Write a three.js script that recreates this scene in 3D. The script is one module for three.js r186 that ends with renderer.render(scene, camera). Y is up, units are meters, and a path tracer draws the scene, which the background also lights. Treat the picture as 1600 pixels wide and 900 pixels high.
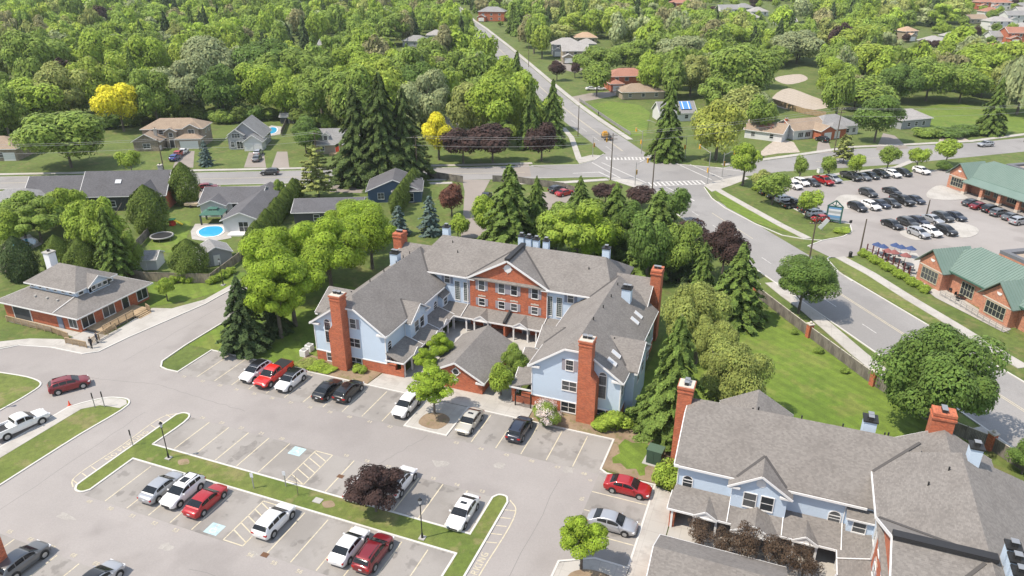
import * as THREE from 'three';
import { mergeGeometries } from 'three/addons/utils/BufferGeometryUtils.js';
import { MarchingCubes } from 'three/addons/objects/MarchingCubes.js';
import { FontLoader } from 'three/addons/loaders/FontLoader.js';

// ---------------------------------------------------------------- camera, sky, sun, exposure
const scene = new THREE.Scene();
const YAW = 21.3 * Math.PI / 180, PITCH = Math.atan(515 / 1140);
const camera = new THREE.PerspectiveCamera(2 * Math.atan(450 / 1140) * 180 / Math.PI, 16 / 9, 0.5, 6000);
camera.position.set(0, 49, 0);
camera.rotation.order = 'YXZ';
camera.rotation.set(-PITCH, YAW, 0);
const SUN_EL = 58 * Math.PI / 180;
const sunDir = new THREE.Vector3(-Math.cos(SUN_EL) * 0.76, Math.sin(SUN_EL), Math.cos(SUN_EL) * 0.65).normalize();
{ // a bright early-summer sky: pale blue with thin white cloud
  const W = 512, Hh = 256, d = new Float32Array(W * Hh * 4), h = (i, j) => { const v = Math.sin(i * 127.1 + j * 311.7) * 43758.5453; return v - Math.floor(v); };
  const vnz = (x, y, per) => { const i = Math.floor(x), j = Math.floor(y), f = x - i, g = y - j, a = f * f * (3 - 2 * f), b = g * g * (3 - 2 * g), m = k => ((k % per) + per) % per; return (h(m(i), j) * (1 - a) + h(m(i + 1), j) * a) * (1 - b) + (h(m(i), j + 1) * (1 - a) + h(m(i + 1), j + 1) * a) * b; };
  for (let j = 0; j < Hh; j++) for (let i = 0; i < W; i++) {
    const el = (j / Hh - 0.5) * Math.PI, t = Math.max(0, Math.sin(el)), o = (j * W + i) * 4;
    let n = 0, a = 0.5, p = 6; for (let k = 0; k < 5; k++) { n += a * vnz(i / W * p, j / Hh * p * 0.9, p); a *= 0.55; p *= 2; }
    const c = Math.min(1, Math.max(0, (n - 0.46) * 4)) * 0.75, k = Math.pow(1 - t, 3);
    const blue = [0.24 + 0.31 * k, 0.31 + 0.25 * k, 0.44 + 0.13 * k], cl = [0.52, 0.52, 0.52];
    for (let q = 0; q < 3; q++) d[o + q] = (blue[q] + (cl[q] - blue[q]) * c) * 1.34; d[o + 3] = 1;
  }
  const t = new THREE.DataTexture(d, W, Hh, THREE.RGBAFormat, THREE.FloatType); t.mapping = THREE.EquirectangularReflectionMapping; t.magFilter = t.minFilter = THREE.LinearFilter; t.needsUpdate = true;
  scene.background = t; scene.environment = t;
}
const sun = new THREE.DirectionalLight(0xfff3e2, 3.6);
sun.position.copy(sunDir).multiplyScalar(400); sun.castShadow = true;
sun.shadow.mapSize.set(4096, 4096);
Object.assign(sun.shadow.camera, { left: -260, right: 260, top: 260, bottom: -260, near: 1, far: 1200 });
sun.target.position.set(-20, 0, -120); sun.position.add(sun.target.position);
scene.add(sun, sun.target);
const renderer = new THREE.WebGLRenderer({ antialias: true });
renderer.setSize(1024, 576);
renderer.toneMapping = THREE.LinearToneMapping;
renderer.toneMappingExposure = 1.68;
renderer.shadowMap.enabled = true;
scene.fog = new THREE.FogExp2(0xdbe6ea, 0.0001);

// ---------------------------------------------------------------- helpers
function rng(seed) { let a = seed >>> 0; return () => { a = (a + 0x6D2B79F5) | 0; let t = Math.imul(a ^ (a >>> 15), 1 | a); t = (t + Math.imul(t ^ (t >>> 7), 61 | t)) ^ t; return ((t ^ (t >>> 14)) >>> 0) / 4294967296; }; }
const R0 = rng(11), rr = (a, b) => a + (b - a) * R0();
// the land is level near the crossing and climbs gently to the north
const CY = Math.cos(YAW), SY = Math.sin(YAW);
function ty(x, z) { const s = Math.max(0, -x * SY - z * CY - 230); return 0.05 * s * s / (s + 60); }
const counts = new Map();
function numbered(n) { const c = counts.get(n) || 0; counts.set(n, c + 1); return c ? n + '_' + String(c).padStart(3, '0') : n; }
class MB {
  constructor() { this.p = []; this.t = []; }
  tri(a, b, c) {
    const ux = b[0] - a[0], uy = b[1] - a[1], uz = b[2] - a[2], vx = c[0] - a[0], vy = c[1] - a[1], vz = c[2] - a[2];
    let nx = uy * vz - uz * vy, ny = uz * vx - ux * vz, nz = ux * vy - uy * vx; const l = Math.hypot(nx, ny, nz); if (l < 1e-10) return this;
    nx /= l; ny /= l; nz /= l;
    let f;
    if (Math.abs(ny) > 0.97) f = q => [q[0], -q[2]];
    else { const m = Math.hypot(nx, nz), tx = nz / m, tz = -nx / m; const bx = ny * tz, by = nz * tx - nx * tz, bz = -ny * tx; f = q => [q[0] * tx + q[2] * tz, Math.abs(by) * 0 + (q[0] * bx + q[1] * by + q[2] * bz)]; }
    for (const q of [a, b, c]) { this.p.push(q[0], q[1], q[2]); const w = f(q); this.t.push(w[0], w[1]); }
    return this;
  }
  quad(a, b, c, d) { return this.tri(a, b, c).tri(a, c, d); }
  poly(pts) { for (let i = 1; i < pts.length - 1; i++) this.tri(pts[0], pts[i], pts[i + 1]); return this; }
  box(x0, y0, z0, x1, y1, z1) {
    const v = (i, j, k) => [i ? x1 : x0, j ? y1 : y0, k ? z1 : z0];
    this.quad(v(0, 0, 1), v(1, 0, 1), v(1, 1, 1), v(0, 1, 1)).quad(v(1, 0, 0), v(0, 0, 0), v(0, 1, 0), v(1, 1, 0));
    this.quad(v(1, 0, 1), v(1, 0, 0), v(1, 1, 0), v(1, 1, 1)).quad(v(0, 0, 0), v(0, 0, 1), v(0, 1, 1), v(0, 1, 0));
    return this.quad(v(0, 1, 1), v(1, 1, 1), v(1, 1, 0), v(0, 1, 0)).quad(v(0, 0, 0), v(1, 0, 0), v(1, 0, 1), v(0, 0, 1));
  }
  // bar with a rectangular section, w across and h in height
  beam(a, b, w = 0.1, h = 0.1) {
    const A = new THREE.Vector3(...a), B = new THREE.Vector3(...b), d = B.clone().sub(A).normalize();
    const up = Math.abs(d.y) > 0.95 ? new THREE.Vector3(0, 0, 1) : new THREE.Vector3(0, 1, 0);
    const s = d.clone().cross(up).normalize().multiplyScalar(w / 2), u = s.clone().cross(d).normalize().multiplyScalar(h / 2);
    const r = (P, i, j) => [P.x + s.x * i + u.x * j, P.y + s.y * i + u.y * j, P.z + s.z * i + u.z * j];
    const c = [[-1, -1], [1, -1], [1, 1], [-1, 1]];
    for (let i = 0; i < 4; i++) { const [p, q] = [c[i], c[(i + 1) % 4]]; this.quad(r(A, ...p), r(A, ...q), r(B, ...q), r(B, ...p)); }
    this.poly(c.map(k => r(A, ...k)).reverse()); this.poly(c.map(k => r(B, ...k)));
    return this;
  }
  tube(a, b, r0, r1 = r0, n = 8, caps = true) {
    const A = new THREE.Vector3(...a), B = new THREE.Vector3(...b), d = B.clone().sub(A).normalize();
    const s = d.clone().cross(Math.abs(d.y) > 0.9 ? new THREE.Vector3(1, 0, 0) : new THREE.Vector3(0, 1, 0)).normalize(), u = s.clone().cross(d);
    const ring = (P, r) => Array.from({ length: n }, (_, i) => { const t = i / n * Math.PI * 2, c = Math.cos(t) * r, e = Math.sin(t) * r; return [P.x + s.x * c + u.x * e, P.y + s.y * c + u.y * e, P.z + s.z * c + u.z * e]; });
    const p = ring(A, r0), q = ring(B, r1);
    for (let i = 0; i < n; i++) { const j = (i + 1) % n; this.quad(p[i], p[j], q[j], q[i]); }
    if (caps) { this.poly(p.slice().reverse()); this.poly(q); }
    return this;
  }
  // solid: polygon of (x, y) pushed from z0 to z1
  extrude(pts, z0, z1) {
    const a = pts.map(q => [q[0], q[1], z0]), b = pts.map(q => [q[0], q[1], z1]);
    for (let i = 0; i < pts.length; i++) { const j = (i + 1) % pts.length; this.quad(a[i], a[j], b[j], b[i]); }
    this.poly(a); this.poly(b); return this;
  }
  // sloping slab: top polygon given, thickness t straight down
  slab(pts, t = 0.14) {
    const b = pts.map(q => [q[0], q[1] - t, q[2]]);
    this.poly(pts); this.poly(b.slice().reverse());
    for (let i = 0; i < pts.length; i++) { const j = (i + 1) % pts.length; this.quad(b[i], b[j], pts[j], pts[i]); }
    return this;
  }
  geo() {
    const g = new THREE.BufferGeometry();
    g.setAttribute('position', new THREE.Float32BufferAttribute(this.p, 3)); g.setAttribute('uv', new THREE.Float32BufferAttribute(this.t, 2));
    g.computeVertexNormals(); return g;
  }
  build(name, mat, parent) { return mesh(name, this.geo(), mat, parent); }
}
function mesh(name, geo, mat, parent = scene) {
  const m = new THREE.Mesh(geo, mat); m.name = parent === scene ? numbered(name) : name; m.castShadow = m.receiveShadow = true; parent.add(m); return m;
}
function tag(o, label, category, group, kind) { o.userData = { label, category }; if (group) o.userData.group = group; if (kind) o.userData.kind = kind; return o; }
function thing(name, label, category, x, z, turn = 0, group) {
  const o = new THREE.Group(); o.name = numbered(name); o.position.set(x, ty(x, z), z); o.rotation.y = turn; scene.add(o); return tag(o, label, category, group);
}
function part(name, parent, x = 0, y = 0, z = 0, turn = 0) { const o = new THREE.Group(); o.name = name; o.position.set(x, y, z); o.rotation.y = turn; parent.add(o); return o; }
function copyOf(o, label, group) { const c = o.clone(); c.userData = { ...o.userData, label }; if (group) c.userData.group = group; c.name = numbered(o.name.replace(/_\d{3}$/, '')); scene.add(c); return c; }
function struct(o) { o.userData.kind = 'structure'; return o; }

// ---------------------------------------------------------------- textures and materials
const NS = 256;
function noiseTable(seed) { const r = rng(seed), a = new Float32Array(NS * NS); for (let i = 0; i < a.length; i++) a[i] = r(); return a; }
const NT = [noiseTable(1), noiseTable(2), noiseTable(3)];
function vn(x, y, per, k = 0) {          // tiling value noise, per = cells across the tile
  const t = NT[k], xi = Math.floor(x), yi = Math.floor(y), fx = x - xi, fy = y - yi, sx = fx * fx * (3 - 2 * fx), sy = fy * fy * (3 - 2 * fy);
  const X = i => ((i % per) + per) % per, q = (i, j) => t[(X(j) % NS) * NS + (X(i) % NS)];
  return (q(xi, yi) * (1 - sx) + q(xi + 1, yi) * sx) * (1 - sy) + (q(xi, yi + 1) * (1 - sx) + q(xi + 1, yi + 1) * sx) * sy;
}
function fbm(u, v, base, oct, k = 0) { let s = 0, a = 0.5, n = 0, p = base; for (let i = 0; i < oct; i++) { s += a * vn(u * p, v * p, p, (k + i) % 3); n += a; a *= 0.55; p *= 2; } return s / n; }
function tex(size, metres, f, srgb = true) {
  const d = new Uint8Array(size * size * 4);
  for (let j = 0; j < size; j++) for (let i = 0; i < size; i++) { const c = f(i / size, j / size), o = (j * size + i) * 4; for (let k = 0; k < 3; k++) d[o + k] = Math.max(0, Math.min(255, c[k] * 255)); d[o + 3] = 255; }
  const t = new THREE.DataTexture(d, size, size); t.wrapS = t.wrapT = THREE.RepeatWrapping; t.magFilter = THREE.LinearFilter; t.minFilter = THREE.LinearMipmapLinearFilter; t.generateMipmaps = true;
  if (srgb) t.colorSpace = THREE.SRGBColorSpace; t.repeat.set(1 / metres, 1 / metres); t.needsUpdate = true; return t;
}
const lin = c => c.map(v => Math.pow(Math.max(0, v), 1 / 2.2));   // linear albedo -> stored
const mix = (a, b, t) => a.map((v, i) => v + (b[i] - v) * t), clamp = (x, a = 0, b = 1) => Math.max(a, Math.min(b, x)), sstep = (a, b, x) => { const t = clamp((x - a) / (b - a)); return t * t * (3 - 2 * t); };
const speck = rng(5);
function mottled(size, metres, cols, base, grain, extra) {
  return tex(size, metres, (u, v) => { const n = fbm(u, v, base, 5), m = fbm(u + 0.37, v + 0.11, base * 3, 4, 1); let c = mix(cols[0], cols[1], sstep(0.3, 0.7, n)); if (cols[2]) c = mix(c, cols[2], sstep(0.55, 0.75, m) * 0.8); const g = 1 + (speck() - 0.5) * grain; c = c.map(q => q * g); if (extra) c = extra(c, u, v); return lin(c); });
}
const std = (o) => new THREE.MeshStandardMaterial({ roughness: 0.9, ...o });
const col = (r, g, b, o = {}) => std({ color: new THREE.Color().setRGB(r, g, b), ...o });
const T = {};
T.asphalt = mottled(768, 60, [[0.272, 0.251, 0.239], [0.304, 0.282, 0.269], [0.25, 0.23, 0.219]], 3, 0.1, (c, u, v) => { const s = fbm(u, v, 24, 3, 2); return c.map(q => q * (0.94 + 0.12 * s)); });
T.stall = mottled(512, 17, [[0.238, 0.222, 0.205], [0.29, 0.272, 0.254], [0.222, 0.206, 0.19]], 4, 0.12, (c, u, v) => { const s = fbm(u + 0.5, v, 12, 4, 2), o = sstep(0.66, 0.76, s) * 0.4; return mix(c, [0.1, 0.092, 0.085], o); });
T.road = mottled(512, 34, [[0.235, 0.226, 0.22], [0.27, 0.26, 0.253], [0.22, 0.211, 0.206]], 3, 0.2);
T.concrete = mottled(512, 9, [[0.37, 0.35, 0.32], [0.42, 0.4, 0.37], [0.34, 0.32, 0.295]], 4, 0.12, (c, u, v) => { const gx = Math.abs(((u * 6) % 1) - 0.5), gy = Math.abs(((v * 6) % 1) - 0.5); return gx > 0.485 || gy > 0.485 ? c.map(q => q * 0.82) : c; });
T.grass = mottled(512, 22, [[0.075, 0.112, 0.017], [0.1, 0.138, 0.024], [0.135, 0.138, 0.04]], 5, 0.5, (c, u, v) => { const n = fbm(u, v, 40, 3, 1); return c.map(q => q * (0.72 + 0.56 * n)); });
T.lawn = mottled(512, 26, [[0.095, 0.155, 0.013], [0.12, 0.18, 0.018], [0.15, 0.178, 0.032]], 4, 0.4, (c, u, v) => { const n = fbm(u, v, 40, 3, 1), s = 0.93 + 0.13 * (Math.sin((u * 3 + v * 4) * Math.PI * 2 * 3) > 0 ? 1 : 0); return c.map(q => q * s * (0.76 + 0.48 * n)); });
T.verge = mottled(512, 18, [[0.095, 0.135, 0.02], [0.125, 0.155, 0.03], [0.185, 0.17, 0.065]], 4, 0.45, (c, u, v) => { const n = fbm(u, v, 40, 3, 1); return c.map(q => q * (0.75 + 0.5 * n)); });
T.soil = mottled(512, 8, [[0.2, 0.14, 0.09], [0.27, 0.2, 0.13], [0.16, 0.15, 0.06]], 6, 0.4);
T.shingle = mottled(768, 7, [[0.182, 0.167, 0.155], [0.2, 0.185, 0.172], [0.172, 0.158, 0.147]], 4, 0.4, (c, u, v) => { const k = 50, row = Math.floor(v * k), cell = Math.floor((u + (row % 2) * 0.011 + row * 0.37) * 32), h = NT[1][((row * 131 + cell * 17) % 65536 + 65536) % 65536]; return c.map(q => q * (0.86 + 0.28 * h)); });
T.shingleBump = tex(128, 7 * 8 / 50, (u, v) => { const q = 1 - ((v * 8) % 1); return [q, q, q]; }, false);
T.brick = mottled(512, 4, [[0.4, 0.1, 0.042], [0.45, 0.12, 0.05], [0.35, 0.085, 0.036]], 5, 0.2, (c, u, v) => { const k = 54, row = Math.floor(v * k), x = (u * 18 + (row % 2) * 0.5), cell = Math.floor(x), h = NT[2][((row * 71 + (cell % 18) * 13) % 65536)]; c = c.map(q => q * (0.75 + 0.5 * h)); return (v * k) % 1 < 0.13 || (x % 1) < 0.05 ? mix(c, [0.33, 0.25, 0.2], 0.6) : c; });
T.sidingBump = tex(64, 0.13 * 8, (u, v) => { const e = (v * 8) % 1; const q = e < 0.12 ? 0 : 1 - e * 0.5; return [q, q, q]; }, false);
T.siding = mottled(256, 6, [[0.5, 0.6, 0.72], [0.515, 0.615, 0.735], [0.49, 0.59, 0.71]], 3, 0.05);
T.wood = mottled(512, 2.4, [[0.3, 0.22, 0.13], [0.38, 0.28, 0.17]], 4, 0.2, (c, u, v) => c.map(q => q * (0.85 + 0.3 * vn(u * 90, v * 4, 90))));
T.greyWood = mottled(512, 3, [[0.13, 0.115, 0.1], [0.2, 0.18, 0.155]], 4, 0.3, (c, u, v) => c.map(q => q * (0.75 + 0.5 * vn(u * 60, v * 4, 60))));
T.metalRoof = mottled(256, 5, [[0.135, 0.2, 0.168], [0.15, 0.215, 0.182], [0.14, 0.2, 0.17]], 4, 0.06);
T.bark = mottled(256, 1.2, [[0.09, 0.075, 0.06], [0.15, 0.13, 0.105]], 6, 0.5);
const M = {
  asphalt: std({ map: T.asphalt, roughness: 0.95 }), stall: std({ map: T.stall, roughness: 0.95 }), road: std({ map: T.road, roughness: 0.95 }), concrete: std({ map: T.concrete }), grass: std({ map: T.grass, roughness: 1 }), lawn: std({ map: T.lawn, roughness: 1 }), verge: std({ map: T.verge, roughness: 1 }), soil: std({ map: T.soil, roughness: 1 }),
  shingle: std({ map: T.shingle, bumpMap: T.shingleBump, bumpScale: 0.012, roughness: 0.95 }), brick: std({ map: T.brick }), siding: std({ map: T.siding, bumpMap: T.sidingBump, bumpScale: 0.015, roughness: 0.75 }), wood: std({ map: T.wood }), greyWood: std({ map: T.greyWood }), green: std({ map: T.metalRoof, roughness: 0.5 }), bark: std({ map: T.bark, roughness: 1 }),
  kerb: col(0.53, 0.515, 0.485), white: col(0.7, 0.7, 0.7, { roughness: 0.6 }), glass: new THREE.MeshPhysicalMaterial({ color: new THREE.Color().setRGB(0.025, 0.03, 0.035), roughness: 0.12 }), shutter: col(0.2, 0.23, 0.3), black: col(0.02, 0.02, 0.022, { roughness: 0.6 }), darkMetal: col(0.03, 0.03, 0.03, { roughness: 0.5, metalness: 0.4 }), steel: col(0.4, 0.4, 0.4, { roughness: 0.4, metalness: 0.7 }), galv: col(0.33, 0.33, 0.32, { roughness: 0.6, metalness: 0.3 }),
  yellowPaint: std({ map: mottled(256, 3, [[0.5, 0.44, 0.31], [0.56, 0.5, 0.37], [0.36, 0.33, 0.28]], 8, 0.25), roughness: 0.9 }), whitePaint: std({ map: mottled(256, 3, [[0.5, 0.49, 0.47], [0.6, 0.59, 0.57], [0.34, 0.33, 0.32]], 8, 0.2), roughness: 0.9 }), bluePaint: std({ map: mottled(256, 3, [[0.34, 0.47, 0.52], [0.4, 0.54, 0.58], [0.31, 0.37, 0.39]], 8, 0.2) }),
  pole: std({ map: T.bark, color: 0xd8cfc4 }), tan: col(0.42, 0.34, 0.24), redPlastic: col(0.75, 0.09, 0.03), water: new THREE.MeshPhysicalMaterial({ color: new THREE.Color().setRGB(0.05, 0.36, 0.6), roughness: 0.08 }), greyConcrete: col(0.36, 0.35, 0.33),
};
function roofMat(r, g, b) { const m = M.shingle.clone(); m.color = new THREE.Color().setRGB(r / 0.16, g / 0.15, b / 0.14); return m; }
function wallMat(r, g, b) { const m = M.siding.clone(); m.color = new THREE.Color().setRGB(r / 0.5, g / 0.6, b / 0.72); return m; }
M.roofDark = roofMat(0.085, 0.085, 0.092); M.roofBrown = roofMat(0.24, 0.185, 0.135); M.roofGrey = roofMat(0.2, 0.2, 0.2); M.roofPale = roofMat(0.27, 0.26, 0.25); M.roofRed = roofMat(0.27, 0.13, 0.09); M.roofTan = roofMat(0.34, 0.24, 0.16);
M.wallWhite = wallMat(0.6, 0.6, 0.6); M.wallGrey = wallMat(0.3, 0.31, 0.33); M.wallBlue = wallMat(0.06, 0.1, 0.17); M.wallTan = wallMat(0.33, 0.28, 0.21); M.wallDark = wallMat(0.05, 0.055, 0.06); M.stone = std({ map: mottled(512, 5, [[0.24, 0.2, 0.16], [0.32, 0.27, 0.21], [0.2, 0.17, 0.14]], 14, 0.4) });
M.brickPlaza = M.brick.clone(); M.brickPlaza.color = new THREE.Color().setRGB(1.05, 1.6, 2.0);
M.paleSign = col(0.6, 0.62, 0.66); M.signBlue2 = col(0.2, 0.3, 0.42); M.signGrey = col(0.36, 0.38, 0.4); M.fenceWood = M.greyWood.clone(); M.fenceWood.color = new THREE.Color(1.5, 1.42, 1.3); M.canopyBlue = col(0.04, 0.07, 0.17); M.canopyRed = col(0.22, 0.08, 0.075);


// ---------------------------------------------------------------- the ground, roads, kerbs and paint  (plan points are [x, z], z runs south)
const V2 = THREE.Vector2;
function planGeo(pts, y, lift = true) {
  const c = pts.map(p => new V2(p[0], -p[1])), f = THREE.ShapeUtils.triangulateShape(c, []), pos = [], uv = [];
  for (const t of f) { const [a, b, d] = t.map(i => pts[i]); const cr = (b[0] - a[0]) * (d[1] - a[1]) - (b[1] - a[1]) * (d[0] - a[0]); for (const q of cr < 0 ? [a, b, d] : [a, d, b]) { pos.push(q[0], y + (lift ? ty(q[0], q[1]) : 0), q[1]); uv.push(q[0], -q[1]); } }
  const g = new THREE.BufferGeometry(); g.setAttribute('position', new THREE.Float32BufferAttribute(pos, 3)); g.setAttribute('uv', new THREE.Float32BufferAttribute(uv, 2)); g.computeVertexNormals(); return g;
}
const N2 = pts => pts.map(([x, y]) => [x, -y]);          // [x, distance north] -> [x, z]
function smooth(pts, closed = true, n = 4) { const c = new THREE.CatmullRomCurve3(pts.map(p => new THREE.Vector3(p[0], 0, p[1])), closed, 'centripetal'); return c.getPoints(pts.length * n).slice(0, closed ? -1 : undefined).map(v => [v.x, v.z]); }
function sheet(name, pts, y, mat, parent) { const m = mesh(name, planGeo(pts, y), mat, parent); if (!parent) struct(m); return m; }
function raised(name, pts, h, mat, parent) {             // slab of ground standing h above the level around it
  const mb = new MB(); for (let i = 0; i < pts.length; i++) { const a = pts[i], b = pts[(i + 1) % pts.length]; mb.quad([a[0], ty(...a) - 0.02, a[1]], [b[0], ty(...b) - 0.02, b[1]], [b[0], h + ty(...b), b[1]], [a[0], h + ty(...a), a[1]]); }
  const m = mesh(name, mergeGeometries([planGeo(pts, h), mb.geo()]), mat, parent); if (!parent) struct(m); return m;
}
function offset(pts, d, closed) {
  const n = pts.length; return pts.map((p, i) => {
    const a = closed || i > 0 ? pts[(i + n - 1) % n] : p, b = closed || i < n - 1 ? pts[(i + 1) % n] : p;
    const d1 = new V2(p[0] - a[0], p[1] - a[1]).normalize(), d2 = new V2(b[0] - p[0], b[1] - p[1]).normalize(); if (a === p) d1.copy(d2); if (b === p) d2.copy(d1);
    const nx = -(d1.y + d2.y), nz = d1.x + d2.x, l = Math.hypot(nx, nz) || 1, k = d / l / Math.max(0.4, (-(d1.y) * nx + d1.x * nz) / l); return [p[0] + nx * k, p[1] + nz * k];
  });
}
function ribbonGeo(pts, w, y, h = 0) {
  const a = offset(pts, w / 2), b = offset(pts, -w / 2), mb = new MB();
  for (let i = 0; i < pts.length - 1; i++) {
    const P = (q, e) => [q[0], ty(q[0], q[1]) + e, q[1]];
    mb.quad(P(a[i], y), P(b[i], y), P(b[i + 1], y), P(a[i + 1], y));
    if (h) { mb.quad(P(a[i], y - h), P(a[i], y), P(a[i + 1], y), P(a[i + 1], y - h)); mb.quad(P(b[i], y), P(b[i], y - h), P(b[i + 1], y - h), P(b[i + 1], y)); }
  }
  if (h) for (const i of [0, pts.length - 1]) mb.quad([a[i][0], ty(...a[i]) + y - h, a[i][1]], [a[i][0], ty(...a[i]) + y, a[i][1]], [b[i][0], ty(...b[i]) + y, b[i][1]], [b[i][0], ty(...b[i]) + y - h, b[i][1]]);
  return mb.geo();
}
function ribbon(name, pts, w, y, mat, parent) { const m = mesh(name, ribbonGeo(pts, w, y), mat, parent); if (!parent) struct(m); return m; }
function kerb(pts, closed = false, w = 0.2, h = 0.13) { return struct(mesh('kerb', ribbonGeo(closed ? [...pts, pts[0]] : pts, w, h, h + 0.03), M.kerb)); }
function dense(pts, step = 6) { const o = []; for (let i = 0; i < pts.length - 1; i++) { const n = Math.max(1, Math.round(Math.hypot(pts[i + 1][0] - pts[i][0], pts[i + 1][1] - pts[i][1]) / step)); for (let k = 0; k < n; k++) o.push([pts[i][0] + (pts[i + 1][0] - pts[i][0]) * k / n, pts[i][1] + (pts[i + 1][1] - pts[i][1]) * k / n]); } o.push(pts[pts.length - 1]); return o; }

{ // land: one sheet out to the horizon, level rows that follow the rise to the north
  const rows = [-400, -60, 100, 230]; for (let f = 234; f < 420; f += 4) rows.push(f); for (let f = 420; f < 1400; f += 20) rows.push(f); rows.push(3500);
  const mb = new MB(), W = 3000;
  const P = (f, l) => { const x = l * CY - f * SY, z = -(l * SY + f * CY); return [x, ty(x, z), z]; };
  for (let i = 0; i < rows.length - 1; i++) for (const [a, b] of [[-W, -300], [-300, 0], [0, 300], [300, W]]) mb.quad(P(rows[i], a), P(rows[i], b), P(rows[i + 1], b), P(rows[i + 1], a));
  struct(mb.build('ground', M.grass));
}
// streets
const nW = x => 116.9 + 0.4835 * (x + 180.6), sW = x => 109.7 + 0.4786 * (x + 170.7);
const crossWest = sheet('cross_street', N2([[-420, nW(-420)], [-180, nW(-180)], [-62, nW(-62)], [-42, sW(-42)], [-120, sW(-120)], [-420, sW(-420)]]), 0.012, M.road);
const SEd = [0.581, 0.814], SEp = (o, t) => [0.814 * o + SEd[0] * t, -(0.581 * o - SEd[1] * t)];   // across / along the south-east street
const seStreet = sheet('main_street', [SEp(69.5, -139), SEp(82.3, -139), SEp(82.3, 40), SEp(69.5, 40)], 0.016, M.road);
const crossEast = sheet('cross_street', N2([[-7.4, 201.1], [15.1, 224.4], [47.4, 245], [64.3, 259], [150, 328], [156, 318], [59.8, 238.6], [42.1, 224], [25.5, 210.4], [-0.9, 192.7]]), 0.02, M.road);
const crossing = sheet('crossing', [[-62.73,-174.6],[-51.41,-180.05],[-48.98,-185.6],[-48.39,-193.29],[-36.15,-196.53],[-27.39,-189.76],[-16.05,-190.08],[-7.13,-201.91],[-0.67,-193.42],[-10.72,-183.77],[-16.32,-176.73],[-18.37,-170.73],[-16.23,-164.5],[-12.27,-157.04],[-18.6,-149.47],[-26.76,-160.39],[-32.67,-167.43],[-42.38,-171.11]], 0.024, M.road);
const northEdge = dense([[-36.01,-195.83],[-53.55,-223.73],[-75.64,-257.69],[-93.95,-287.15],[-117.08,-324.41],[-146.74,-371.76],[-187.32,-434.05],[-210.41,-467.5],[-254.73,-539.24]], 6);
const northRoad = ribbon('north_road', offset(northEdge, -5.6), 11.2, 0.045, M.road);
kerb([[-18.23,-170.79],[-15.43,-162.73],[-11.96,-156.68],[-4.96,-148.26],[0.44,-143.14],[4.42,-142.41],[7.73,-142.95]]); kerb([[9.04,-134.35],[8.5,-133.15],[10.32,-127.59],[12.43,-124.04]]);
kerb([SEp(82.4, -60), SEp(82.4, -104)].reverse()); kerb([SEp(69.4, -133), SEp(69.4, 36)]);
kerb(N2([[-420, nW(-420)], [-62, nW(-62)]])); kerb(N2([[-190, sW(-190)], [-76, sW(-76)]])); kerb(N2([[-66, sW(-66)], [-43, sW(-43)]]));
kerb([[-62.73,-174.6],[-51.41,-180.05],[-48.98,-185.6],[-48.39,-193.29]]); kerb([[-36.15,-196.53],[-27.39,-189.76],[-16.05,-190.08],[-7.13,-201.91]]);
// footways
const offN = (x, o) => [x - 0.435 * o, nW(x) + 0.9 * o], offS = (x, o) => [x + 0.435 * o, sW(x) - 0.9 * o];
const walk = (pts, w = 1.6, y = 0.11) => struct(mesh('footpath', ribbonGeo(pts, w, y, 0.12), M.concrete));
walk(N2([offN(-420, 2.6), offN(-72, 2.6), offN(-62, 3)]));
walk(N2([offS(-190, 2.6), offS(-76, 2.6)])); walk(N2([offS(-64, 4), offS(-52, 4.2), offS(-42, 2.5)]), 1.8);
walk([[-0.13,-118.58],[2.55,-114.22],[5.7,-109.72],[9.1,-103.83],[12.29,-98.03],[14.82,-93.94],[18.48,-89.14]], 2.2); walk([[23.87,-83.77],[25.94,-81.09],[28.85,-77.73]], 2.6);
walk([[-17.04,-172.95],[-13.16,-167.28],[-5.62,-156.81],[-0.09,-149.33],[5.1,-143.05]], 1.7); walk([[10.65,-134.98],[15.39,-128.67],[20.52,-120.2],[26.41,-111.22],[29.93,-105.49],[32.48,-101.71]], 1.9);
walk(offset(northEdge, 1.2).slice(3), 1.8); walk([[-52.82,-184.82],[-56.7,-194.77],[-62.58,-209.67],[-69.03,-221.74]], 1.6);
walk([[-16.42,-193.34],[-7.5,-202.5],[2.68,-213.21],[15.22,-226.89],[30.81,-236.33],[47.85,-247.31],[73.4,-272.23]], 1.8);
walk([[-2.43,-182.74],[14.36,-197.34],[25.24,-206.85],[32.57,-221.07],[34.7,-226.46]], 1.5);
sheet('street_corner', [[-18.45,-172.4],[-16.39,-177.3],[-10.83,-184.97],[-9.1,-182.55],[-12.52,-174.71],[-16.08,-167.76]], 0.05, M.concrete);
sheet('street_corner', [[-39.96,-171.75],[-33.26,-170.13],[-27.33,-163.37],[-31.88,-163.79],[-41,-169.51]], 0.05, M.concrete);
sheet('street_corner', [[-51.69,-180.98],[-49.17,-186.25],[-48.51,-191.71],[-51.15,-191.45],[-54.01,-185.83]], 0.05, M.concrete);
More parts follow.
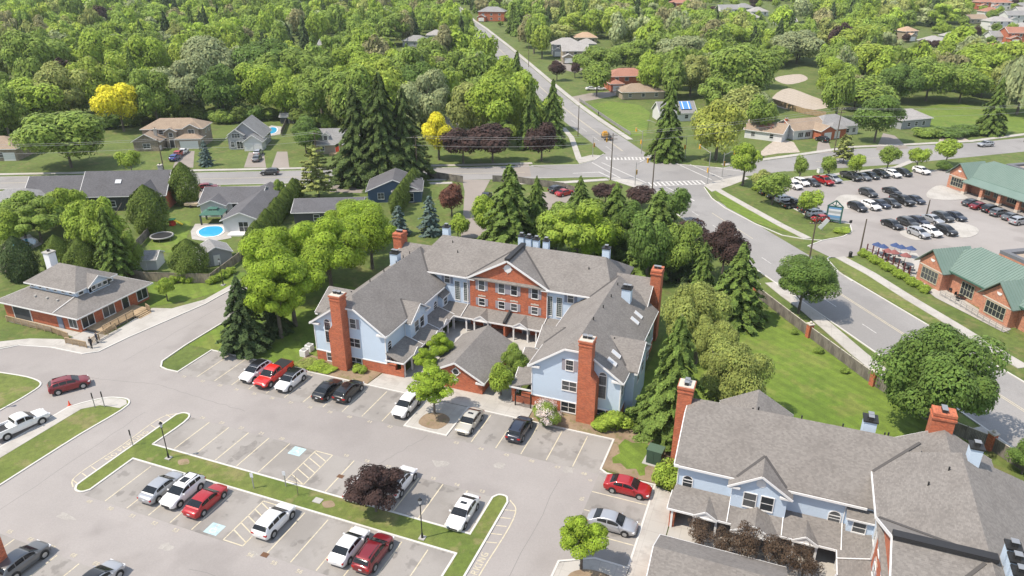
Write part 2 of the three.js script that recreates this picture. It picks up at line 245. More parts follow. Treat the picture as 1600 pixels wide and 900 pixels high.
// paint on the streets
const white = (pts, w = 0.14, y = 0.034, par = crossing) => ribbon('lane_line', pts, w, y, M.whitePaint, par);
const SEy = t => SEp(77.1, t);
for (const o of [-0.16, 0.16]) ribbon('centre_line', [SEp(77.1 + o, -106), SEp(76.6 + o, 20)], 0.11, 0.03, M.yellowPaint, seStreet);
ribbon('centre_line', [SEp(77, -132), SEp(77, -116)], 0.12, 0.03, M.yellowPaint, seStreet);
for (let t = -134; t < 20; t += 9) ribbon('lane_line', [SEp(73.4, t), SEp(73.4, t + 3)], 0.12, 0.03, M.whitePaint, seStreet);
for (const o of [-0.15, 0.15]) ribbon('centre_line', N2([[-420, (nW(-420) + sW(-420)) / 2 + o], [-62, (nW(-62) + sW(-62)) / 2 + o]]), 0.1, 0.03, M.yellowPaint, crossWest);
for (const o of [-5.45, -5.75]) ribbon('centre_line', offset(northEdge, o).slice(1, 40), 0.12, 0.07, M.yellowPaint, northRoad);
for (let k = 0; k < 12; k++) ribbon('lane_line', offset(northEdge, -8.4).slice(1 + k * 2, 3 + k * 2), 0.12, 0.07, M.whitePaint, northRoad);
ribbon('lane_line', N2([[6, 206], [30, 222], [60, 247], [100, 281]]), 0.14, 0.03, M.yellowPaint, crossEast);
// crosswalks: ladder bars between two rails
function crosswalk(a, b, w, n) { const A = new V2(...a), B = new V2(...b), d = B.clone().sub(A), p = new V2(-d.y, d.x).normalize().multiplyScalar(w / 2); for (let i = 0; i <= n; i++) { const q = A.clone().addScaledVector(d, i / n); ribbon('crosswalk_bar', [[q.x - p.x, q.y - p.y], [q.x + p.x, q.y + p.y]], 0.42, 0.034, M.whitePaint, crossing); } for (const s of [-1, 1]) white([[A.x + p.x * s, A.y + p.y * s], [B.x + p.x * s, B.y + p.y * s]], 0.2, 0.038); }
crosswalk([-46.42, -189.16], [-36.09, -192.81], 3, 11); crosswalk([-30.52, -168.85], [-19.11, -175.05], 3.2, 12);
for (const s of [[[[-48.92,-183.47],[-33.97,-166.35]]], [[[-46.56,-184.39],[-31.6,-169.6]]], [[[-26.97,-189.23],[-17.4,-178.1]]], [[[-24.59,-190.85],[-14.93,-180.28]]]]) white(s[0], 0.25);
white([[-50.51,-171.4],[-44.71,-174.95],[-40.99,-171.35]], 0.3); white([[-37.28,-188.72],[-35.18,-196.91]], 0.35); white([[-17.96,-190.01],[-11.17,-188.68]], 0.3); white([[-26.72,-168.04],[-18.75,-159.41]], 0.3);

// ---------------------------------------------------------------- the parking lot of the townhouses
const lot = sheet('parking_lot', N2([[-81.5, 104], [-74.5, 104], [-74.6, 66.5], [-74.2, 61.7], [-73.2, 60.5], [-70.2, 60.5], [-70.2, 66.7], [-13.85, 66.7], [-13.85, 61], [-13.1, 60.75], [-8.05, 60.75], [-8.05, 48.8], [-11.1, 48.8], [-14, 47.3], [-14.2, 8], [-140, 8], [-140, 47], [-97.5, 56.4], [-96.1, 58.1], [-91.3, 59.2], [-85.8, 59.4], [-84.3, 60.6], [-83.85, 65.3], [-81.6, 77.9]]), 0.03, M.asphalt);
const stallSheet = (x0, y0, x1, y1) => sheet('stall_surface', N2([[x0, y0], [x1, y0], [x1, y1], [x0, y1]]), 0.036, M.stall, lot);
stallSheet(-70.1, 60.3, -36.9, 66.6); stallSheet(-31.6, 60.4, -13.9, 66.6); stallSheet(-61, 47.6, -22.8, 53.1); stallSheet(-61, 38.5, -22.9, 44.8); stallSheet(-70, 24.5, -20, 31.7); stallSheet(-13.8, 48.9, -8.2, 60.7);
const paint = (x0, y0, x1, y1, w = 0.11, m = M.yellowPaint, name = 'parking_line') => ribbon(name, N2([[x0, y0], [x1, y1]]), w, 0.043, m, lot);
for (const x of [-67, -64.2, -61.5, -58.85, -56.2, -53.5, -50.75, -47.9, -45.2, -42.5, -39.8]) paint(x, 60.5, x, 66.3);
for (const x of [-28.5, -25.55, -22.6, -19.7, -16.75]) paint(x, 60.6, x, 66.3);
for (const x of [-58.3, -55.5, -52.7, -49.9, -47.1, -38.8, -36.2, -33.6, -31, -28.25, -25.5]) paint(x, 47.7, x, 53.05, 0.12, M.yellowPaint);
for (const x of [-58.3, -55.45, -52.7, -50, -47.4, -38.85, -36.2, -33.5, -30.9, -28.2, -25.5]) paint(x, 38.6, x, 44.4);
for (let x = -69.9; x < -20; x += 2.72) paint(x, 25, x, 31.65);
for (const y of [57.5, 54.65, 51.7]) paint(-13.75, y, -8.2, y);
for (const [x0, x1, y0, y1] of [[-43.65, -41.5, 47.8, 53], [-43.7, -41.5, 38.65, 44.3]]) { // hatched aisles
  paint(x0, y0, x0, y1); paint(x1, y0, x1, y1); paint(x0, y0, x1, y0); paint(x0, y1, x1, y1);
  for (let k = 0; k < 5; k++) paint(x0, y1 - 0.25 - k, x1, y1 - 1.2 - k);
}
M.fadedPaint = std({ map: mottled(128, 1.5, [[0.4, 0.36, 0.28], [0.5, 0.45, 0.34], [0.3, 0.28, 0.25]], 8, 0.25) });
const font = await new FontLoader().loadAsync('fonts/droid/droid_sans_bold.typeface.json');
function lettering(str, x, y, size, turn, mat, stretch = 1) { // flat letters lying on the asphalt
  const g = new THREE.ShapeGeometry(font.generateShapes(str, size)); g.computeBoundingBox(); const b = g.boundingBox; g.translate(-(b.max.x + b.min.x) / 2, -(b.max.y + b.min.y) / 2, 0); g.scale(1, stretch, 1); g.rotateX(-Math.PI / 2); g.rotateY(turn); g.translate(x, 0.045, -y); return mesh('pavement_lettering', g, mat, lot);
}
let num = 31; for (const x of [-68.6, -65.6, -62.8, -60.2, -57.5, -54.8, -52.1, -49.3, -46.5, -43.8, -41.1, -38.4, -30, -27, -24, -21.1, -18.2, -15.3]) lettering(String(num++), x, 59.9, 0.42, 0, M.fadedPaint);
num = 24; for (const x of [-59.7, -56.9, -54.1, -51.3, -48.5, -40.1, -37.5, -34.9, -32.3, -29.6, -26.9, -24.1]) lettering(String(num--), x, 53.5, 0.42, 0, M.fadedPaint);
num = 49; for (const x of [-59.7, -56.9, -54.1, -51.3, -48.7, -40.1, -37.5, -34.8, -32.2, -29.5, -26.8, -24.2]) lettering(String(num++), x, 38, 0.42, 0, M.fadedPaint);
num = 63; for (let x = -68.5; x < -22; x += 2.72) lettering(String(num++), x, 32.2, 0.42, 0, M.fadedPaint);
num = 9; for (const y of [59.1, 56.1, 53.2, 50.2]) lettering(String(num++), -14.4, y, 0.42, -Math.PI / 2, M.fadedPaint);
function blueBox(x, y, up) { // accessible bay: blue square, white figure in a wheelchair
  sheet('accessible_square', N2([[x - 0.75, y - 0.68], [x + 0.75, y - 0.68], [x + 0.75, y + 0.68], [x - 0.75, y + 0.68]]), 0.041, M.bluePaint, lot);
  const q = [], k = up; const st = (pts, w) => q.push(ribbonGeo(N2(pts.map(([a, b]) => [x + a * k, y + b * k])), w, 0.047));
  st([[-0.05, 0.3], [0, -0.02], [0.22, -0.02], [0.34, -0.36]], 0.1); st([[-0.02, 0.14], [0.2, 0.14]], 0.08);
  const arc = []; for (let i = 0; i <= 12; i++) { const t = 1.7 + i / 12 * 4; arc.push([-0.02 + Math.cos(t) * 0.28, -0.18 + Math.sin(t) * 0.28]); } st(arc, 0.08);
  const hd = []; for (let i = 0; i <= 10; i++) { const t = i / 10 * Math.PI * 2; hd.push([-0.07 + Math.cos(t) * 0.06, 0.46 + Math.sin(t) * 0.06]); } st(hd, 0.1);
  mesh('wheelchair_symbol', mergeGeometries(q), M.whitePaint, lot);
}
blueBox(-45.45, 39.45, 1); blueBox(-45.5, 52.2, 1);
// fire-route strips beside the two islands
for (const [x0, x1, y0, y1, s] of [[-64.15, -63.1, 39.4, 52.6, 1], [-21, -19.95, 33, 52.8, -1]]) {
  const e = s > 0 ? x0 : x1, i = s > 0 ? x1 : x0;
  ribbon('fire_lane_border', N2(smooth([[i, y0 - 0.4], [e, y0 + 0.5], [e, (y0 + y1) / 2], [e, y1 - 0.6], [i, y1 + 0.5]], false, 6)), 0.11, 0.044, M.yellowPaint, lot);
  for (let y = y0 + 0.4; y < y1; y += 1.15) if (Math.abs(y - (y0 + y1) / 2 - 0.3) > 3.1) paint(x0, y, x1, y - 0.25 * s, 0.1, M.yellowPaint, 'fire_lane_bar');
  lettering('NO PARKING', (x0 + x1) / 2, (y0 + y1) / 2 + 0.3, 0.66, Math.PI / 2, M.fadedPaint);
}
// islands, each a raised bed of grass inside a kerb
function island(name, pts, mat = M.verge, bed = true) { kerb(pts, true); const inner = pts; return bed ? raised(name, inner, 0.1, mat) : null; }
const medianPts = N2([...smooth([[-61.1, 47.4], [-61.1, 52.6], [-61.6, 53.4], [-62.5, 53.4], [-63, 52.8]], false, 3), [-63, 40], ...smooth([[-62.95, 39.3], [-62.4, 38.75], [-61.6, 38.75], [-61.1, 39.3]], false, 3), [-61.1, 44.7], [-22.9, 44.85], [-22.95, 30], [-21.1, 30], ...smooth([[-21.1, 52.9], [-21.5, 53.6], [-22.3, 53.6], [-22.75, 53]], false, 3), [-22.75, 47.55]]);
island('median_grass', medianPts, M.verge);
const stripPts = N2([...smooth([[-70.25, 30], [-70.2, 45], [-70.0, 52.4], [-70.9, 53.2], [-72.2, 53.1], [-73.6, 52.6], [-75.1, 51.1], [-76.2, 49.4]], false, 4), [-76.45, 30]]);
island('strip_grass', stripPts, M.verge);
raised('footpath', N2([[-76.35, 30], [-76.1, 49.3], [-75, 51], [-73.6, 52.45], [-72.2, 52.95], [-71, 53.05], [-70.2, 52.4], [-70.3, 51.4], [-71.6, 51.25], [-73, 51], [-74.4, 49.6], [-74.5, 30]]), 0.125, M.concrete);
island('corner_grass', N2(smooth([[-100, 50.6], [-91.5, 52], [-86, 52.45], [-83.9, 51.8], [-83.3, 49.5], [-83.2, 46], [-83.2, 25], [-104, 25]], true, 4)), M.verge);
kerb(N2([[-74.6, 100], [-74.6, 66.5], [-74.2, 61.9], [-73.2, 60.7], [-72, 60.45], [-70.2, 60.5], [-70.2, 66.7], [-36.95, 66.7], [-36.9, 60.6], [-31.6, 60.65], [-31.6, 66.7], [-13.85, 66.75], [-13.85, 61.2], [-13.1, 60.75], [-8.05, 60.75], [-8.05, 48.8], [-11.1, 48.85], [-14, 47.35], [-14.2, 30]]));
kerb(N2([[-81.5, 100], [-81.6, 77.9], [-83.85, 65.3], [-84.3, 60.8], [-85.8, 59.5], [-91.3, 59.25], [-96.1, 58.1], [-97.5, 56.4], [-120, 50]]));
raised('planter', N2([[-36.85, 60.7], [-31.7, 60.75], [-31.7, 66.7], [-36.85, 66.7]]), 0.1, M.concrete);
raised('planter_soil', N2(smooth([[-35.6, 61.6], [-33, 61.4], [-32.5, 63.5], [-33.8, 64.4], [-35.6, 63.7]])), 0.12, M.soil);
raised('footpath', N2([[-45.6, 66.8], [-24.2, 66.8], [-24.3, 70], [-27.4, 70], [-27.4, 87], [-42.6, 87], [-42.6, 70], [-45.2, 69.8]]), 0.1, M.concrete);
raised('garden_bed', N2([[-57.5, 66.8], [-45.7, 66.8], [-45.4, 69.9], [-57, 70.5]]), 0.09, M.soil); raised('garden_bed', N2([[-24.1, 66.8], [-13.9, 66.8], [-13.9, 61.3], [-8.2, 61], [-6, 61], [-6, 69], [-24.2, 70]]), 0.09, M.soil);
raised('lawn', N2([[-12.9, 62.6], [-12.1, 62.9], [-11.3, 62.2], [-10.4, 62.6], [-9.8, 61.6], [-9.3, 61.9], [-9.6, 63.1], [-9.0, 64.4], [-9.6, 65.6], [-9.3, 66.8], [-10.6, 67.4], [-11.8, 66.9], [-12.7, 67.3], [-13.1, 65.8], [-12.6, 64.6], [-13.2, 63.5]]), 0.1, M.lawn);
raised('footpath', N2([[-7.95, 30], [-5.7, 30], [-5.7, 60], [-7.95, 60.6]]), 0.1, M.concrete); raised('footpath', N2([[-13.9, 47.2], [-11.1, 48.75], [-8, 48.75], [-8, 30], [-13.9, 30]]), 0.1, M.concrete);
raised('courtyard_paving', N2([[-5.6, 37], [11.2, 37], [11.2, 58], [-5.6, 58]]), 0.08, M.concrete);
raised('planter_soil', N2(smooth([[-12.5, 44], [-9, 44], [-8.8, 47], [-11, 47.4], [-12.6, 46.4]])), 0.13, M.soil);
raised('footpath', N2([[-81.7, 100], [-81.75, 78], [-83.95, 65.5], [-84.45, 61], [-85.9, 59.6], [-91.3, 59.4], [-96.2, 58.3], [-97.8, 56.6], [-121, 50.4], [-122, 52], [-99.5, 57.9], [-96.5, 60], [-92.2, 61.5], [-87.3, 62], [-87.3, 67.1], [-88.1, 73.9], [-85.2, 74.8], [-82.8, 79.2], [-83, 100]]), 0.1, M.concrete);
sheet('lawn', N2([[-14, 71], [-3, 68.5], [12, 66.5], [24.5, 79], [0.5, 107.5], [-13, 100]]), 0.03, M.lawn);
sheet('lawn', N2([[-74.4, 66.8], [-56, 67], [-55.6, 92], [-74.4, 92]]), 0.026, M.lawn);
sheet('lawn', [[-95.3,-77.91],[-98.56,-85.14],[-94.45,-85.26],[-83.23,-91.12],[-81.58,-85.16],[-84.79,-78.63],[-88.72,-74.11]], 0.026, M.lawn);
for (const p of [[-55.6, 46.2], [-37.4, 46.2]]) sheet('bare_patch', N2(smooth([[p[0] - 0.7, p[1]], [p[0], p[1] + 0.55], [p[0] + 0.75, p[1]], [p[0], p[1] - 0.55]])), 0.108, M.soil);
for (const [x, y] of [[-38.9, 38.5], [-38.7, 50.3]]) tag(new MB().box(x - 0.35, 0.03, -y - 0.25, x + 0.35, 0.052, -y + 0.25).build('storm_drain', col(0.12, 0.06, 0.03)), x < -38.8 ? 'rusty square storm drain grate at the mouth of a stall beside the hatched aisle' : 'rusty storm drain grate between stalls beside the dark purple tree', 'drain');
tag(new MB().box(-39.1, 0.1, -46.6, -38.2, 0.16, -45.9).build('access_cover', M.greyConcrete), 'pale concrete utility lid set in the median grass by the purple tree', 'access cover');
// plaza lot
const plaza = sheet('plaza_lot', [[-2.36,-178.68],[14.13,-189.2],[32.9,-207.17],[40.56,-212.82],[56.39,-196.01],[45.19,-145.84],[24.17,-138.29],[14.78,-137.92],[10.64,-134.64],[9.04,-134.35],[5.18,-138.69],[7.73,-142.95],[13,-150.38],[12.9,-155.23],[9.05,-155.42],[4.84,-157.26],[0.83,-163.11]], 0.03, M.asphalt);
for (const pts of [[[10.34,-171.76],[12.14,-176.09],[15.37,-176.82],[17.89,-174.2],[21.79,-169.37],[15.34,-165.92],[10.65,-165.5]], [[29.94,-161.03],[33.79,-164.21],[36.28,-161.86],[35.85,-157.72],[32.95,-154.28],[30.73,-156.5]], [[29.92,-184.61],[33.76,-192.76],[37.02,-187.38],[38,-183.57],[33.52,-180.29],[29.99,-180.44]], [[21.74,-152.99],[23.63,-155.32],[26.64,-151.83],[24.2,-149.38]]]) { raised('plaza_island', smooth(pts), 0.1, M.concrete); }
raised('plaza_bed', smooth([[8.07,-144.59],[9.48,-149],[12.1,-151.62],[13,-150.38],[11.54,-147.47],[9.45,-145.12]]), 0.1, M.verge);
kerb([[5.18,-138.69],[7.73,-142.95],[11.53,-146.69],[13.12,-150.42],[12.9,-155.23],[9.05,-155.42],[4.84,-157.26],[0.83,-163.11],[-2.36,-178.68],[14.13,-189.2],[32.9,-207.17]]); 


// ---------------------------------------------------------------- windows, doors and other joinery
const geoCache = new Map();
function cached(key, f) { if (!geoCache.has(key)) geoCache.set(key, f()); return geoCache.get(key); }
function archPts(w, h, n = 10) { const r = w / 2, p = [[-r, -h / 2], [r, -h / 2]]; for (let i = 0; i <= n; i++) { const t = i / n * Math.PI; p.push([Math.cos(t) * r, h / 2 - r + Math.sin(t) * r]); } return p; }
let winCount = 0; M.glassBlind = new THREE.MeshPhysicalMaterial({ color: new THREE.Color().setRGB(0.085, 0.09, 0.095), roughness: 0.15 });
// a window facing +z of its part, centred on its origin
function win(parent, x, y, z, turn, w, h, o = {}) {
  const g = part('window', parent, x, y, z, turn), f = 0.08, key = [w, h, o.arch, o.cols, o.rows].join();
  const frameMat = o.frame || M.white;
  mesh('frame', cached('f' + key, () => {
    const m = new MB();
    if (o.arch) { const a = archPts(w, h), b = archPts(w + f * 2, h + f * 2); for (let i = 0; i < a.length; i++) { const j = (i + 1) % a.length; m.quad([...a[i], 0.06], [...b[i], 0.06], [...b[j], 0.06], [...a[j], 0.06]); m.quad([...b[i], 0], [...b[i], 0.06], [...b[j], 0.06], [...b[j], 0]); m.quad([...a[i], 0.06], [...a[i], 0], [...a[j], 0], [...a[j], 0.06]); } m.box(-w / 2, h / 2 - w / 2 - 0.04, 0.01, w / 2, h / 2 - w / 2 + 0.04, 0.05); if (h > 2.4) m.box(-w / 2, -0.05, 0.01, w / 2, 0.05, 0.05); }
    else { m.box(-w / 2 - f, -h / 2 - f - 0.04, 0, w / 2 + f, -h / 2, 0.09).box(-w / 2 - f, h / 2, 0, w / 2 + f, h / 2 + f, 0.07).box(-w / 2 - f, -h / 2, 0, -w / 2, h / 2, 0.07).box(w / 2, -h / 2, 0, w / 2 + f, h / 2, 0.07); }
    const cs = o.cols ?? 1, rs = o.rows ?? 2;
    for (let i = 1; i < cs; i++) m.box(-w / 2 + w * i / cs - 0.03, -h / 2, 0.01, -w / 2 + w * i / cs + 0.03, h / 2 - (o.arch ? w / 2 : 0), 0.045);
    for (let i = 1; i < rs; i++) m.box(-w / 2, -h / 2 + h * i / rs - 0.025, 0.012, w / 2, -h / 2 + h * i / rs + 0.025, 0.042);
    return m.geo();
  }), frameMat, g);
  const gl = (winCount++ * 7 % 5) < 2 ? M.glassBlind : M.glass; if (o.arch) mesh('pane', cached('p' + key, () => new MB().extrude(archPts(w, h), -0.01, 0.02).geo()), gl, g);
  else { const cs = o.cols ?? 1; for (let i = 0; i < cs; i++) mesh('pane', cached('p' + key + i, () => new MB().box(-w / 2 + w * i / cs, -h / 2, -0.01, -w / 2 + w * (i + 1) / cs, h / 2, 0.02).geo()), o.glass || gl, g); }
  if (o.muntins) mesh('muntin', cached('m' + key + o.muntins, () => { const m = new MB(), [c, r] = o.muntins; for (let i = 1; i < c; i++) m.box(-w / 2 + w * i / c - 0.012, -h / 2, 0.021, -w / 2 + w * i / c + 0.012, h / 2, 0.03); for (let i = 1; i < r; i++) m.box(-w / 2, -h / 2 + h * i / r - 0.012, 0.0215, w / 2, -h / 2 + h * i / r + 0.012, 0.0305); return m.geo(); }), o.frame ? frameMat : M.greyMuntin, g);
  if (o.shutters) for (const s of [-1, 1]) mesh('shutter', cached('s' + [h, w, s], () => { const m = new MB(), c = s * (w / 2 + f + 0.22); m.box(c - 0.2, -h / 2 - 0.05, 0, c + 0.2, h / 2 + 0.05, 0.04); for (let k = 0; k < 7; k++) m.box(c - 0.15, -h / 2 + 0.06 + k * h / 7, 0.04, c + 0.15, -h / 2 + 0.06 + k * h / 7 + h / 12, 0.052); return m.geo(); }), o.shutterMat || M.shutter, g);
  if (o.keystone) mesh('lintel', cached('k' + w, () => { const m = new MB(); for (let k = -3; k <= 3; k++) m.box(k * w * 0.19 - w * 0.085, h / 2 + f, 0, k * w * 0.19 + w * 0.085, h / 2 + f + 0.2 + (k ? 0 : 0.1), 0.05); return m.geo(); }), M.stoneTrim, g);
  return g;
}
M.greyMuntin = col(0.16, 0.17, 0.18); M.stoneTrim = col(0.5, 0.46, 0.4); M.mauve = col(0.3, 0.28, 0.31);
function door(parent, x, y, z, turn, w, h, mat = M.shutter) { const g = part('door', parent, x, y, z, turn); new MB().box(-w / 2, 0, 0, w / 2, h, 0.05).build('leaf', mat, g); new MB().box(-w / 2 - 0.1, 0, 0, -w / 2, h + 0.1, 0.08).box(w / 2, 0, 0, w / 2 + 0.1, h + 0.1, 0.08).box(-w / 2, h, 0, w / 2, h + 0.1, 0.08).build('frame', M.white, g); new MB().box(w / 2 - 0.14, h * 0.48, 0.05, w / 2 - 0.08, h * 0.53, 0.1).build('handle', M.steel, g); return g; }
function flueCaps(parent, x, y, z, dx, n = 2) { for (let i = 0; i < n; i++) { const c = x + (i - (n - 1) / 2) * dx; new MB().box(c - 0.2, y, z - 0.2, c + 0.2, y + 0.28, z + 0.2).build('flue', M.black, parent); new MB().box(c - 0.25, y + 0.34, z - 0.25, c + 0.25, y + 0.38, z + 0.25).box(c - 0.18, y + 0.28, z - 0.18, c - 0.14, y + 0.34, z - 0.14).box(c + 0.14, y + 0.28, z + 0.14, c + 0.18, y + 0.34, z + 0.18).build('flue_cap', M.steel, parent); } }

// ---------------------------------------------------------------- the townhouse court: two wings, a middle block with a brick gable
M.valley = col(0.075, 0.07, 0.068);
// plan of one court: x across from its axis, d = distance behind the front gables (z = -d)
const Q = (x, d, h) => [x, h, -d];
function court(label) {
  const o = thing('townhouse_court', label, 'townhouses', -34.65, -70, 0, 'brick and pale blue townhouse courts');
  const trim = new MB(), shingles = [], roof = (name, planes) => { const m = new MB(); for (const p of planes) m.slab(p, 0.16); return m.build(name, M.shingle, o); };
  const box = (m, x0, x1, d0, d1, h0, h1) => m.box(Math.min(x0, x1), h0, -d1, Math.max(x0, x1), h1, -d0);
  for (const s of [-1, 1]) {
    const X = x => s * x, rh = x => 5.9 + 0.7 * (5.3 - Math.abs(x - 15.2)) + 0.12;
    new MB().extrude([[X(9.9), 1.55], [X(9.9), 5.85], [X(13.9), 8.62], [X(16.5), 8.62], [X(20.5), 5.85], [X(20.5), 1.55]], 0, -19.4).build('wing_wall', M.siding, o);
    box(new MB(), X(9.86), X(20.54), -0.04, 19.35, 0, 1.55).build('brick_base', M.brick, o);
    box(trim, X(9.82), X(20.58), -0.08, 19.3, 1.5, 1.62);
    for (const x of [9.88, 20.52]) box(trim, X(x - 0.06), X(x + 0.06), -0.05, 0.03, 1.62, 5.8);
    const P = (x, d) => Q(X(x), d, rh(x));
    roof('roof', [[P(9.5, -0.38), P(13.9, -0.38), P(15.2, 1.5), P(15.2, 20.2), P(9.5, 19.5)], [P(20.9, -0.38), P(16.5, -0.38), P(15.2, 1.5), P(15.2, 20.2), P(20.9, 19.5)], [P(13.9, -0.38), P(16.5, -0.38), P(15.2, 1.5)]]);
    const dn = (p, k = 0.16) => [p[0], p[1] - k, p[2]];
    for (const [a, b] of [[P(9.5, -0.42), P(13.9, -0.42)], [P(13.9, -0.42), P(16.5, -0.42)], [P(16.5, -0.42), P(20.9, -0.42)], [P(9.45, -0.42), P(9.45, 16.2)], [P(20.95, -0.42), P(20.95, 19.5)]]) trim.beam(dn(a), dn(b), 0.09, 0.22);
    for (const [a, b] of [[9.42, 10.9], [19.5, 20.98]]) box(trim, X(a), X(b), -0.4, 0, 5.5, 5.72);
    // front windows
    const f = -0.0, W = (x, y, w, h, op) => win(o, X(x), y, 0.0, 0, w, h, op);
    W(14.45, 6.5, 0.85, 1.3, { rows: 2, shutters: true, shutterMat: M.mauve, muntins: [3, 4] });
    W(14.5, 3.72, 1.7, 1.2, { cols: 2, rows: 2 });
    const base = W(14.5, 0.86, 1.75, 1.3, { cols: 2, rows: 2 }); base.position.z = 0.045; const base2 = W(18.45, 0.86, 0.95, 1.2, { rows: 2 }); base2.position.z = 0.045;
    W(18.4, 4.7, 0.85, 3.4, { arch: true, rows: 1, muntins: [3, 9] });
    // chimney with one sloping shoulder
    const c0 = s < 0 ? 15.1 : 15.85, ch = part('chimney', o); let m = new MB();
    m.extrude([[X(c0), 0], [X(c0), 10.5], [X(c0 + 1.5), 10.5], [X(c0 + 1.5), 6.5], [X(c0 + 2.15), 5.6], [X(c0 + 2.15), 0]], 0.04, 1.45); m.build('stack', M.brick, ch);
    m = new MB(); box(m, X(c0 - 0.06), X(c0 + 1.56), -1.51, 0.05, 10.05, 10.2); box(m, X(c0 - 0.1), X(c0 + 1.6), -1.55, 0.1, 10.5, 10.72); m.build('corbel', M.brick, ch);
    m = new MB(); box(m, X(c0 - 0.02), X(c0 + 1.52), -1.47, 0.02, 10.72, 10.8); m.build('crown_slab', M.stoneTrim, ch); flueCaps(ch, X(c0 + 0.75), 10.8, 0.72, 0.6);
    // inner bay with its own gable
    const bh = d => 5.35 + 0.62 * (2.8 - Math.abs(d - 7.4));
    m = new MB(); { const pts = [[5, 1.55], [5, 5.3], [7.4, 6.85], [9.8, 5.3], [9.8, 1.55]]; const a = pts.map(([d, h]) => Q(X(9), d, h)), b = pts.map(([d, h]) => Q(X(12), d, h)); m.poly(a); for (let i = 0; i < 5; i++) { const j = (i + 1) % 5; m.quad(a[i], a[j], b[j], b[i]); } } m.build('bay_wall', M.siding, o);
    roof('bay_roof', [[Q(X(8.65), 4.6, bh(4.6)), Q(X(8.65), 7.4, bh(7.4) + 0.1), Q(X(11.8), 7.4, bh(7.4) + 0.1), Q(X(11.8), 4.6, bh(4.6))], [Q(X(8.65), 10.2, bh(10.2)), Q(X(8.65), 7.4, bh(7.4) + 0.1), Q(X(11.8), 7.4, bh(7.4) + 0.1), Q(X(11.8), 10.2, bh(10.2))]]);
    for (const e of [-1, 1]) trim.beam(Q(X(8.62), 7.4, bh(7.4) - 0.06), Q(X(8.62), 7.4 + e * 2.8, bh(4.6) - 0.14), 0.08, 0.2);
    for (const d of [4.6, 9.1]) box(trim, X(8.64), X(9.0), d, d + 1.1, 5.1, 5.3);
    const vl = (a, b, w = 0.26) => new MB().beam([a[0], a[1] + 0.02, a[2]], [b[0], b[1] + 0.02, b[2]], w, 0.05).build('valley_flashing', M.valley, o); for (const e of [-1, 1]) { vl(Q(X(9.55), 7.4 + e * 2.15, 5.8), Q(X(11.6), 7.4, 7.24)); vl(Q(X(20.3), 6 + e * 3.2, 6.2), Q(X(17.75), 6, 7.95)); } vl(Q(X(12.2), 16.4, 7.67), Q(X(15.1), 20, 9.72)); if (s > 0) for (const k of [-1, 1]) vl(Q(0.2 + k * 6.1, 16.5, 7.78), Q(0.2 + k * 0.4, 22.2, 10.95));
    const inner = s < 0 ? Math.PI / 2 : -Math.PI / 2, IW = (d, y, w, h, op, x = 9.9) => win(o, X(x), y, -d, inner, w, h, op);
    IW(6.65, 4, 1.05, 1.5, { rows: 2 }, 9); IW(8.15, 4, 1.05, 1.5, { rows: 2 }, 9);
    mesh('medallion', cached('medal', () => new THREE.CylinderGeometry(0.42, 0.42, 0.06, 20).rotateX(Math.PI / 2)), M.white, part('gable_ornament', o, X(9), 6.05, -7.4, inner));
    IW(0.95, 3.6, 0.85, 1.55, { arch: true, rows: 2 }); IW(13.9, 3.45, 0.95, 1.6, { arch: true, rows: 2 }); IW(15.7, 6.4, 0, 0, {}, 9.6).removeFromParent();
    // link beside the middle block
    m = new MB(); box(m, X(9.25), X(9.95), 14.9, 17.2, 0, 4.5); m.build('link_wall', M.siding, o); roof('link_roof', [[Q(X(9.0), 14.7, 4.55), Q(X(9.0), 17.2, 4.55), Q(X(9.95), 17.2, 5.2), Q(X(9.95), 14.7, 5.2)]]); trim.beam(Q(X(8.98), 14.7, 4.45), Q(X(8.98), 17, 4.45), 0.08, 0.16);
    IW(15.9, 3.6, 1.0, 1.05, { rows: 2 }, 9.25);
    // outer pavilion
    const ph = d => 5.85 + 0.57 * (3.7 - Math.abs(d - 6));
    m = new MB(); { const pts = [[2.65, 0], [2.65, 5.85], [6, 7.75], [9.35, 5.85], [9.35, 0]]; const a = pts.map(([d, h]) => Q(X(21.5), d, h)), b = pts.map(([d, h]) => Q(X(18.5), d, h)); m.poly(a); for (let i = 0; i < 5; i++) { const j = (i + 1) % 5; m.quad(a[i], a[j], b[j], b[i]); } } m.build('pavilion_wall', M.siding, o);
    roof('pavilion_roof', [2.3, 9.7].map(d => [Q(X(21.9), d, ph(d)), Q(X(21.9), 6, ph(6) + 0.1), Q(X(17.6), 6, ph(6) + 0.1), Q(X(17.6), d, ph(d))]));
    for (const d of [2.3, 9.7]) { trim.beam(Q(X(21.93), 6, ph(6) - 0.06), Q(X(21.93), d, ph(d) - 0.14), 0.08, 0.2); box(trim, X(21.5), X(21.9), d < 6 ? 2.25 : 8.6, d < 6 ? 3.4 : 9.75, 5.45, 5.65); }
    for (const [d, y] of [[4.8, 4], [7.2, 4]]) IW(d, y, 1, 1.5, { rows: 2 }, 21.5).rotation.y = -inner;
    for (const d of [0.9, 11.5, 13.8, 16]) IW(d, 4, 0.9, 1.4, { rows: 2 }, 20.5).rotation.y = -inner;
    for (const d of [11.5, 13.8, 16]) { const q = IW(d, 0.8, 0.9, 1.1, { rows: 2 }, 20.55); q.rotation.y = -inner; }
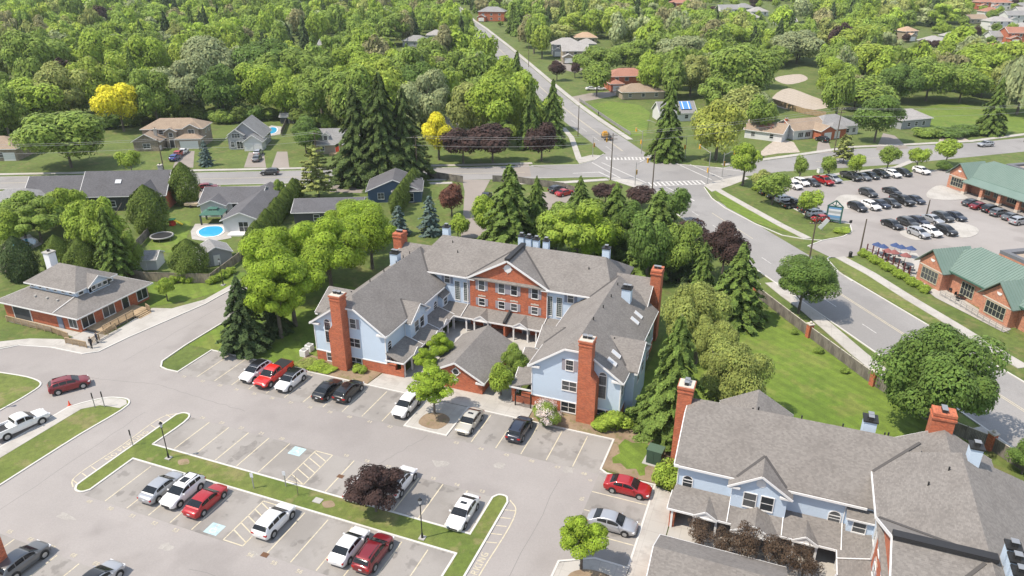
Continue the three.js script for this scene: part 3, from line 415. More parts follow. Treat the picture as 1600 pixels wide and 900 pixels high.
    // skylights, vents and a boxed chimney on the outer slope
    if (s > 0) for (const [x, d] of [[19, 3.4], [19, 1.5], [19.15, 14.7], [19.1, 12.8]]) { const g = part('skylight', o, X(x), rh(x) + 0.02, -d), t = new THREE.Mesh(); g.rotation.z = -s * Math.atan(0.7); new MB().box(-0.62, 0, -0.36, 0.62, 0.1, -0.3).box(-0.62, 0, 0.3, 0.62, 0.1, 0.36).box(-0.62, 0, -0.3, -0.56, 0.1, 0.3).box(0.56, 0, -0.3, 0.62, 0.1, 0.3).build('frame', M.white, g); new MB().box(-0.56, 0.02, -0.3, 0.56, 0.08, 0.3).build('pane', M.paleGlass, g); }
    for (const [x, d] of [[18.2, 5.7], [16.67, 17.4], [15.58, 10.1], [15.41, 6.2], [15.69, 13.7], [15.6, 17.5]]) { m = new MB(); m.tube(Q(X(x), d, rh(x) - 0.1), Q(X(x), d, rh(x) + 0.38), 0.07, 0.07, 7); m.build('vent_pipe', M.darkMetal, o); }
    const bx = part('boxed_chimney', o); m = new MB(); box(m, X(16.6), X(17.8), 15.5, 16.6, 6.5, 9.9); m.build('casing', M.siding, bx); m = new MB(); box(m, X(16.5), X(17.9), 15.4, 16.7, 9.9, 10.05); m.build('cap', M.darkMetal, bx); flueCaps(bx, X(17.2), 10.05, -16.05, 0.55);
    // porch along the inner side
    const pw = 3.15, pe = 2.35;
    roof('porch_roof', [[Q(X(9.9), -0.1, pw), Q(X(9.9), 17, pw), Q(X(7.2), 14.3, pe), Q(X(7.2), -0.35, pe), Q(X(8.3), -0.35, pe + 0.3)]]);
    trim.beam(Q(X(7.17), -0.35, pe - 0.1), Q(X(7.17), 5.4, pe - 0.1), 0.08, 0.2); trim.beam(Q(X(7.17), 9.4, pe - 0.1), Q(X(7.17), 14.2, pe - 0.1), 0.08, 0.2); trim.beam(Q(X(7.17), -0.38, pe - 0.1), Q(X(9.9), -0.38, pe - 0.1), 0.08, 0.2);
    for (const d of [5, 9.7, 14.6]) { trim.beam(Q(X(9.87), d, pw + 0.09), Q(X(7.2), d, pe + 0.06), 0.08, 0.07); trim.beam(Q(X(9.83), d, 5.6), Q(X(9.83), d, pw), 0.08, 0.08); }
    const gab = (name, d, w, out, top) => { // little pediment over a doorway
      const g = part(name, o), xin = 9.3; let q = new MB(); const e = pe + 0.02, t = top;
      for (const k of [-1, 1]) q.slab([Q(X(out), d + k * w, e), Q(X(out), d, t), Q(X(xin), d, t), Q(X(xin), d + k * w, e)], 0.12); q.build('roof', M.shingle, g);
      q = new MB(); q.poly([Q(X(out + 0.04), d - w + 0.1, e - 0.08), Q(X(out + 0.04), d, t - 0.14), Q(X(out + 0.04), d + w - 0.1, e - 0.08)]); for (const k of [-1, 1]) q.beam(Q(X(out - 0.02), d + k * w, e - 0.08), Q(X(out - 0.02), d, t - 0.08), 0.07, 0.16); q.beam(Q(X(out), d - w, e - 0.14), Q(X(out), d + w, e - 0.14), 0.1, 0.16); q.build('pediment', M.white, g);
    };
    gab('porch_gable', 3.1, 1.1, 7.05, 3.05); gab('porch_gable', 11.7, 1.1, 7.05, 3.05); gab('porch_gable', 7.4, 2.0, 6.3, 3.45);
    for (const d of [0, 2, 4, 10.7, 12.6, 14.4]) box(new MB(), X(7.3), X(7.5), d, d + 0.2, 0, pe - 0.1).build('porch_post', M.white, o);
    for (const d of [5.7, 8.9]) box(new MB(), X(6.5), X(6.75), d, d + 0.22, 0, pe - 0.1).build('porch_post', M.white, o);
    m = new MB(); box(m, X(9.86), X(7.4), -0.12, 0.35, 0, 0.9); box(m, X(7.75), X(7.35), -0.13, 0.36, 0.9, 2.2); box(m, X(9.86), X(8.6), -0.12, 0.35, 0.9, 1.6); m.build('porch_wall', M.brick, o);
    for (const d of [3, 11.6]) door(o, X(9.85), 0.05, -d, inner, 0.95, 2.05, M.shutter); for (const d of [1.2, 5.8, 9, 13.4]) IW(d, 1.25, 0.9, 1.2, { rows: 2 }, 9.84);
  }
  // middle block
  const mr = d => 11.1 - 0.556 * Math.abs(22.6 - d), C0 = 0.2;
  let m = new MB(); { const pts = [[17, 0], [17, 7.75], [22.6, 10.85], [28.2, 7.75], [28.2, 0]]; m.extrude([[-14.9, 0], [14.9, 0], [14.9, 7.5], [-14.9, 7.5]], -17, -28.2); } m.build('middle_wall', M.siding, o);
  roof('middle_roof', [...[16.35, 28.85].map(d => [Q(-15.4, d, mr(d)), Q(15.4, d, mr(d)), Q(12.6, 22.6, 11.1), Q(-12.6, 22.6, 11.1)]), ...[-1, 1].map(s => [Q(s * 15.4, 16.35, mr(16.35)), Q(s * 15.4, 28.85, mr(28.85)), Q(s * 12.6, 22.6, 11.1)])]);
  for (const s of [-1, 1]) { trim.beam(Q(s * 6, 16.3, mr(16.35) - 0.1), Q(s * 13, 16.3, mr(16.35) - 0.1), 0.1, 0.2);
    // lower end block with gable and brick chimney
    const er = d => 9.05 - 0.55 * Math.abs(22.6 - d); m = new MB(); { const pts = [[18.6, 0], [18.6, 6.85], [22.6, 8.85], [26.6, 6.85], [26.6, 0]]; const a = pts.map(([d, h]) => Q(s * 19.2, d, h)), b = pts.map(([d, h]) => Q(s * 12.6, d, h)); m.poly(a); for (let i = 0; i < 5; i++) { const j = (i + 1) % 5; m.quad(a[i], a[j], b[j], b[i]); } } m.build('end_wall', M.siding, o);
    roof('end_roof', [18.2, 27].map(d => [Q(s * 12.6, d, er(d)), Q(s * 19.6, d, er(d)), Q(s * 19.6, 22.6, 9.05), Q(s * 12.6, 22.6, 9.05)]));
    for (const d of [18.2, 27]) trim.beam(Q(s * 19.63, 22.6, 8.9), Q(s * 19.63, d, er(d) - 0.14), 0.08, 0.2);
    const ch = part('chimney', o); m = new MB(); box(m, s * 19.2, s * 20.6, 21.4, 23.3, 0, 10.4); m.build('stack', M.brick, ch); m = new MB(); box(m, s * 19.1, s * 20.7, 21.3, 23.4, 10.0, 10.2); box(m, s * 19.15, s * 20.65, 21.35, 23.35, 10.4, 10.65); m.build('corbel', M.brick, ch); flueCaps(ch, s * 19.9, 10.65, -22.3, 0.5);
    const bx = part('boxed_chimney', o); m = new MB(); box(m, s * 11.9, s * 12.9, 23, 23.9, 9.4, 12.1); m.build('casing', M.siding, bx); m = new MB(); box(m, s * 11.8, s * 13, 22.9, 24, 12.1, 12.25); m.build('cap', M.darkMetal, bx); flueCaps(bx, s * 12.4, 12.25, -23.45, 0.5, 1);
    // tall stair windows in pairs and one upper window
    for (const x of [6.35, 7.75]) win(o, s * x, 5.05, -17, 0, 0.72, 2.9, { rows: 1, muntins: [3, 10], frame: M.white, glass: M.greenGlass });
    win(o, s * 9.35, 6.7, -17, 0, 0.8, 1.3, { rows: 2, shutters: true });
    const by = s * 3; const pg = part('porch_gable', o); m = new MB(); for (const k of [-1, 1]) m.slab([Q(by + k * 1.15, 14.15, 2.37), Q(by, 14.15, 3.1), Q(by, 16.6, 3.1), Q(by + k * 1.15, 16.6, 2.37)], 0.12); m.build('roof', M.shingle, pg);
    m = new MB(); m.poly([Q(by - 1.05, 14.18, 2.3), Q(by, 14.18, 2.95), Q(by + 1.05, 14.18, 2.3)]); for (const k of [-1, 1]) m.beam(Q(by + k * 1.15, 14.12, 2.3), Q(by, 14.12, 3.02), 0.07, 0.15); m.beam(Q(by - 1.15, 14.13, 2.22), Q(by + 1.15, 14.13, 2.22), 0.1, 0.15); m.build('pediment', M.white, pg);
    for (const x of [1.95, 4.05, 5.3, 7.3]) box(new MB(), s * x - 0.1, s * x + 0.1, 14.4, 14.6, 0, 2.25).build('porch_post', M.white, o);
    door(o, s * 3, 0.1, -16.75, 0, 1, 2.1, M.shutter); win(o, s * 4.9, 1.4, -16.75, 0, 1.1, 1.1, { rows: 2 }); win(o, s * 7.2, 1.4, -17, 0, 1.4, 1.2, { cols: 2 });
    trim.beam(Q(s * 6.05, 16.75, 7.4), Q(s * 6.05, 16.75, 3.2), 0.1, 0.1); trim.beam(Q(s * 6.05, 16.7, 3.2), Q(s * 6.05, 14.2, 2.42), 0.08, 0.07);
  }
  // brick gable
  const gr = x => 11.1 - 0.556 * Math.abs(x - C0);
  new MB().extrude([[C0 - 5.85, 0], [C0 - 5.85, 7.7], [C0, 10.95], [C0 + 5.85, 7.7], [C0 + 5.85, 0]], -16.75, -18).build('brick_gable', M.brick, o);
  roof('gable_roof', [-6.2, 6.2].map(k => [Q(C0 + k, 16.4, gr(C0 + k)), Q(C0, 16.4, 11.12), Q(C0, 22.6, 11.12), Q(C0 + k, 22.6, gr(C0 + k))]));
  for (const k of [-6.2, 6.2]) { trim.beam(Q(C0, 16.36, 10.98), Q(C0 + k, 16.36, gr(C0 + k) - 0.14), 0.09, 0.26); box(trim, C0 + k - Math.sign(k) * 1.2, C0 + k, 16.36, 16.75, 7.3, 7.52); }
  m = new MB(); box(m, C0 - 0.35, C0 + 0.35, 16.4, 23, 11.05, 11.42); m.build('ridge_vent', M.black, o);
  m = new MB(); m.beam(Q(C0 + 0.4, 16.7, 3.35), Q(C0 + 0.4, 14.2, 2.6), 0.35, 0.3); m.build('parapet_cap', M.black, o);
  box(new MB(), C0 + 0.28, C0 + 0.52, 14.3, 16.75, 0, 2.6).build('party_wall', M.brick, o);
  for (const x of [-4, -0.95, 0.95, 4.05]) { win(o, C0 + x, 6.65, -16.75, 0, 0.9, 1.5, { rows: 2, shutters: true, shutterMat: M.mauve, keystone: true }); win(o, C0 + x, 4.0, -16.75, 0, 0.9, 1.05, { rows: 2, shutters: true, shutterMat: M.mauve, keystone: true }); }
  const med = part('gable_ornament', o, C0, 9.75, -16.72); mesh('medallion', cached('medal2', () => new THREE.CylinderGeometry(0.58, 0.58, 0.08, 24).rotateX(Math.PI / 2)), M.white, med); mesh('keystones', cached('medal3', () => { const q = new MB(); for (let k = 0; k < 4; k++) { const a = k * Math.PI / 2; q.box(Math.cos(a) * 0.66 - 0.07, Math.sin(a) * 0.66 - 0.07, -0.02, Math.cos(a) * 0.66 + 0.07, Math.sin(a) * 0.66 + 0.07, 0.05); } return q.geo(); }), M.stoneTrim, med);
  roof('porch_roof', [[Q(-9.9, 17, 3.15), Q(-7.2, 14.3, 2.35), Q(7.2, 14.3, 2.35), Q(9.9, 17, 3.15)]]);
  trim.beam(Q(-7.2, 14.26, 2.25), Q(7.2, 14.26, 2.25), 0.08, 0.2);
  for (const [x, h] of [[-0.4, 12.5], [0.75, 12.4], [1.9, 12.3], [3.4, 12.3]]) { const bx = part('boxed_chimney', o); m = new MB(); box(m, x - 0.42, x + 0.42, 23.4, 24.2, 9.8, h - 0.4); m.build('casing', M.siding, bx); m = new MB(); box(m, x - 0.5, x + 0.5, 23.3, 24.3, h - 0.4, h - 0.25); m.build('cap', M.darkMetal, bx); flueCaps(bx, x, h - 0.25, -23.8, 0.5, 1); }
  for (const [x, d] of [[-10.5, 21.5], [10.8, 20.4], [-9, 20], [8.2, 25]]) { m = new MB(); m.tube(Q(x, d, mr(d) - 0.1), Q(x, d, mr(d) + 0.35), 0.07, 0.07, 7); m.build('vent_pipe', M.darkMetal, o); }
  trim.build('white_trim', M.white, o);
  return o;
}
M.paleGlass = new THREE.MeshPhysicalMaterial({ color: new THREE.Color().setRGB(0.55, 0.57, 0.6), roughness: 0.15 });
M.greenGlass = new THREE.MeshPhysicalMaterial({ color: new THREE.Color().setRGB(0.05, 0.075, 0.065), roughness: 0.15 });
const court1 = court('pale blue townhouse court with brick gable around a small brick gatehouse');
const court2 = copyOf(court1, 'pale blue townhouse court with purple-leaved shrubs in front of its porch');
court2.position.set(-5.6, 0, -47.95); court2.rotation.y = -Math.PI / 2;

function gatehouse(label) {
  const o = thing('gatehouse', label, 'gatehouse', -34.65, -69.85, 0, 'brick gatehouses in the courts'), r = x => 4.12 - 0.55 * Math.abs(x), trim = new MB();
  new MB().extrude([[-3.5, 0], [-3.5, 2.05], [0, 3.95], [3.5, 2.05], [3.5, 0]], 0, -10).build('wall', M.brick, o);
  const m = new MB(); for (const k of [-3.95, 3.95]) m.slab([Q(k, -0.35, r(k)), Q(0, -0.35, 4.12), Q(0, 10.35, 4.12), Q(k, 10.35, r(k))], 0.14); m.build('roof', M.shingle, o);
  for (const k of [-3.95, 3.95]) { trim.beam(Q(0, -0.38, 3.98), Q(k, -0.38, r(k) - 0.12), 0.08, 0.22); trim.beam(Q(k, -0.4, r(k) - 0.1), Q(k, 10.35, r(k) - 0.1), 0.1, 0.18); trim.box(Math.min(k, k - Math.sign(k) * 1.2), 1.6, 0, Math.max(k, k - Math.sign(k) * 1.2), 1.82, 0.36); }
  trim.build('white_trim', M.white, o);
  const w = part('round_window', o, 0, 2.6, 0.02); mesh('pane', new THREE.CylinderGeometry(0.42, 0.42, 0.03, 20).rotateX(Math.PI / 2), M.glass, w); mesh('frame', new THREE.TorusGeometry(0.46, 0.07, 8, 24), M.white, w); { const k = new MB(); for (let i = 0; i < 4; i++) { const a = i * Math.PI / 2; k.box(Math.cos(a) * 0.6 - 0.09, Math.sin(a) * 0.6 - 0.09, -0.01, Math.cos(a) * 0.6 + 0.09, Math.sin(a) * 0.6 + 0.09, 0.05); } k.build('keystone', M.stoneTrim, w); }
  const pl = part('wall_plaque', o, -0.1, 1.5, 0.01); new MB().box(-0.35, -0.15, 0, 0.35, 0.25, 0.05).build('board', M.white, pl);
  door(o, 3.5, 0.02, -5, Math.PI / 2, 0.95, 1.95, M.white);
  return o;
}
const gate1 = gatehouse('small brick gatehouse with round window and hipless grey gable roof behind the planter');
const gate2 = copyOf(gate1, 'gatehouse roof beside purple-leaved shrubs and the concrete walk'); gate2.position.set(-5.6, 0, -47.95); gate2.rotation.y = -Math.PI / 2;

M.soil2 = std({ map: mottled(256, 6, [[0.3, 0.24, 0.19], [0.36, 0.3, 0.24]], 5, 0.3) }); M.slate = col(0.13, 0.135, 0.15); M.creamFrame = col(0.4, 0.4, 0.3); M.signBlue = col(0.12, 0.28, 0.5);

// ---------------------------------------------------------------- houses and other buildings
// one block of a building: walls x0..x1, z0..z1 (z1 is the front), eave height, pitch, ridge along x or z, gable or hip
function block(g, x0, x1, z0, z1, eave, pitch, type, axis, wall, roof, over = 0.45, y0 = 0, rn = 'roof') {
  const w = new MB(), r = new MB(), t = new MB(), ax = axis === 'x';
  const L0 = ax ? x0 : z0, L1 = ax ? x1 : z1, S0 = ax ? z0 : x0, S1 = ax ? z1 : x1, sm = (S0 + S1) / 2, half = (S1 - S0) / 2;
  const p = (l, s, h) => ax ? [l, h, s] : [s, h, l], rh = eave + pitch * half;
  w.box(x0, y0, z0, x1, eave, z1);
  if (type === 'gable') for (const l of [L0, L1]) w.poly([p(l, S0, eave), p(l, S1, eave), p(l, sm, rh)]);
  wall && w.build('wall', wall, g);
  const e = eave - pitch * over + 0.1, top = rh + 0.1;
  if (type === 'gable') for (const s of [S0 - over, S1 + over]) r.slab([p(L0 - over, s, e), p(L1 + over, s, e), p(L1 + over, sm, top), p(L0 - over, sm, top)]);
  else { const i = Math.min(half + over, (L1 - L0) / 2 + over - 0.01); const a = L0 - over + i, b = L1 + over - i; for (const s of [S0 - over, S1 + over]) r.slab([p(L0 - over, s, e), p(L1 + over, s, e), p(b, sm, top), p(a, sm, top)]); r.slab([p(L0 - over, S0 - over, e), p(L0 - over, S1 + over, e), p(a, sm, top)]); r.slab([p(L1 + over, S0 - over, e), p(L1 + over, S1 + over, e), p(b, sm, top)]); }
  r.build(rn, roof, g);
  for (const s of [S0 - over, S1 + over]) t.beam(p(L0 - over, s, e - 0.1), p(L1 + over, s, e - 0.1), 0.08, 0.16);
  if (type === 'gable') for (const l of [L0 - over, L1 + over]) for (const s of [S0 - over, S1 + over]) t.beam(p(l, s, e - 0.08), p(l, sm, top - 0.1), 0.07, 0.18); else for (const l of [L0 - over, L1 + over]) t.beam(p(l, S0 - over, e - 0.1), p(l, S1 + over, e - 0.1), 0.08, 0.16);
  t.build('eave_trim', M.white, g);
  return rh;
}
function chimney(g, x, z, y0, y1, w = 0.8, mat = M.brick) { const c = part('chimney', g); new MB().box(x - w / 2, y0, z - w / 2, x + w / 2, y1, z + w / 2).build('stack', mat, c); new MB().box(x - w / 2 - 0.07, y1, z - w / 2 - 0.07, x + w / 2 + 0.07, y1 + 0.14, z + w / 2 + 0.07).build('cap', M.stoneTrim, c); new MB().tube([x, y1 + 0.14, z], [x, y1 + 0.45, z], 0.13, 0.13, 8).build('flue', M.darkMetal, c); }
function garage(g, x, z, turn, w = 4.6, h = 2.2, mat = M.white) { const d = part('garage_door', g, x, 0, z, turn); for (let k = 0; k < 4; k++) new MB().box(-w / 2, 0.05 + k * h / 4, 0, w / 2, 0.02 + (k + 1) * h / 4, 0.05).build('panel', mat, d); }
function wrow(g, y, z, turn, xs, w = 1.1, h = 1.2, o = { rows: 2 }) { for (const x of xs) { const c = Math.cos(turn), s = Math.sin(turn); win(g, turn === 0 || Math.abs(turn) === Math.PI ? x : z, y, turn === 0 || Math.abs(turn) === Math.PI ? z : x, turn, w, h, o); } }
const PI2 = Math.PI / 2;

{ // recreation centre with clerestory, deck and ramp
  const o = thing('recreation_centre', 'brick pavilion with clerestory windows, white chimney and wooden entrance deck', 'pavilion', 0, 0), P = (x, y, h) => [x, h, -y], trim = new MB();
  new MB().box(-106.6, 0, -76.4, -91.2, 2.55, -64.1).build('wall', M.brick, o);
  const lo = (n, inset) => { const a = -107.2 + inset, b = -90.45 - inset, c = 63.3 + inset, d = 77 - inset, h = 2.7 + inset * 0.37; return [P(a, c, h), P(b, c, h), P(b, d, h), P(a, d, h)]; };
  { const A = lo(0, 0), B = lo(0, 3.6), m = new MB(); for (let i = 0; i < 4; i++) m.slab([A[i], A[(i + 1) % 4], B[(i + 1) % 4], B[i]]); m.build('lower_roof', M.shingle, o); for (let i = 0; i < 4; i++) trim.beam(A[i].map((v, k) => v - (k === 1 ? 0.1 : 0)), A[(i + 1) % 4].map((v, k) => v - (k === 1 ? 0.1 : 0)), 0.09, 0.2); }
  trim.beam(P(-95.2, 63.35, 2.8), P(-94.4, 66.6, 4.1), 0.1, 0.06);
  new MB().box(-103.6, 3.6, -73.2, -94.1, 4.95, -66.8).build('clerestory_wall', M.siding, o);
  for (let x = -103; x < -94.3; x += 1.55) win(o, x, 4.5, -66.8, 0, 0.55, 0.42, { rows: 1 });
  for (const y of [67.5, 72.6]) win(o, -94.1, 4.45, -y, PI2, 0.7, 0.55, { rows: 1 });
  { const m = new MB(), e = 5.0, A = [P(-104.1, 66.3, e), P(-93.6, 66.3, e), P(-93.6, 73.7, e), P(-104.1, 73.7, e)], r1 = P(-100.5, 70, 7.25), r2 = P(-97.1, 70, 7.25); m.slab([A[0], A[1], r2, r1]).slab([A[2], A[3], r1, r2]).slab([A[1], A[2], r2]).slab([A[3], A[0], r1]); m.build('upper_roof', M.shingle, o); for (let i = 0; i < 4; i++) trim.beam(A[i].map((v, k) => v - (k === 1 ? 0.1 : 0)), A[(i + 1) % 4].map((v, k) => v - (k === 1 ? 0.1 : 0)), 0.09, 0.18); }
  { const g = part('clerestory_gable', o); let m = new MB(); m.poly([P(-93.6, 68.5, 4), P(-93.6, 68.5, 5), P(-93.6, 70.3, 6.1), P(-93.6, 72.1, 5), P(-93.6, 72.1, 4)]); m.box(-95, 3.8, -72.1, -93.6, 5, -68.5); m.build('wall', M.siding, g); m = new MB(); for (const y of [68.2, 72.4]) m.slab([P(-93.3, y, 4.95), P(-93.3, 70.3, 6.25), P(-96, 70.3, 6.25), P(-96, y, 4.95)], 0.12); m.build('roof', M.shingle, g); m = new MB(); for (const y of [68.2, 72.4]) m.beam(P(-93.27, y, 4.85), P(-93.27, 70.3, 6.15), 0.07, 0.16); m.build('trim', M.white, g); }
  for (const y of [69.3, 70.3, 71.3]) win(o, -93.58, 4.6, -y, PI2, 0.7, 0.6, { rows: 1 });
  const E = (y, w, op) => win(o, -91.2, 1.35, -y, PI2, w, 1.6, { cols: 2, rows: 1, ...op });
  E(65.4, 2); E(69, 2); E(75.2, 1.9); door(o, -91.2, 0.25, -72, PI2, 1.1, 2.1, M.glass);
  win(o, -92.6, 1.3, -64.1, 0, 1.5, 1.5, { cols: 2, rows: 1 }); new MB().box(-95.6, 0.1, -64.1, -94.6, 2.3, -63.98).build('blue_panel', M.shutter, o); new MB().box(-104.6, 0.1, -64.1, -101.2, 2.35, -64).build('porch_screen', M.wallDark, o); for (const x of [-101.1, -104.7]) new MB().box(x - 0.06, 0, -64.2, x + 0.06, 2.5, -64.0).build('post', M.white, o);
  const ch = part('chimney', o); new MB().box(-105.4, 2, -72.4, -104.2, 7.6, -71.2).build('stack', wallMat(0.75, 0.76, 0.8), ch); new MB().box(-105.5, 7.6, -72.5, -104.1, 7.8, -71.1).build('cap', M.greyConcrete, ch); new MB().tube([-104.8, 7.8, -71.8], [-104.8, 8.15, -71.8], 0.22, 0.22, 10).build('flue', M.darkMetal, ch);
  for (const [x, y] of [[-101, 65.4], [-98.7, 65.5], [-96.6, 65.5]]) new MB().box(x - 0.15, 3.3, -y - 0.15, x + 0.15, 3.75, -y + 0.15).build('roof_vent', M.greyConcrete, o);
  // deck boards
  const deck = part('entrance_deck', o); for (let k = 0; k < 14; k++) new MB().box(-91.15, 0.35, -73.2 + k * 0.6, -87.9, 0.45, -73.2 + k * 0.6 + 0.56).build('board', M.wood, deck); new MB().box(-91.1, 0, -73.15, -88, 0.34, -64.8).build('skirt', M.greyWood, deck);
  const st = part('steps', o); for (let k = 0; k < 3; k++) new MB().box(-87.9, 0.02, -72.6, -87.5 + (2 - k) * 0.32, 0.13 + k * 0.12, -70.4).build('step', M.wood, st);
  const rail = (name, pts, h = 0.95, y = 0.1) => { const g = part(name, o), m = new MB(); for (let i = 0; i < pts.length - 1; i++) { const [a, b] = [pts[i], pts[i + 1]], n = Math.max(1, Math.round(Math.hypot(b[0] - a[0], b[1] - a[1]) / 1.5)); new MB().beam(P(a[0], a[1], (a[2] ?? y) + h), P(b[0], b[1], (b[2] ?? y) + h), 0.12, 0.07).build('top_rail', M.wood, g); for (let k = 0; k <= n; k++) { const t = k / n, x = a[0] + (b[0] - a[0]) * t, q = a[1] + (b[1] - a[1]) * t, yy = (a[2] ?? y) + ((b[2] ?? y) - (a[2] ?? y)) * t; new MB().box(x - 0.05, 0.02, -q - 0.05, x + 0.05, yy + h, -q + 0.05).build('post', M.wood, g); } const bm = new MB(), nb = n * 8; for (let k = 0; k < nb; k++) { const t = (k + 0.5) / nb, x = a[0] + (b[0] - a[0]) * t, q = a[1] + (b[1] - a[1]) * t, yy = (a[2] ?? y) + ((b[2] ?? y) - (a[2] ?? y)) * t; bm.box(x - 0.03, yy + 0.1, -q - 0.03, x + 0.03, yy + h - 0.04, -q + 0.03); } bm.build('balusters', M.wood, g); } };
  rail('ramp_railing', [[-104.5, 62.6, 0.1], [-95, 62.4], [-91.2, 61.9]]); rail('ramp_railing', [[-90.4, 60.8], [-86.6, 60.9]]); rail('deck_railing', [[-87.9, 64.9, 0.35], [-87.9, 70.3, 0.45]], 0.95); rail('ramp_railing', [[-86.7, 61.6, 0.1], [-87.2, 66.4, 0.3]]); rail('deck_railing', [[-87.9, 72.7, 0.45], [-87.2, 72.7, 0.1]]);
  new MB().box(-104.4, 0, -63.9, -91.3, 0.12, -62.7).build('walk_slab', M.concrete, o); new MB().box(-91.2, 0, -64.6, -86.8, 0.14, -61.2).build('walk_slab', M.concrete, o);
  trim.build('white_trim', M.white, o);
}

const WS = 25.8 * Math.PI / 180;   // bearing of the cross street
function house(name, label, x, z, turn, f, cat = 'house', group) { const o = thing(name, label, cat, x, z, turn, group); f(o); return o; }
house('stone_house', 'two-storey tan house with brown hip roof, garage and blue spruce on its front lawn', -164.76, -158.39, WS, o => {
  block(o, -8.5, 8, -7, 1, 5.3, 0.5, 'hip', 'x', M.stone, M.roofBrown); block(o, -9.5, -2.5, -1, 6, 2.9, 0.55, 'gable', 'z', M.stone, M.roofBrown, 0.45, 0, 'wing_roof'); block(o, 1.5, 8, 0, 4, 3, 0.4, 'hip', 'x', M.stone, M.roofBrown, 0.4, 0, 'garage_roof'); block(o, 3.2, 7.2, -1, 1.8, 5.4, 0.55, 'gable', 'z', M.stone, M.roofBrown, 0.3, 3, 'gable_roof'); block(o, -1.8, 1, -1, 2.2, 4.7, 0.6, 'gable', 'z', M.stone, M.roofBrown, 0.3, 0, 'porch_roof');
  garage(o, 4.8, 4, 0, 5); win(o, -0.4, 3.6, 2.2, 0, 1, 1.1, {}); win(o, 5.2, 4.3, 1.8, 0, 1.6, 1.2, { cols: 2 }); for (const x of [-6, -3.4]) win(o, x, 4.2, 1, 0, 1.1, 1.1, {}); win(o, -6, 1.4, 6, 0, 1.9, 1.3, { cols: 2 }); door(o, -0.4, 0, 2.2, 0, 1.2, 2.3, M.black); for (const zz of [-5, -2]) win(o, 8, 4, zz, PI2, 1, 1.2, {}); chimney(o, -4, 3.4, 3, 5.6, 0.7, M.greyConcrete);
});
house('gable_house', 'grey house with steep roof, dormer window and white double garage', -144.23, -163.9, WS, o => {
  block(o, -5, 4.5, -9, 1, 3.4, 0.85, 'gable', 'z', M.wallGrey, M.roofGrey); block(o, 0, 5, 0, 4, 2.7, 0.7, 'gable', 'z', M.wallWhite, M.roofGrey, 0.35, 0, 'garage_roof'); block(o, -4.4, -0.4, -2, 1.9, 4.3, 0.7, 'gable', 'z', M.wallGrey, M.roofGrey, 0.35, 0, 'dormer_roof');
  garage(o, 1.4, 4, 0, 2.2); garage(o, 3.8, 4, 0, 2.2); win(o, -2.4, 3.9, 1.9, 0, 2.2, 1.1, { cols: 3 }); win(o, -1.6, 1.3, 1.9, 0, 1.6, 2, { cols: 2 }); win(o, -3.6, 1.5, 1.9, 0, 1.0, 1.7, { arch: true }); for (const zz of [-6, -3]) win(o, 4.5, 2, zz, PI2, 1.1, 1.1, {});
});
house('brown_house', 'house with brown hip roof behind the broad maple on the north side', -198.58, -130.95, WS, o => { block(o, -10, 6, -5, 4, 3.4, 0.5, 'hip', 'x', M.stone, M.roofBrown); wrow(o, 1.7, 4, 0, [-6, -2, 2]); garage(o, 4, 4, 0, 3); });
house('cape_house', 'grey storey-and-a-half house with white dormer beside the huge dark spruces', -118.07, -170.05, WS, o => { block(o, -6, 6, -5, 3, 2.9, 0.8, 'gable', 'x', M.wallTan, M.roofGrey); for (const x of [-3, 2.4]) { block(o, x - 0.9, x + 0.9, -1, 2.2, 5, 0.7, 'gable', 'z', M.wallWhite, M.roofGrey, 0.2, 3, 'dormer_roof'); win(o, x, 4.2, 2.2, 0, 0.9, 1.1, {}); } wrow(o, 1.5, 3, 0, [-4, 3.6]); door(o, 0, 0, 3, 0, 1, 2.1, M.redPlastic); new MB().box(-2, 0, 3, 4, 0.5, 5.2).build('porch', M.wood, o); });
house('grey_roof_house', 'house with grey gabled roof half hidden behind the yellow tree', -93.54, -198.52, WS, o => { block(o, -5, 5, -4, 4, 3, 0.8, 'gable', 'x', M.wallGrey, M.roofGrey); block(o, -2, 2, 0, 5, 3.2, 0.9, 'gable', 'z', M.wallGrey, M.roofGrey, 0.4, 0, 'gable_roof'); win(o, 0, 3.8, 5, 0, 0.9, 1, {}); win(o, 0, 1.4, 5, 0, 1.6, 1.2, {}); });
// south side of the cross street
house('dark_roof_house', 'large dark-roofed house with brick end wall and skylight', -132.14, -113.21, WS, o => { block(o, -9, 8, -5, 5, 3.6, 0.75, 'gable', 'x', M.wallDark, M.roofDark); block(o, 2, 7, 0, 7, 3.6, 0.9, 'gable', 'z', M.wallBlue, M.roofDark, 0.4, 0, 'gable_roof'); win(o, 4.5, 4.4, 7, 0, 1, 1.2, {}); wrow(o, 1.6, 5, 0, [-6, -3]); new MB().box(8, 0, -4.95, 8.12, 3.5, 4.95).build('brick_end', M.brick, o); const s = part('skylight', o, -2, 5.7, 2.5); s.rotation.x = Math.atan(0.75); new MB().box(-0.6, 0, -0.5, 0.6, 0.1, 0.5).build('pane', M.paleGlass, s); chimney(o, 5.8, -1, 6, 8.2, 0.8, M.greyConcrete); });
house('dark_roof_house', 'dark-roofed house with small vent pipes beside the large dark-roofed one', -146.52, -107.6, WS, o => { block(o, -6, 6, -4, 4, 3.4, 0.7, 'gable', 'x', M.wallGrey, M.roofDark); wrow(o, 1.6, 4, 0, [-3, 1]); });
house('dark_roof_house', 'low house with faded charcoal roof at the end of the dark-roofed row', -150.71, -100.25, WS, o => { block(o, -6, 6, -4, 4, 2.9, 0.5, 'hip', 'x', M.wallGrey, M.roofGrey); wrow(o, 1.4, 4, 0, [-3, 1]); });
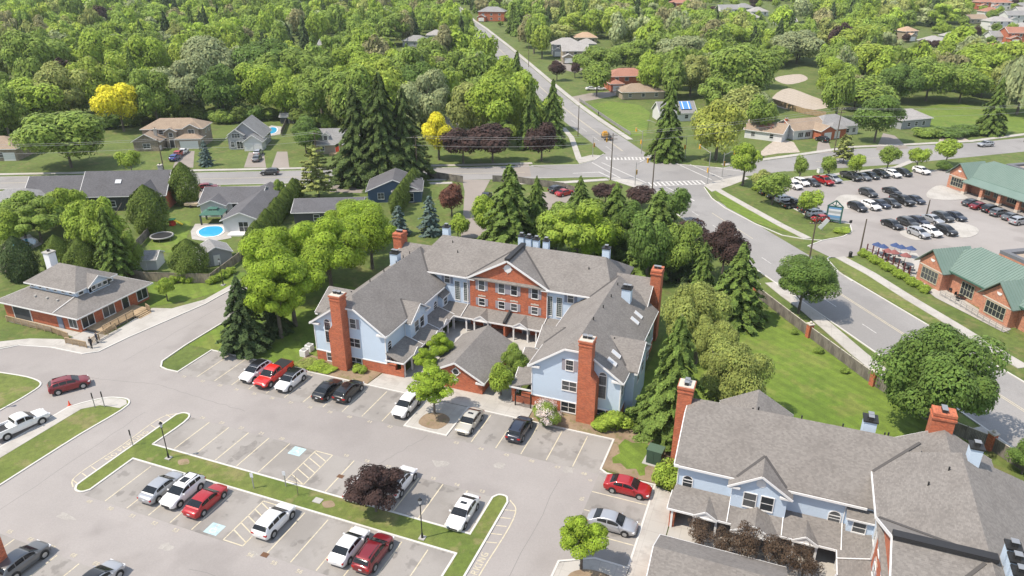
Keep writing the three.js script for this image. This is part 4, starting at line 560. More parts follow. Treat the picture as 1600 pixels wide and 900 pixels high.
house('pool_house', 'white L-shaped bungalow with dark roof beside the swimming pool', -100.93, -113.4, WS - 0.06, o => { block(o, -3.6, 3.6, -13, 7.5, 2.7, 0.42, 'gable', 'z', M.wallWhite, M.roofDark); block(o, -12, 0, -13, -4, 2.7, 0.42, 'gable', 'x', M.wallWhite, M.roofDark, 0.45, 0, 'wing_roof'); block(o, -11.5, -6.5, -8, -2, 2.7, 0.42, 'gable', 'z', M.wallWhite, M.roofDark, 0.4, 0, 'gable_roof'); win(o, 0.3, 1.2, 7.5, 0, 1.8, 2, { cols: 2 }); for (const zz of [-9, -5, 0, 4]) win(o, 3.6, 1.5, zz, PI2, 1, 1, {}); for (const zz of [-2, 3]) win(o, -3.6, 1.5, zz, -PI2, 1.2, 1.1, {}); win(o, -9, 1.3, -2, 0, 1.6, 1.3, { cols: 2 }); win(o, -5, 1.4, -4, 0, 1.2, 1.8, {}); new MB().box(-2.4, 0, 7.5, 2.6, 0.25, 9.6).build('patio_step', M.white, o); });
house('blue_bungalow', 'navy blue bungalow with grey roof between the cedar hedge and locust trees', -80.28, -134.42, WS, o => { block(o, -5.6, 5.6, -9, 0, 2.8, 0.42, 'gable', 'z', M.wallBlue, M.roofDark); block(o, 0, 6, -7, 0.6, 2.8, 0.35, 'hip', 'x', M.wallBlue, M.roofDark, 0.4, 0, 'side_roof'); win(o, -2.8, 1.5, 0, 0, 1.3, 1.3, { cols: 2 }); win(o, 3.6, 1.2, 0.6, 0, 1.4, 1.9, {}); win(o, 0.8, 1.4, 0.6, 0, 1, 1, {}); });
house('grey_roof_house', 'low building with plain dark grey roof beside the blue bungalow', -87.13, -121.85, WS, o => { block(o, -7.5, 6, -4.5, 4.5, 2.5, 0.3, 'gable', 'x', M.wallDark, M.roofDark); wrow(o, 1.2, 4.5, 0, [-3, 2]); });
// houses across the north road
house('brick_house', 'two-storey red brick house with brown hip roof and broad chimney', -65.88, -293.99, 0.5, o => { block(o, -8, 8, -6, 4, 5.4, 0.45, 'hip', 'x', M.brick, M.roofRed); block(o, -8, -3, 2, 7, 3, 0.45, 'hip', 'x', M.brick, M.roofRed, 0.4, 0, 'porch_roof'); garage(o, -5.5, 7, 0, 3.4); for (const x of [-5, -1, 4]) win(o, x, 4.2, 4, 0, 1.4, 1.2, {}); wrow(o, 1.5, 4, 0, [0, 5]); chimney(o, 5.6, 3, 0, 8, 1.6); });
house('tan_bungalow', 'tan bungalow with pale brown hip roof behind the field fence', -56.99, -279.33, 0.5, o => { block(o, -8, 8, -5, 4, 2.8, 0.5, 'hip', 'x', M.wallTan, M.roofBrown); wrow(o, 1.5, 4, 0, [-5, 0, 5]); });
house('tarp_house', 'white gabled house with bright blue tarp on its roof', -38.88, -247.88, 0.5, o => { block(o, -6, 6, -4, 4, 3, 0.7, 'gable', 'x', M.wallWhite, M.roofGrey); wrow(o, 1.5, 4, 0, [-3, 3]); const t = part('tarp', o, 3, 4.6, 2.2); t.rotation.x = Math.atan(0.7); new MB().box(-1.8, 0.02, -2, 1.8, 0.09, 1.4).build('sheet', col(0.08, 0.24, 0.6), t); for (const x of [-1, 1]) new MB().box(x - 0.15, 0.09, -2, x + 0.15, 0.14, 1.4).build('batten', M.white, t); });
// east street
house('white_bungalow', 'small white bungalow with patched brown roof behind the weeping willow', -8.01, -230.94, -0.25, o => { block(o, -5.5, 5.5, -4, 4, 2.7, 0.5, 'gable', 'x', M.wallWhite, M.roofBrown); wrow(o, 1.4, 4, 0, [-3, 2.5]); const p = part('roof_patch', o, 0, 3.9, 2.0); p.rotation.x = Math.atan(0.5); new MB().box(-2, 0.02, -1.2, 2, 0.06, 1).build('sheet', M.roofRed, p); });
house('brown_bungalow', 'bungalow with brown roof, white chimney end and sunroom by a gravel yard', 1.22, -237.34, 0.72, o => { block(o, -6, 6, -5, 4, 2.9, 0.5, 'gable', 'x', M.wallWhite, M.roofBrown); block(o, 1, 6, 2, 7.5, 2.9, 0.5, 'gable', 'z', M.brick, M.roofBrown, 0.4, 0, 'gable_roof'); garage(o, 3.5, 7.5, 0, 2.6); wrow(o, 1.3, 4, 0, [-3.4, -0.8], 1.8, 1.4, { cols: 3, rows: 1 }); chimney(o, -6, 0, 0, 5.6, 0.7, M.brick); });
house('grey_bungalow', 'bungalow with slate grey hip roof and red brick garage', 9.56, -244.41, 0.72, o => { block(o, -7, 7, -6, 4, 3, 0.5, 'hip', 'x', M.wallWhite, M.roofGrey); block(o, -6, 0, 2, 6.5, 3, 0.45, 'hip', 'z', M.brick, M.roofGrey, 0.4, 0, 'garage_roof'); garage(o, -3.6, 6.5, 0, 2.8); wrow(o, 1.4, 4, 0, [3, 5.4]); });
house('grey_bungalow', 'bungalow with pale blue-grey hip roof beside the round maple and long driveway', 33.03, -265.6, 0.72, o => { block(o, -7, 5, -5, 4, 3, 0.5, 'hip', 'x', M.wallGrey, M.roofPale); wrow(o, 1.4, 4, 0, [-4, -1, 2]); });
// far houses on the rise, small in view
const farWalls = [M.wallWhite, M.wallTan, M.brick, M.wallGrey], farRoofs = [M.roofGrey, M.roofPale, M.roofRed, M.roofBrown, M.roofTan];
const farHouse = (x, z, turn, w, d, e, type, wi, ri, label) => house('far_house', label, x, z, turn, o => { block(o, -w / 2, w / 2, -d / 2, d / 2, e, 0.5, type, 'x', farWalls[wi], farRoofs[ri]); for (const k of [-0.32, 0, 0.32]) { win(o, w * k, 1.5, d / 2, 0, 1.3, 1.2, {}); if (e > 4) win(o, w * k, 4.1, d / 2, 0, 1.3, 1.2, {}); } if (e > 4) { block(o, -w / 2, -w / 2 + 5, d / 2 - 1, d / 2 + 3.5, 2.8, 0.5, 'gable', 'z', farWalls[wi], farRoofs[ri], 0.3, 0, 'garage_roof'); garage(o, -w / 2 + 2.5, d / 2 + 3.5, 0, 3.6); } }, 'house', 'houses scattered up the wooded rise');

const far1 = 'distant house with its roof showing among the trees of the rise', far2 = 'distant pale-walled house in the far estate above the wood';
for (const a of [[-194.35, -360.01, 0.2, 13, 9, 3.2, 'hip', 3, 0], [-316.05, -544.47, 0, 14, 9, 3, 'gable', 0, 0], [-229.06, -333.05, 0.2, 12, 9, 3, 'gable', 3, 0], [-194.63, -384.06, 0.4, 11, 9, 3, 'hip', 0, 1], [-197.8, -472.42, 0.2, 17, 10, 6, 'hip', 2, 0], [-112.95, -363.56, 0.4, 14, 10, 5.4, 'hip', 3, 1], [-103.76, -347.59, 0.4, 12, 10, 5.2, 'gable', 1, 1], [-115.09, -405.12, 0.4, 12, 9, 3, 'hip', 1, 4], [-108.41, -384.48, 0.4, 9, 8, 3, 'hip', 3, 1]]) farHouse(...a, far1);
for (const a of [[-91.46, -576.07, 0.3, 18, 11, 5.4, 'hip', 2, 2], [-101.97, -638.22, 0.3, 14, 10, 5.4, 'hip', 0, 1], [-56.45, -549.41, 0.5, 13, 10, 5.2, 'gable', 0, 0], [-47.41, -524.1, 0.5, 12, 10, 3, 'gable', 1, 3], [-38.64, -507.61, 0.5, 12, 10, 5.2, 'hip', 0, 1], [-37.85, -564.32, 0.5, 12, 10, 3, 'hip', 0, 1], [-49.23, -584.05, 0.5, 13, 10, 3, 'hip', 3, 0], [-16.85, -516.1, 0.5, 11, 9, 3, 'gable', 0, 1]]) farHouse(...a, far2);
for (const a of [[48.52, -478.86, 0.7, 9, 8, 5, 'hip', 1, 4], [41.34, -406.04, 0.2, 13, 9, 3, 'gable', 3, 3], [72.86, -483.33, 0.5, 11, 9, 3, 'hip', 0, 1], [75.41, -447.45, 0.3, 11, 9, 3, 'hip', 0, 3], [83.76, -442.31, 0.3, 13, 9, 3, 'hip', 0, 2], [103.55, -490.37, 0.3, 13, 10, 5.4, 'gable', 2, 2], [97.13, -451.68, 0.3, 16, 8, 2.8, 'gable', 0, 1], [103.51, -544.43, 0.4, 14, 9, 5.2, 'hip', 0, 1], [119.41, -582.35, 0.4, 14, 9, 5.2, 'gable', 0, 0], [114.91, -665.23, 0.4, 13, 9, 5.2, 'hip', 2, 2], [112.42, -622.91, 0.4, 12, 9, 3, 'hip', 0, 2], [139.68, -666.18, 0.4, 13, 9, 3, 'hip', 3, 0], [139.58, -712.13, 0.4, 13, 9, 3, 'hip', 0, 1], [108.26, -709.91, 0.4, 13, 9, 3, 'hip', 0, 0], [125.18, -664.86, 0.3, 13, 9, 5.2, 'hip', 0, 2], [95.57, -573.05, 0.5, 12, 9, 3, 'gable', 1, 3], [130.54, -611.17, 0.4, 13, 9, 5.2, 'gable', 0, 1], [121.87, -720.31, 0.4, 12, 9, 3, 'hip', 2, 0], [116.02, -537.57, 0.3, 13, 9, 3, 'hip', 0, 1], [96.59, -492.58, 0.3, 12, 9, 3, 'gable', 0, 0], [59.94, -459.15, 0.4, 11, 9, 3, 'hip', 0, 1]]) farHouse(...a, 'distant house of the far estate beside purple-leaved trees');
// sheds
house('garden_shed', 'small shed with grey roof and white gable wall by the board fence', -101.91, -86.59, WS, o => { block(o, -2.2, 2.2, -1.8, 1.8, 2, 0.5, 'gable', 'x', M.wallWhite, M.roofGrey, 0.25); door(o, 0, 0, 1.8, 0, 0.9, 1.8, M.white); }, 'shed');
house('garden_shed', 'dark-roofed garden shed behind the clipped hedge corner', -92.75, -92.7, WS + 0.5, o => { block(o, -2.6, 2.6, -2.2, 2.2, 2.1, 0.5, 'gable', 'z', M.wallGrey, M.roofGrey, 0.25); door(o, 0, 0, 2.2, 0, 0.9, 1.8, M.white); }, 'shed');
house('garden_shed', 'long low shed behind the neighbour pool north of the street', -154.28, -197.69, WS, o => { block(o, -3.4, 3.4, -2, 2, 2.2, 0.4, 'gable', 'x', M.wallDark, M.roofGrey, 0.25); door(o, 0, 0, 2, 0, 1.2, 1.9, M.greyWood); }, 'shed');
{ // gazebo beside the pool
  const o = thing('gazebo', 'green-roofed gazebo with dark curtains beside the swimming pool', 'gazebo', -107.68, -109.48, WS); const roofM = col(0.05, 0.13, 0.1); const m = new MB(), e = 2.1, A = [[-2.3, e, -1.9], [2.3, e, -1.9], [2.3, e, 1.9], [-2.3, e, 1.9]], B = [[-0.9, 2.75, -0.7], [0.9, 2.75, -0.7], [0.9, 2.75, 0.7], [-0.9, 2.75, 0.7]]; for (let i = 0; i < 4; i++) m.slab([A[i], A[(i + 1) % 4], B[(i + 1) % 4], B[i]], 0.06); m.build('roof', roofM, o); const u = new MB(), C = B.map(p => [p[0] * 1.1, 3.0, p[2] * 1.1]); for (let i = 0; i < 4; i++) u.slab([C[i], C[(i + 1) % 4], [0, 3.35, 0]], 0.05); u.build('upper_roof', roofM, o); for (const x of [-2.1, 2.1]) for (const z of [-1.7, 1.7]) { new MB().box(x - 0.06, 0, z - 0.06, x + 0.06, e, z + 0.06).build('post', M.black, o); new MB().box(x - 0.14, 0.1, z - 0.14, x + 0.14, e - 0.05, z + 0.14).build('curtain', M.wallDark, o); }
}
function pool(label, pts, deckPts) { const [cx, cz] = pts.reduce((a, p) => [a[0] + p[0] / pts.length, a[1] + p[1] / pts.length], [0, 0]); const o = thing('swimming_pool', label, 'pool', cx, cz); const loc = q => q.map(p => [p[0] - cx, p[1] - cz]); mesh('deck', planGeo(loc(deckPts), 0.05, false), M.concrete, o); mesh('water', planGeo(loc(smooth(pts)), 0.09, false), M.water, o); const rim = ribbonGeo([...smooth(pts), smooth(pts)[0]], 0.35, 0.12, 0.1); rim.translate(-cx, -ty(cx, cz), -cz); mesh('coping', rim, M.white, o); return o; }
pool('kidney-shaped blue swimming pool beside the white L-shaped bungalow', [[-106.78,-103.68],[-107.14,-106.35],[-104.79,-107.68],[-102.23,-105.85],[-101.35,-103.07],[-103.38,-101.51]], [[-108.07,-103.17],[-110.58,-107.08],[-105.18,-109.61],[-98.08,-103.2],[-100.26,-100.11],[-104.67,-99.88]]);
pool('blue pool behind the grey gable house north of the street', [[-154.3,-184.45],[-155.65,-188.98],[-153.72,-188.72],[-149.35,-182.45],[-150.03,-180.26]], [[-156.26,-185.7],[-157.66,-191.25],[-153.4,-190.87],[-146.75,-181.54],[-148.68,-177.95]]);
pool('swimming pool half hidden by trees beside the board fence', [[-134.9,-85.88],[-134.07,-89.17],[-130.39,-87.63],[-129.94,-84.94],[-132.19,-83.36]], [[-135.71,-84.83],[-136.28,-90.6],[-128.88,-87.5],[-128.13,-83.56],[-131.24,-81.67]]);
{ const o = thing('trampoline', 'round dark trampoline on the lawn near the pool', 'trampoline', -109.92, -97.83); mesh('mat', new THREE.CylinderGeometry(1.9, 1.9, 0.04, 28).translate(0, 0.75, 0), M.black, o); mesh('rim', new THREE.TorusGeometry(2, 0.16, 8, 32).rotateX(PI2).translate(0, 0.76, 0), M.galv, o); for (let k = 0; k < 6; k++) { const a = k / 6 * Math.PI * 2; new MB().tube([Math.cos(a) * 2, 0, Math.sin(a) * 2], [Math.cos(a) * 2, 0.75, Math.sin(a) * 2], 0.04).build('leg', M.galv, o); } }

// ---------------------------------------------------------------- plaza buildings: brick shops under green metal roofs
function plazaBuilding(label, x, z, turn, len, gables, backDepth) {
  const o = thing('plaza_building', label, 'shops', x, z, turn, 'green-roofed plaza buildings'), e = 3.7, rd = 5.2, rt = 6.8, pitch = (rt - e) / (rd + 0.6);
  new MB().box(0, 0, -9.6, len, e, 0).build('wall', M.brickPlaza, o);
  const m = new MB(); m.slab([[-0.7, e, 0.7], [len, e, 0.7], [len, rt, -rd], [4.5, rt, -rd]]).slab([[-0.7, e, 0.7], [4.5, rt, -rd], [-0.7, e, -10.6]]).slab([[-0.7, e, -10.6], [4.5, rt, -rd], [len, rt, -rd], [len, e, -10.6]]); m.build('roof', M.green, o);
  { const q = new MB(); for (let t = 0; t < len - 0.3; t += 0.5) { const a = t < 4.5 ? t : 4.5; const k = t < 4.5 ? (t + 0.7) / 5.2 : 1; q.beam([t, e + 0.03, 0.68], [t, e + 0.03 + (rt - e) * k, 0.68 - (rd + 0.68) * k], 0.05, 0.06); } const sm = q.build('standing_seams', M.green, o); sm.userData.kind = 'stuff'; }
  new MB().beam([-0.7, e - 0.12, 0.74], [len, e - 0.12, 0.74], 0.12, 0.26).beam([-0.74, e - 0.12, 0.7], [-0.74, e - 0.12, -10.6], 0.12, 0.26).build('gutter', col(0.05, 0.12, 0.09), o);
  new MB().box(4, 0, -10.6 - backDepth, len, 5.2, -9.6).build('rear_wall', M.brickPlaza, o); new MB().box(5.2, 5.2, -10 - backDepth, len, 5.26, -10.2).build('flat_roof', M.soil2, o); for (const [a, b, c, d] of [[4, 5.2, -10.6 - backDepth, -9.6], [5.2, len, -10.5, -9.62], [5.2, len, -10.6 - backDepth, -10 - backDepth]]) new MB().box(a, 5.2, c, b, 5.75, d).build('parapet', M.slate, o);
  for (const t of gables) {
    const g = part('front_gable', o), w = 3; new MB().extrude([[t - 2.6, 0], [t - 2.6, e - 0.1], [t, 6.0], [t + 2.6, e - 0.1], [t + 2.6, 0]], -1, 1.5).build('wall', M.brickPlaza, g);
    const r = new MB(); for (const s of [-1, 1]) r.slab([[t + s * 3.3, e - 0.45, 2.1], [t, 6.35, 2.1], [t, 6.35, -5], [t + s * 3.3, e - 0.45, -5]], 0.12); r.build('roof', M.green, g); { const q = new MB(); for (const s of [-1, 1]) for (let k = 0; k < 13; k++) { const zz = 2 - k * 0.5; q.beam([t + s * 3.25, e - 0.4, zz], [t, 6.38, zz], 0.05, 0.06); } q.build('standing_seams', M.green, g).userData.kind = 'stuff'; }
    new MB().box(t - 2.65, 2.9, 1.45, t + 2.65, 3.1, 1.56).build('stone_band', M.stoneTrim, g); mesh('emblem', new THREE.CylinderGeometry(0.45, 0.45, 0.08, 16, 1, false, -PI2, Math.PI).rotateX(PI2).translate(t, 4.6, 1.53), M.white, g);
    win(o, t, 1.75, 1.5, 0, 3.4, 1.9, { cols: 5, rows: 2, frame: M.creamFrame });
  }
  for (let t = 1; t < len - 2; t += 3.4) if (gables.every(q => Math.abs(q - t - 1.2) > 4.2)) { win(o, t + 1.2, 1.75, 0.02, 0, 2.4, 2, { cols: 4, rows: 2, frame: M.creamFrame }); }
  return o;
}
plazaBuilding('green-roofed brick restaurant building with a patio at its corner', 23.6, -130, -56.1 * Math.PI / 180, 44, [2.6, 15.9, 29], 16);
const pN = plazaBuilding('green-roofed brick shops with a columned walkway and blue shop signs', 36.2, -193, -53 * Math.PI / 180, 60, [2.4], 16);
for (let k = 0; k < 9; k++) { const c = part('column', pN, 5.6 + k * 4.6, 0, 2.4); new MB().box(-0.35, 0, -0.35, 0.35, 2.7, 0.35).build('shaft', M.brickPlaza, c); new MB().box(-0.42, 0, -0.42, 0.42, 0.6, 0.42).build('base', M.stoneTrim, c); new MB().box(-0.42, 2.5, -0.42, 0.42, 2.75, 0.42).build('capital', M.stoneTrim, c); }
{ const m = new MB(); m.slab([[5, 2.85, 3.1], [55, 2.85, 3.1], [55, 3.75, 0.6], [5, 3.75, 0.6]], 0.14); m.build('canopy_roof', M.green, pN); for (let k = 0; k < 6; k++) new MB().box(7 + k * 7.5, 2.5, 0.1, 12 + k * 7.5, 3.05, 0.3).build('shop_sign', [M.signBlue, M.white][k % 2] || M.white, pN); }


// ---------------------------------------------------------------- vehicles (x is forward)
const paintCache = new Map();
const paint2 = (r, g, b, metal = 0.25) => { const k = [r, g, b].join(); if (!paintCache.has(k)) paintCache.set(k, new THREE.MeshPhysicalMaterial({ color: new THREE.Color().setRGB(r, g, b), roughness: 0.32, metalness: metal, clearcoat: 0.8, clearcoatRoughness: 0.08 })); return paintCache.get(k); };
const CC = { white: paint2(0.72, 0.72, 0.72, 0), silver: paint2(0.42, 0.43, 0.45, 0.5), grey: paint2(0.14, 0.145, 0.15, 0.4), black: paint2(0.012, 0.012, 0.014, 0.1), red: paint2(0.36, 0.012, 0.016, 0.2), darkred: paint2(0.2, 0.012, 0.018, 0.3), brightred: paint2(0.6, 0.02, 0.015, 0), beige: paint2(0.5, 0.47, 0.4, 0.3), navy: paint2(0.02, 0.026, 0.045, 0.2), charcoal: paint2(0.045, 0.047, 0.05, 0.3), blue: paint2(0.03, 0.06, 0.25, 0.3) };
const MC = { glass: new THREE.MeshPhysicalMaterial({ color: new THREE.Color().setRGB(0.012, 0.014, 0.016), roughness: 0.06 }), tyre: col(0.015, 0.015, 0.015), rim: col(0.42, 0.43, 0.44, { roughness: 0.35, metalness: 0.6 }), lens: new THREE.MeshPhysicalMaterial({ color: new THREE.Color().setRGB(0.75, 0.76, 0.78), roughness: 0.1 }), tail: col(0.4, 0.01, 0.01, { roughness: 0.2 }), dark: col(0.02, 0.02, 0.022, { roughness: 0.6 }), plate: col(0.6, 0.62, 0.65) };
const KIND = {   // stations rear to front: [x, sill, belt, half width]; cabin: base x0 x1, roof x0 x1, height, half widths
  sedan: { L: 4.75, st: [[-2.37, 0.42, 0.72, 0.66], [-2.3, 0.3, 0.93, 0.8], [-1.95, 0.24, 1.02, 0.89], [-1.2, 0.22, 1.0, 0.91], [0, 0.2, 0.97, 0.92], [1.0, 0.2, 0.96, 0.91], [1.75, 0.22, 0.87, 0.89], [2.15, 0.26, 0.76, 0.82], [2.36, 0.36, 0.62, 0.66]], cab: [-1.85, 1.15, -1.0, 0.3, 1.45, 0.86, 0.62], r: 0.33, ax: 1.38, roof: [[-2.0, 0.98], [-1.6, 1.18], [-1.1, 1.38], [-0.5, 1.46], [0.05, 1.455], [0.45, 1.36], [0.85, 1.14], [1.25, 0.92]], glass: [-1.72, -1.08, 0.42, 1.08], sides: [[-1.3, -0.42], [-0.34, 0.72]] },
  suv: { L: 4.6, st: [[-2.3, 0.5, 0.88, 0.74], [-2.27, 0.38, 1.06, 0.84], [-2.0, 0.3, 1.13, 0.91], [-1.2, 0.27, 1.13, 0.94], [0, 0.26, 1.11, 0.95], [1.0, 0.26, 1.09, 0.94], [1.7, 0.28, 1.02, 0.92], [2.08, 0.32, 0.9, 0.85], [2.28, 0.42, 0.7, 0.66]], cab: [-2.22, 1.2, -1.75, 0.3, 1.66, 0.87, 0.66], r: 0.38, ax: 1.36, roof: [[-2.27, 1.06], [-2.12, 1.26], [-1.86, 1.48], [-1.4, 1.61], [-0.6, 1.68], [0.0, 1.65], [0.42, 1.52], [0.85, 1.3], [1.34, 1.03]], glass: [-2.16, -1.82, 0.38, 1.12], sides: [[-1.72, -1.1], [-1.02, -0.28], [-0.2, 0.72]] },
  pickup: { L: 5.85, st: [[-2.92, 0.6, 0.9, 0.95], [-2.88, 0.5, 0.98, 0.99], [-1.5, 0.45, 0.98, 1.0], [-0.6, 0.42, 1.18, 1.0], [0.6, 0.42, 1.18, 1.0], [1.7, 0.42, 1.18, 0.99], [2.55, 0.45, 1.12, 0.96], [2.8, 0.5, 1.0, 0.9], [2.92, 0.6, 0.85, 0.8]], cab: [-0.78, 1.6, -0.6, 0.85, 1.92, 0.94, 0.76], r: 0.42, ax: 1.85, bed: true, roof: [[-0.8, 1.15], [-0.74, 1.5], [-0.62, 1.82], [-0.3, 1.93], [0.35, 1.92], [0.8, 1.76], [1.2, 1.45], [1.62, 1.14]], glass: [-0.75, -0.64, 0.8, 1.48], sides: [[-0.5, 0.28], [0.36, 1.2]] },
};
function carGeo(k) {
  if (KIND[k].geo) return KIND[k].geo; const K = KIND[k], G = {}, pos = [], idx = [], uv = [];
  const ring = ([x, lo, hi, w]) => { const p = [[lo, -w * 0.86], [lo + 0.06, -w * 0.97], [lo + (hi - lo) * 0.5, -w], [hi - 0.1, -w * 0.965], [hi - 0.02, -w * 0.9], [hi + 0.012, -w * 0.6], [hi + 0.03, 0]]; const f = p.concat(p.slice(0, -1).reverse().map(([y, z]) => [y, -z])); return f.map(([y, z]) => [x, y, z]); };
  const rings = K.st.map(ring), n = rings[0].length; for (const r of rings) for (const p of r) { pos.push(...p); uv.push(p[0], p[1]); }
  for (let i = 0; i < rings.length - 1; i++) for (let j = 0; j < n; j++) { const a = i * n + j, b = i * n + (j + 1) % n, c = a + n, d = b + n; idx.push(a, b, c, b, d, c); }
  for (const [s, rev] of [[0, 1], [rings.length - 1, 0]]) for (let j = 1; j < n - 1; j++) rev ? idx.push(s * n, s * n + j + 1, s * n + j) : idx.push(s * n, s * n + j, s * n + j + 1);
  const body = new THREE.BufferGeometry(); body.setAttribute('position', new THREE.Float32BufferAttribute(pos, 3)); body.setAttribute('uv', new THREE.Float32BufferAttribute(uv, 2)); body.setIndex(idx); body.computeVertexNormals();
  const [bx0, bx1, rx0, rx1, top, wb, wr] = K.cab, beltAt = x => { for (let i = 0; i < K.st.length - 1; i++) if (x <= K.st[i + 1][0]) { const t = (x - K.st[i][0]) / (K.st[i + 1][0] - K.st[i][0]); return K.st[i][2] * (1 - t) + K.st[i + 1][2] * t; } return 1; };
  const spl = new THREE.SplineCurve(K.roof.map(p => new V2(...p))), tab = spl.getPoints(80), roofAt = x => { for (let i = 0; i < tab.length - 1; i++) if (x <= tab[i + 1].x) { const t = (x - tab[i].x) / (tab[i + 1].x - tab[i].x || 1); return tab[i].y + (tab[i + 1].y - tab[i].y) * t; } return tab[80].y; };
  const half = [[0, 0], [0.35, 0.06], [0.7, 0.13], [0.88, 0.19], [0.97, 0.28], [1, 0.42], [1.015, 1]];   // height share, inset share
  const surf = (x, q) => { const a = Math.abs(q), k = Math.min(5.999, a * 6), i = Math.floor(k), t = k - i, hs = half[i][0] * (1 - t) + half[i + 1][0] * t, ins = half[i][1] * (1 - t) + half[i + 1][1] * t, yb = beltAt(x) - 0.05, yr = Math.max(yb + 0.01, roofAt(x)), tight = Math.min(1, (yr - yb) / 0.45); return [x, yb + (yr - yb) * hs, Math.sign(q - 1 || -1) * 0 + (q < 0 ? -1 : 1) * wb * (1 - ins * (0.35 + 0.65 * tight)) * (a >= 0.9999 ? 0 : 1)]; };
  const S = (x, w) => { const q = w <= 0 ? -(1 + w) : 1 - w; const p = surf(x, w === 0 ? 1 : q); if (w < 0) p[2] = -Math.abs(p[2]); else if (w > 0) p[2] = Math.abs(p[2]); else p[2] = 0; return p; };   // w: -1 left belt ... 0 centre ... 1 right belt
  const ws = [-1, -0.92, -0.83, -0.67, -0.5, -0.42, -0.33, -0.25, -0.167, -0.08, 0, 0.08, 0.167, 0.25, 0.33, 0.42, 0.5, 0.67, 0.83, 0.92, 1];
  const patch = (xs, wl, o = 0) => { const P = [], U = [], I = []; for (const x of xs) for (const w of wl) { const p = S(x, w); if (o) { const a = S(x + 0.02, w), b = S(x - 0.02, w), e = 0.02, c = S(x, Math.min(1, w + e)), d = S(x, Math.max(-1, w - e)); const n = new THREE.Vector3(a[0] - b[0], a[1] - b[1], a[2] - b[2]).cross(new THREE.Vector3(c[0] - d[0], c[1] - d[1], c[2] - d[2])).normalize(); if (n.y < 0 || (Math.abs(n.y) < 0.25 && n.z * p[2] < 0)) n.negate(); p[0] += n.x * o; p[1] += n.y * o; p[2] += n.z * o; } P.push(...p); U.push(p[0], p[1]); } const m = wl.length; for (let i = 0; i < xs.length - 1; i++) for (let j = 0; j < m - 1; j++) { const a = i * m + j; I.push(a, a + 1, a + m, a + 1, a + m + 1, a + m); } const g = new THREE.BufferGeometry(); g.setAttribute('position', new THREE.Float32BufferAttribute(P, 3)); g.setAttribute('uv', new THREE.Float32BufferAttribute(U, 2)); g.setIndex(I); g.computeVertexNormals(); return g; };
  const lin2 = (a, b, n) => Array.from({ length: n }, (_, i) => a + (b - a) * i / (n - 1));
  const parts = [body.toNonIndexed(), patch(lin2(bx0, bx1, 26), ws).toNonIndexed()], y1 = beltAt(bx1) - 0.04;
  const top5 = [-0.42, -0.33, -0.25, -0.167, -0.08, 0, 0.08, 0.167, 0.25, 0.33, 0.42];
  G.windshield = patch(lin2(K.glass[2], K.glass[3], 8), [-0.5, ...top5, 0.5], 0.012); G.rear = patch(lin2(K.glass[0], K.glass[1], 6), top5, 0.012);
  G.side = [-1, 1].flatMap(s => K.sides.map(([a, b]) => patch(lin2(a, b, 6), [0.9, 0.81, 0.7, 0.57].map(w => w * s), 0.012)));
  const W = K.st[4][3], nose = K.st[K.st.length - 2], tail = K.st[1];
  if (K.bed) { const b = new MB(); b.box(-2.9, 0.9, -0.99, -0.62, 1.3, -0.88).box(-2.9, 0.9, 0.88, -0.62, 1.3, 0.99).box(-2.92, 0.9, -0.88, -2.82, 1.3, 0.88).box(-0.78, 0.9, -0.88, -0.66, 1.3, 0.88); parts.push(b.geo()); G.bed = new MB().box(-2.8, 1.0, -0.87, -0.79, 1.04, 0.87).geo(); G.cover = new MB().box(-2.86, 1.29, -0.94, -0.68, 1.335, 0.94).geo(); }
  G.body = mergeGeometries(parts); G.tyre = new THREE.CylinderGeometry(K.r, K.r, 0.23, 18).rotateX(PI2); G.rim = mergeGeometries([new THREE.CylinderGeometry(K.r * 0.64, K.r * 0.6, 0.245, 14).rotateX(PI2)]);
  { const m = []; for (const sx of [-1, 1]) for (const sz of [-1, 1]) m.push(new THREE.CylinderGeometry(K.r + 0.07, K.r + 0.07, 0.06, 18, 1).rotateX(PI2).translate(sx * K.ax, K.r + 0.03, sz * (W - 0.02))); G.arches = m; }
  G.head = [-1, 1].map(s => new MB().box(nose[0] - 0.12, nose[2] - 0.2, s * (nose[3] - 0.16) - 0.17, nose[0] + 0.1, nose[2] - 0.07, s * (nose[3] - 0.16) + 0.17).geo());
  G.tail = [-1, 1].map(s => new MB().box(tail[0] - 0.04, tail[2] - 0.3, s * (tail[3] - 0.14) - 0.16, tail[0] + 0.12, tail[2] - 0.12, s * (tail[3] - 0.14) + 0.16).geo());
  const fr = K.st[K.st.length - 1]; G.grille = new MB().box(fr[0] - 0.1, 0.42, -0.5, fr[0] + 0.015, fr[2] - 0.04, 0.5).geo(); G.plate = new MB().box(K.st[0][0] - 0.015, 0.62, -0.16, K.st[0][0] + 0.05, 0.74, 0.16).geo();
  G.mirror = [-1, 1].map(s => new MB().box(bx1 - 0.5, y1 + 0.02, s * (wb + 0.13) - 0.1, bx1 - 0.4, y1 + 0.16, s * (wb + 0.13) + 0.1).geo());
  G.sunroof = new MB().box(rx0 + (rx1 - rx0) * 0.42, top - 0.02, -wr + 0.3, rx1 - 0.45, top + 0.045, wr - 0.3).geo();
  G.rails = [-1, 1].map(s => new MB().box(rx0 + 0.1, top - 0.06, s * (wr - 0.1) - 0.025, rx1 - 0.3, top + 0.03, s * (wr - 0.1) + 0.025).geo());
  G.roofSkin = patch(lin2(rx0 + 0.05, K.glass[2] - 0.03, 10), top5, 0.01);
  return K.geo = G;
}
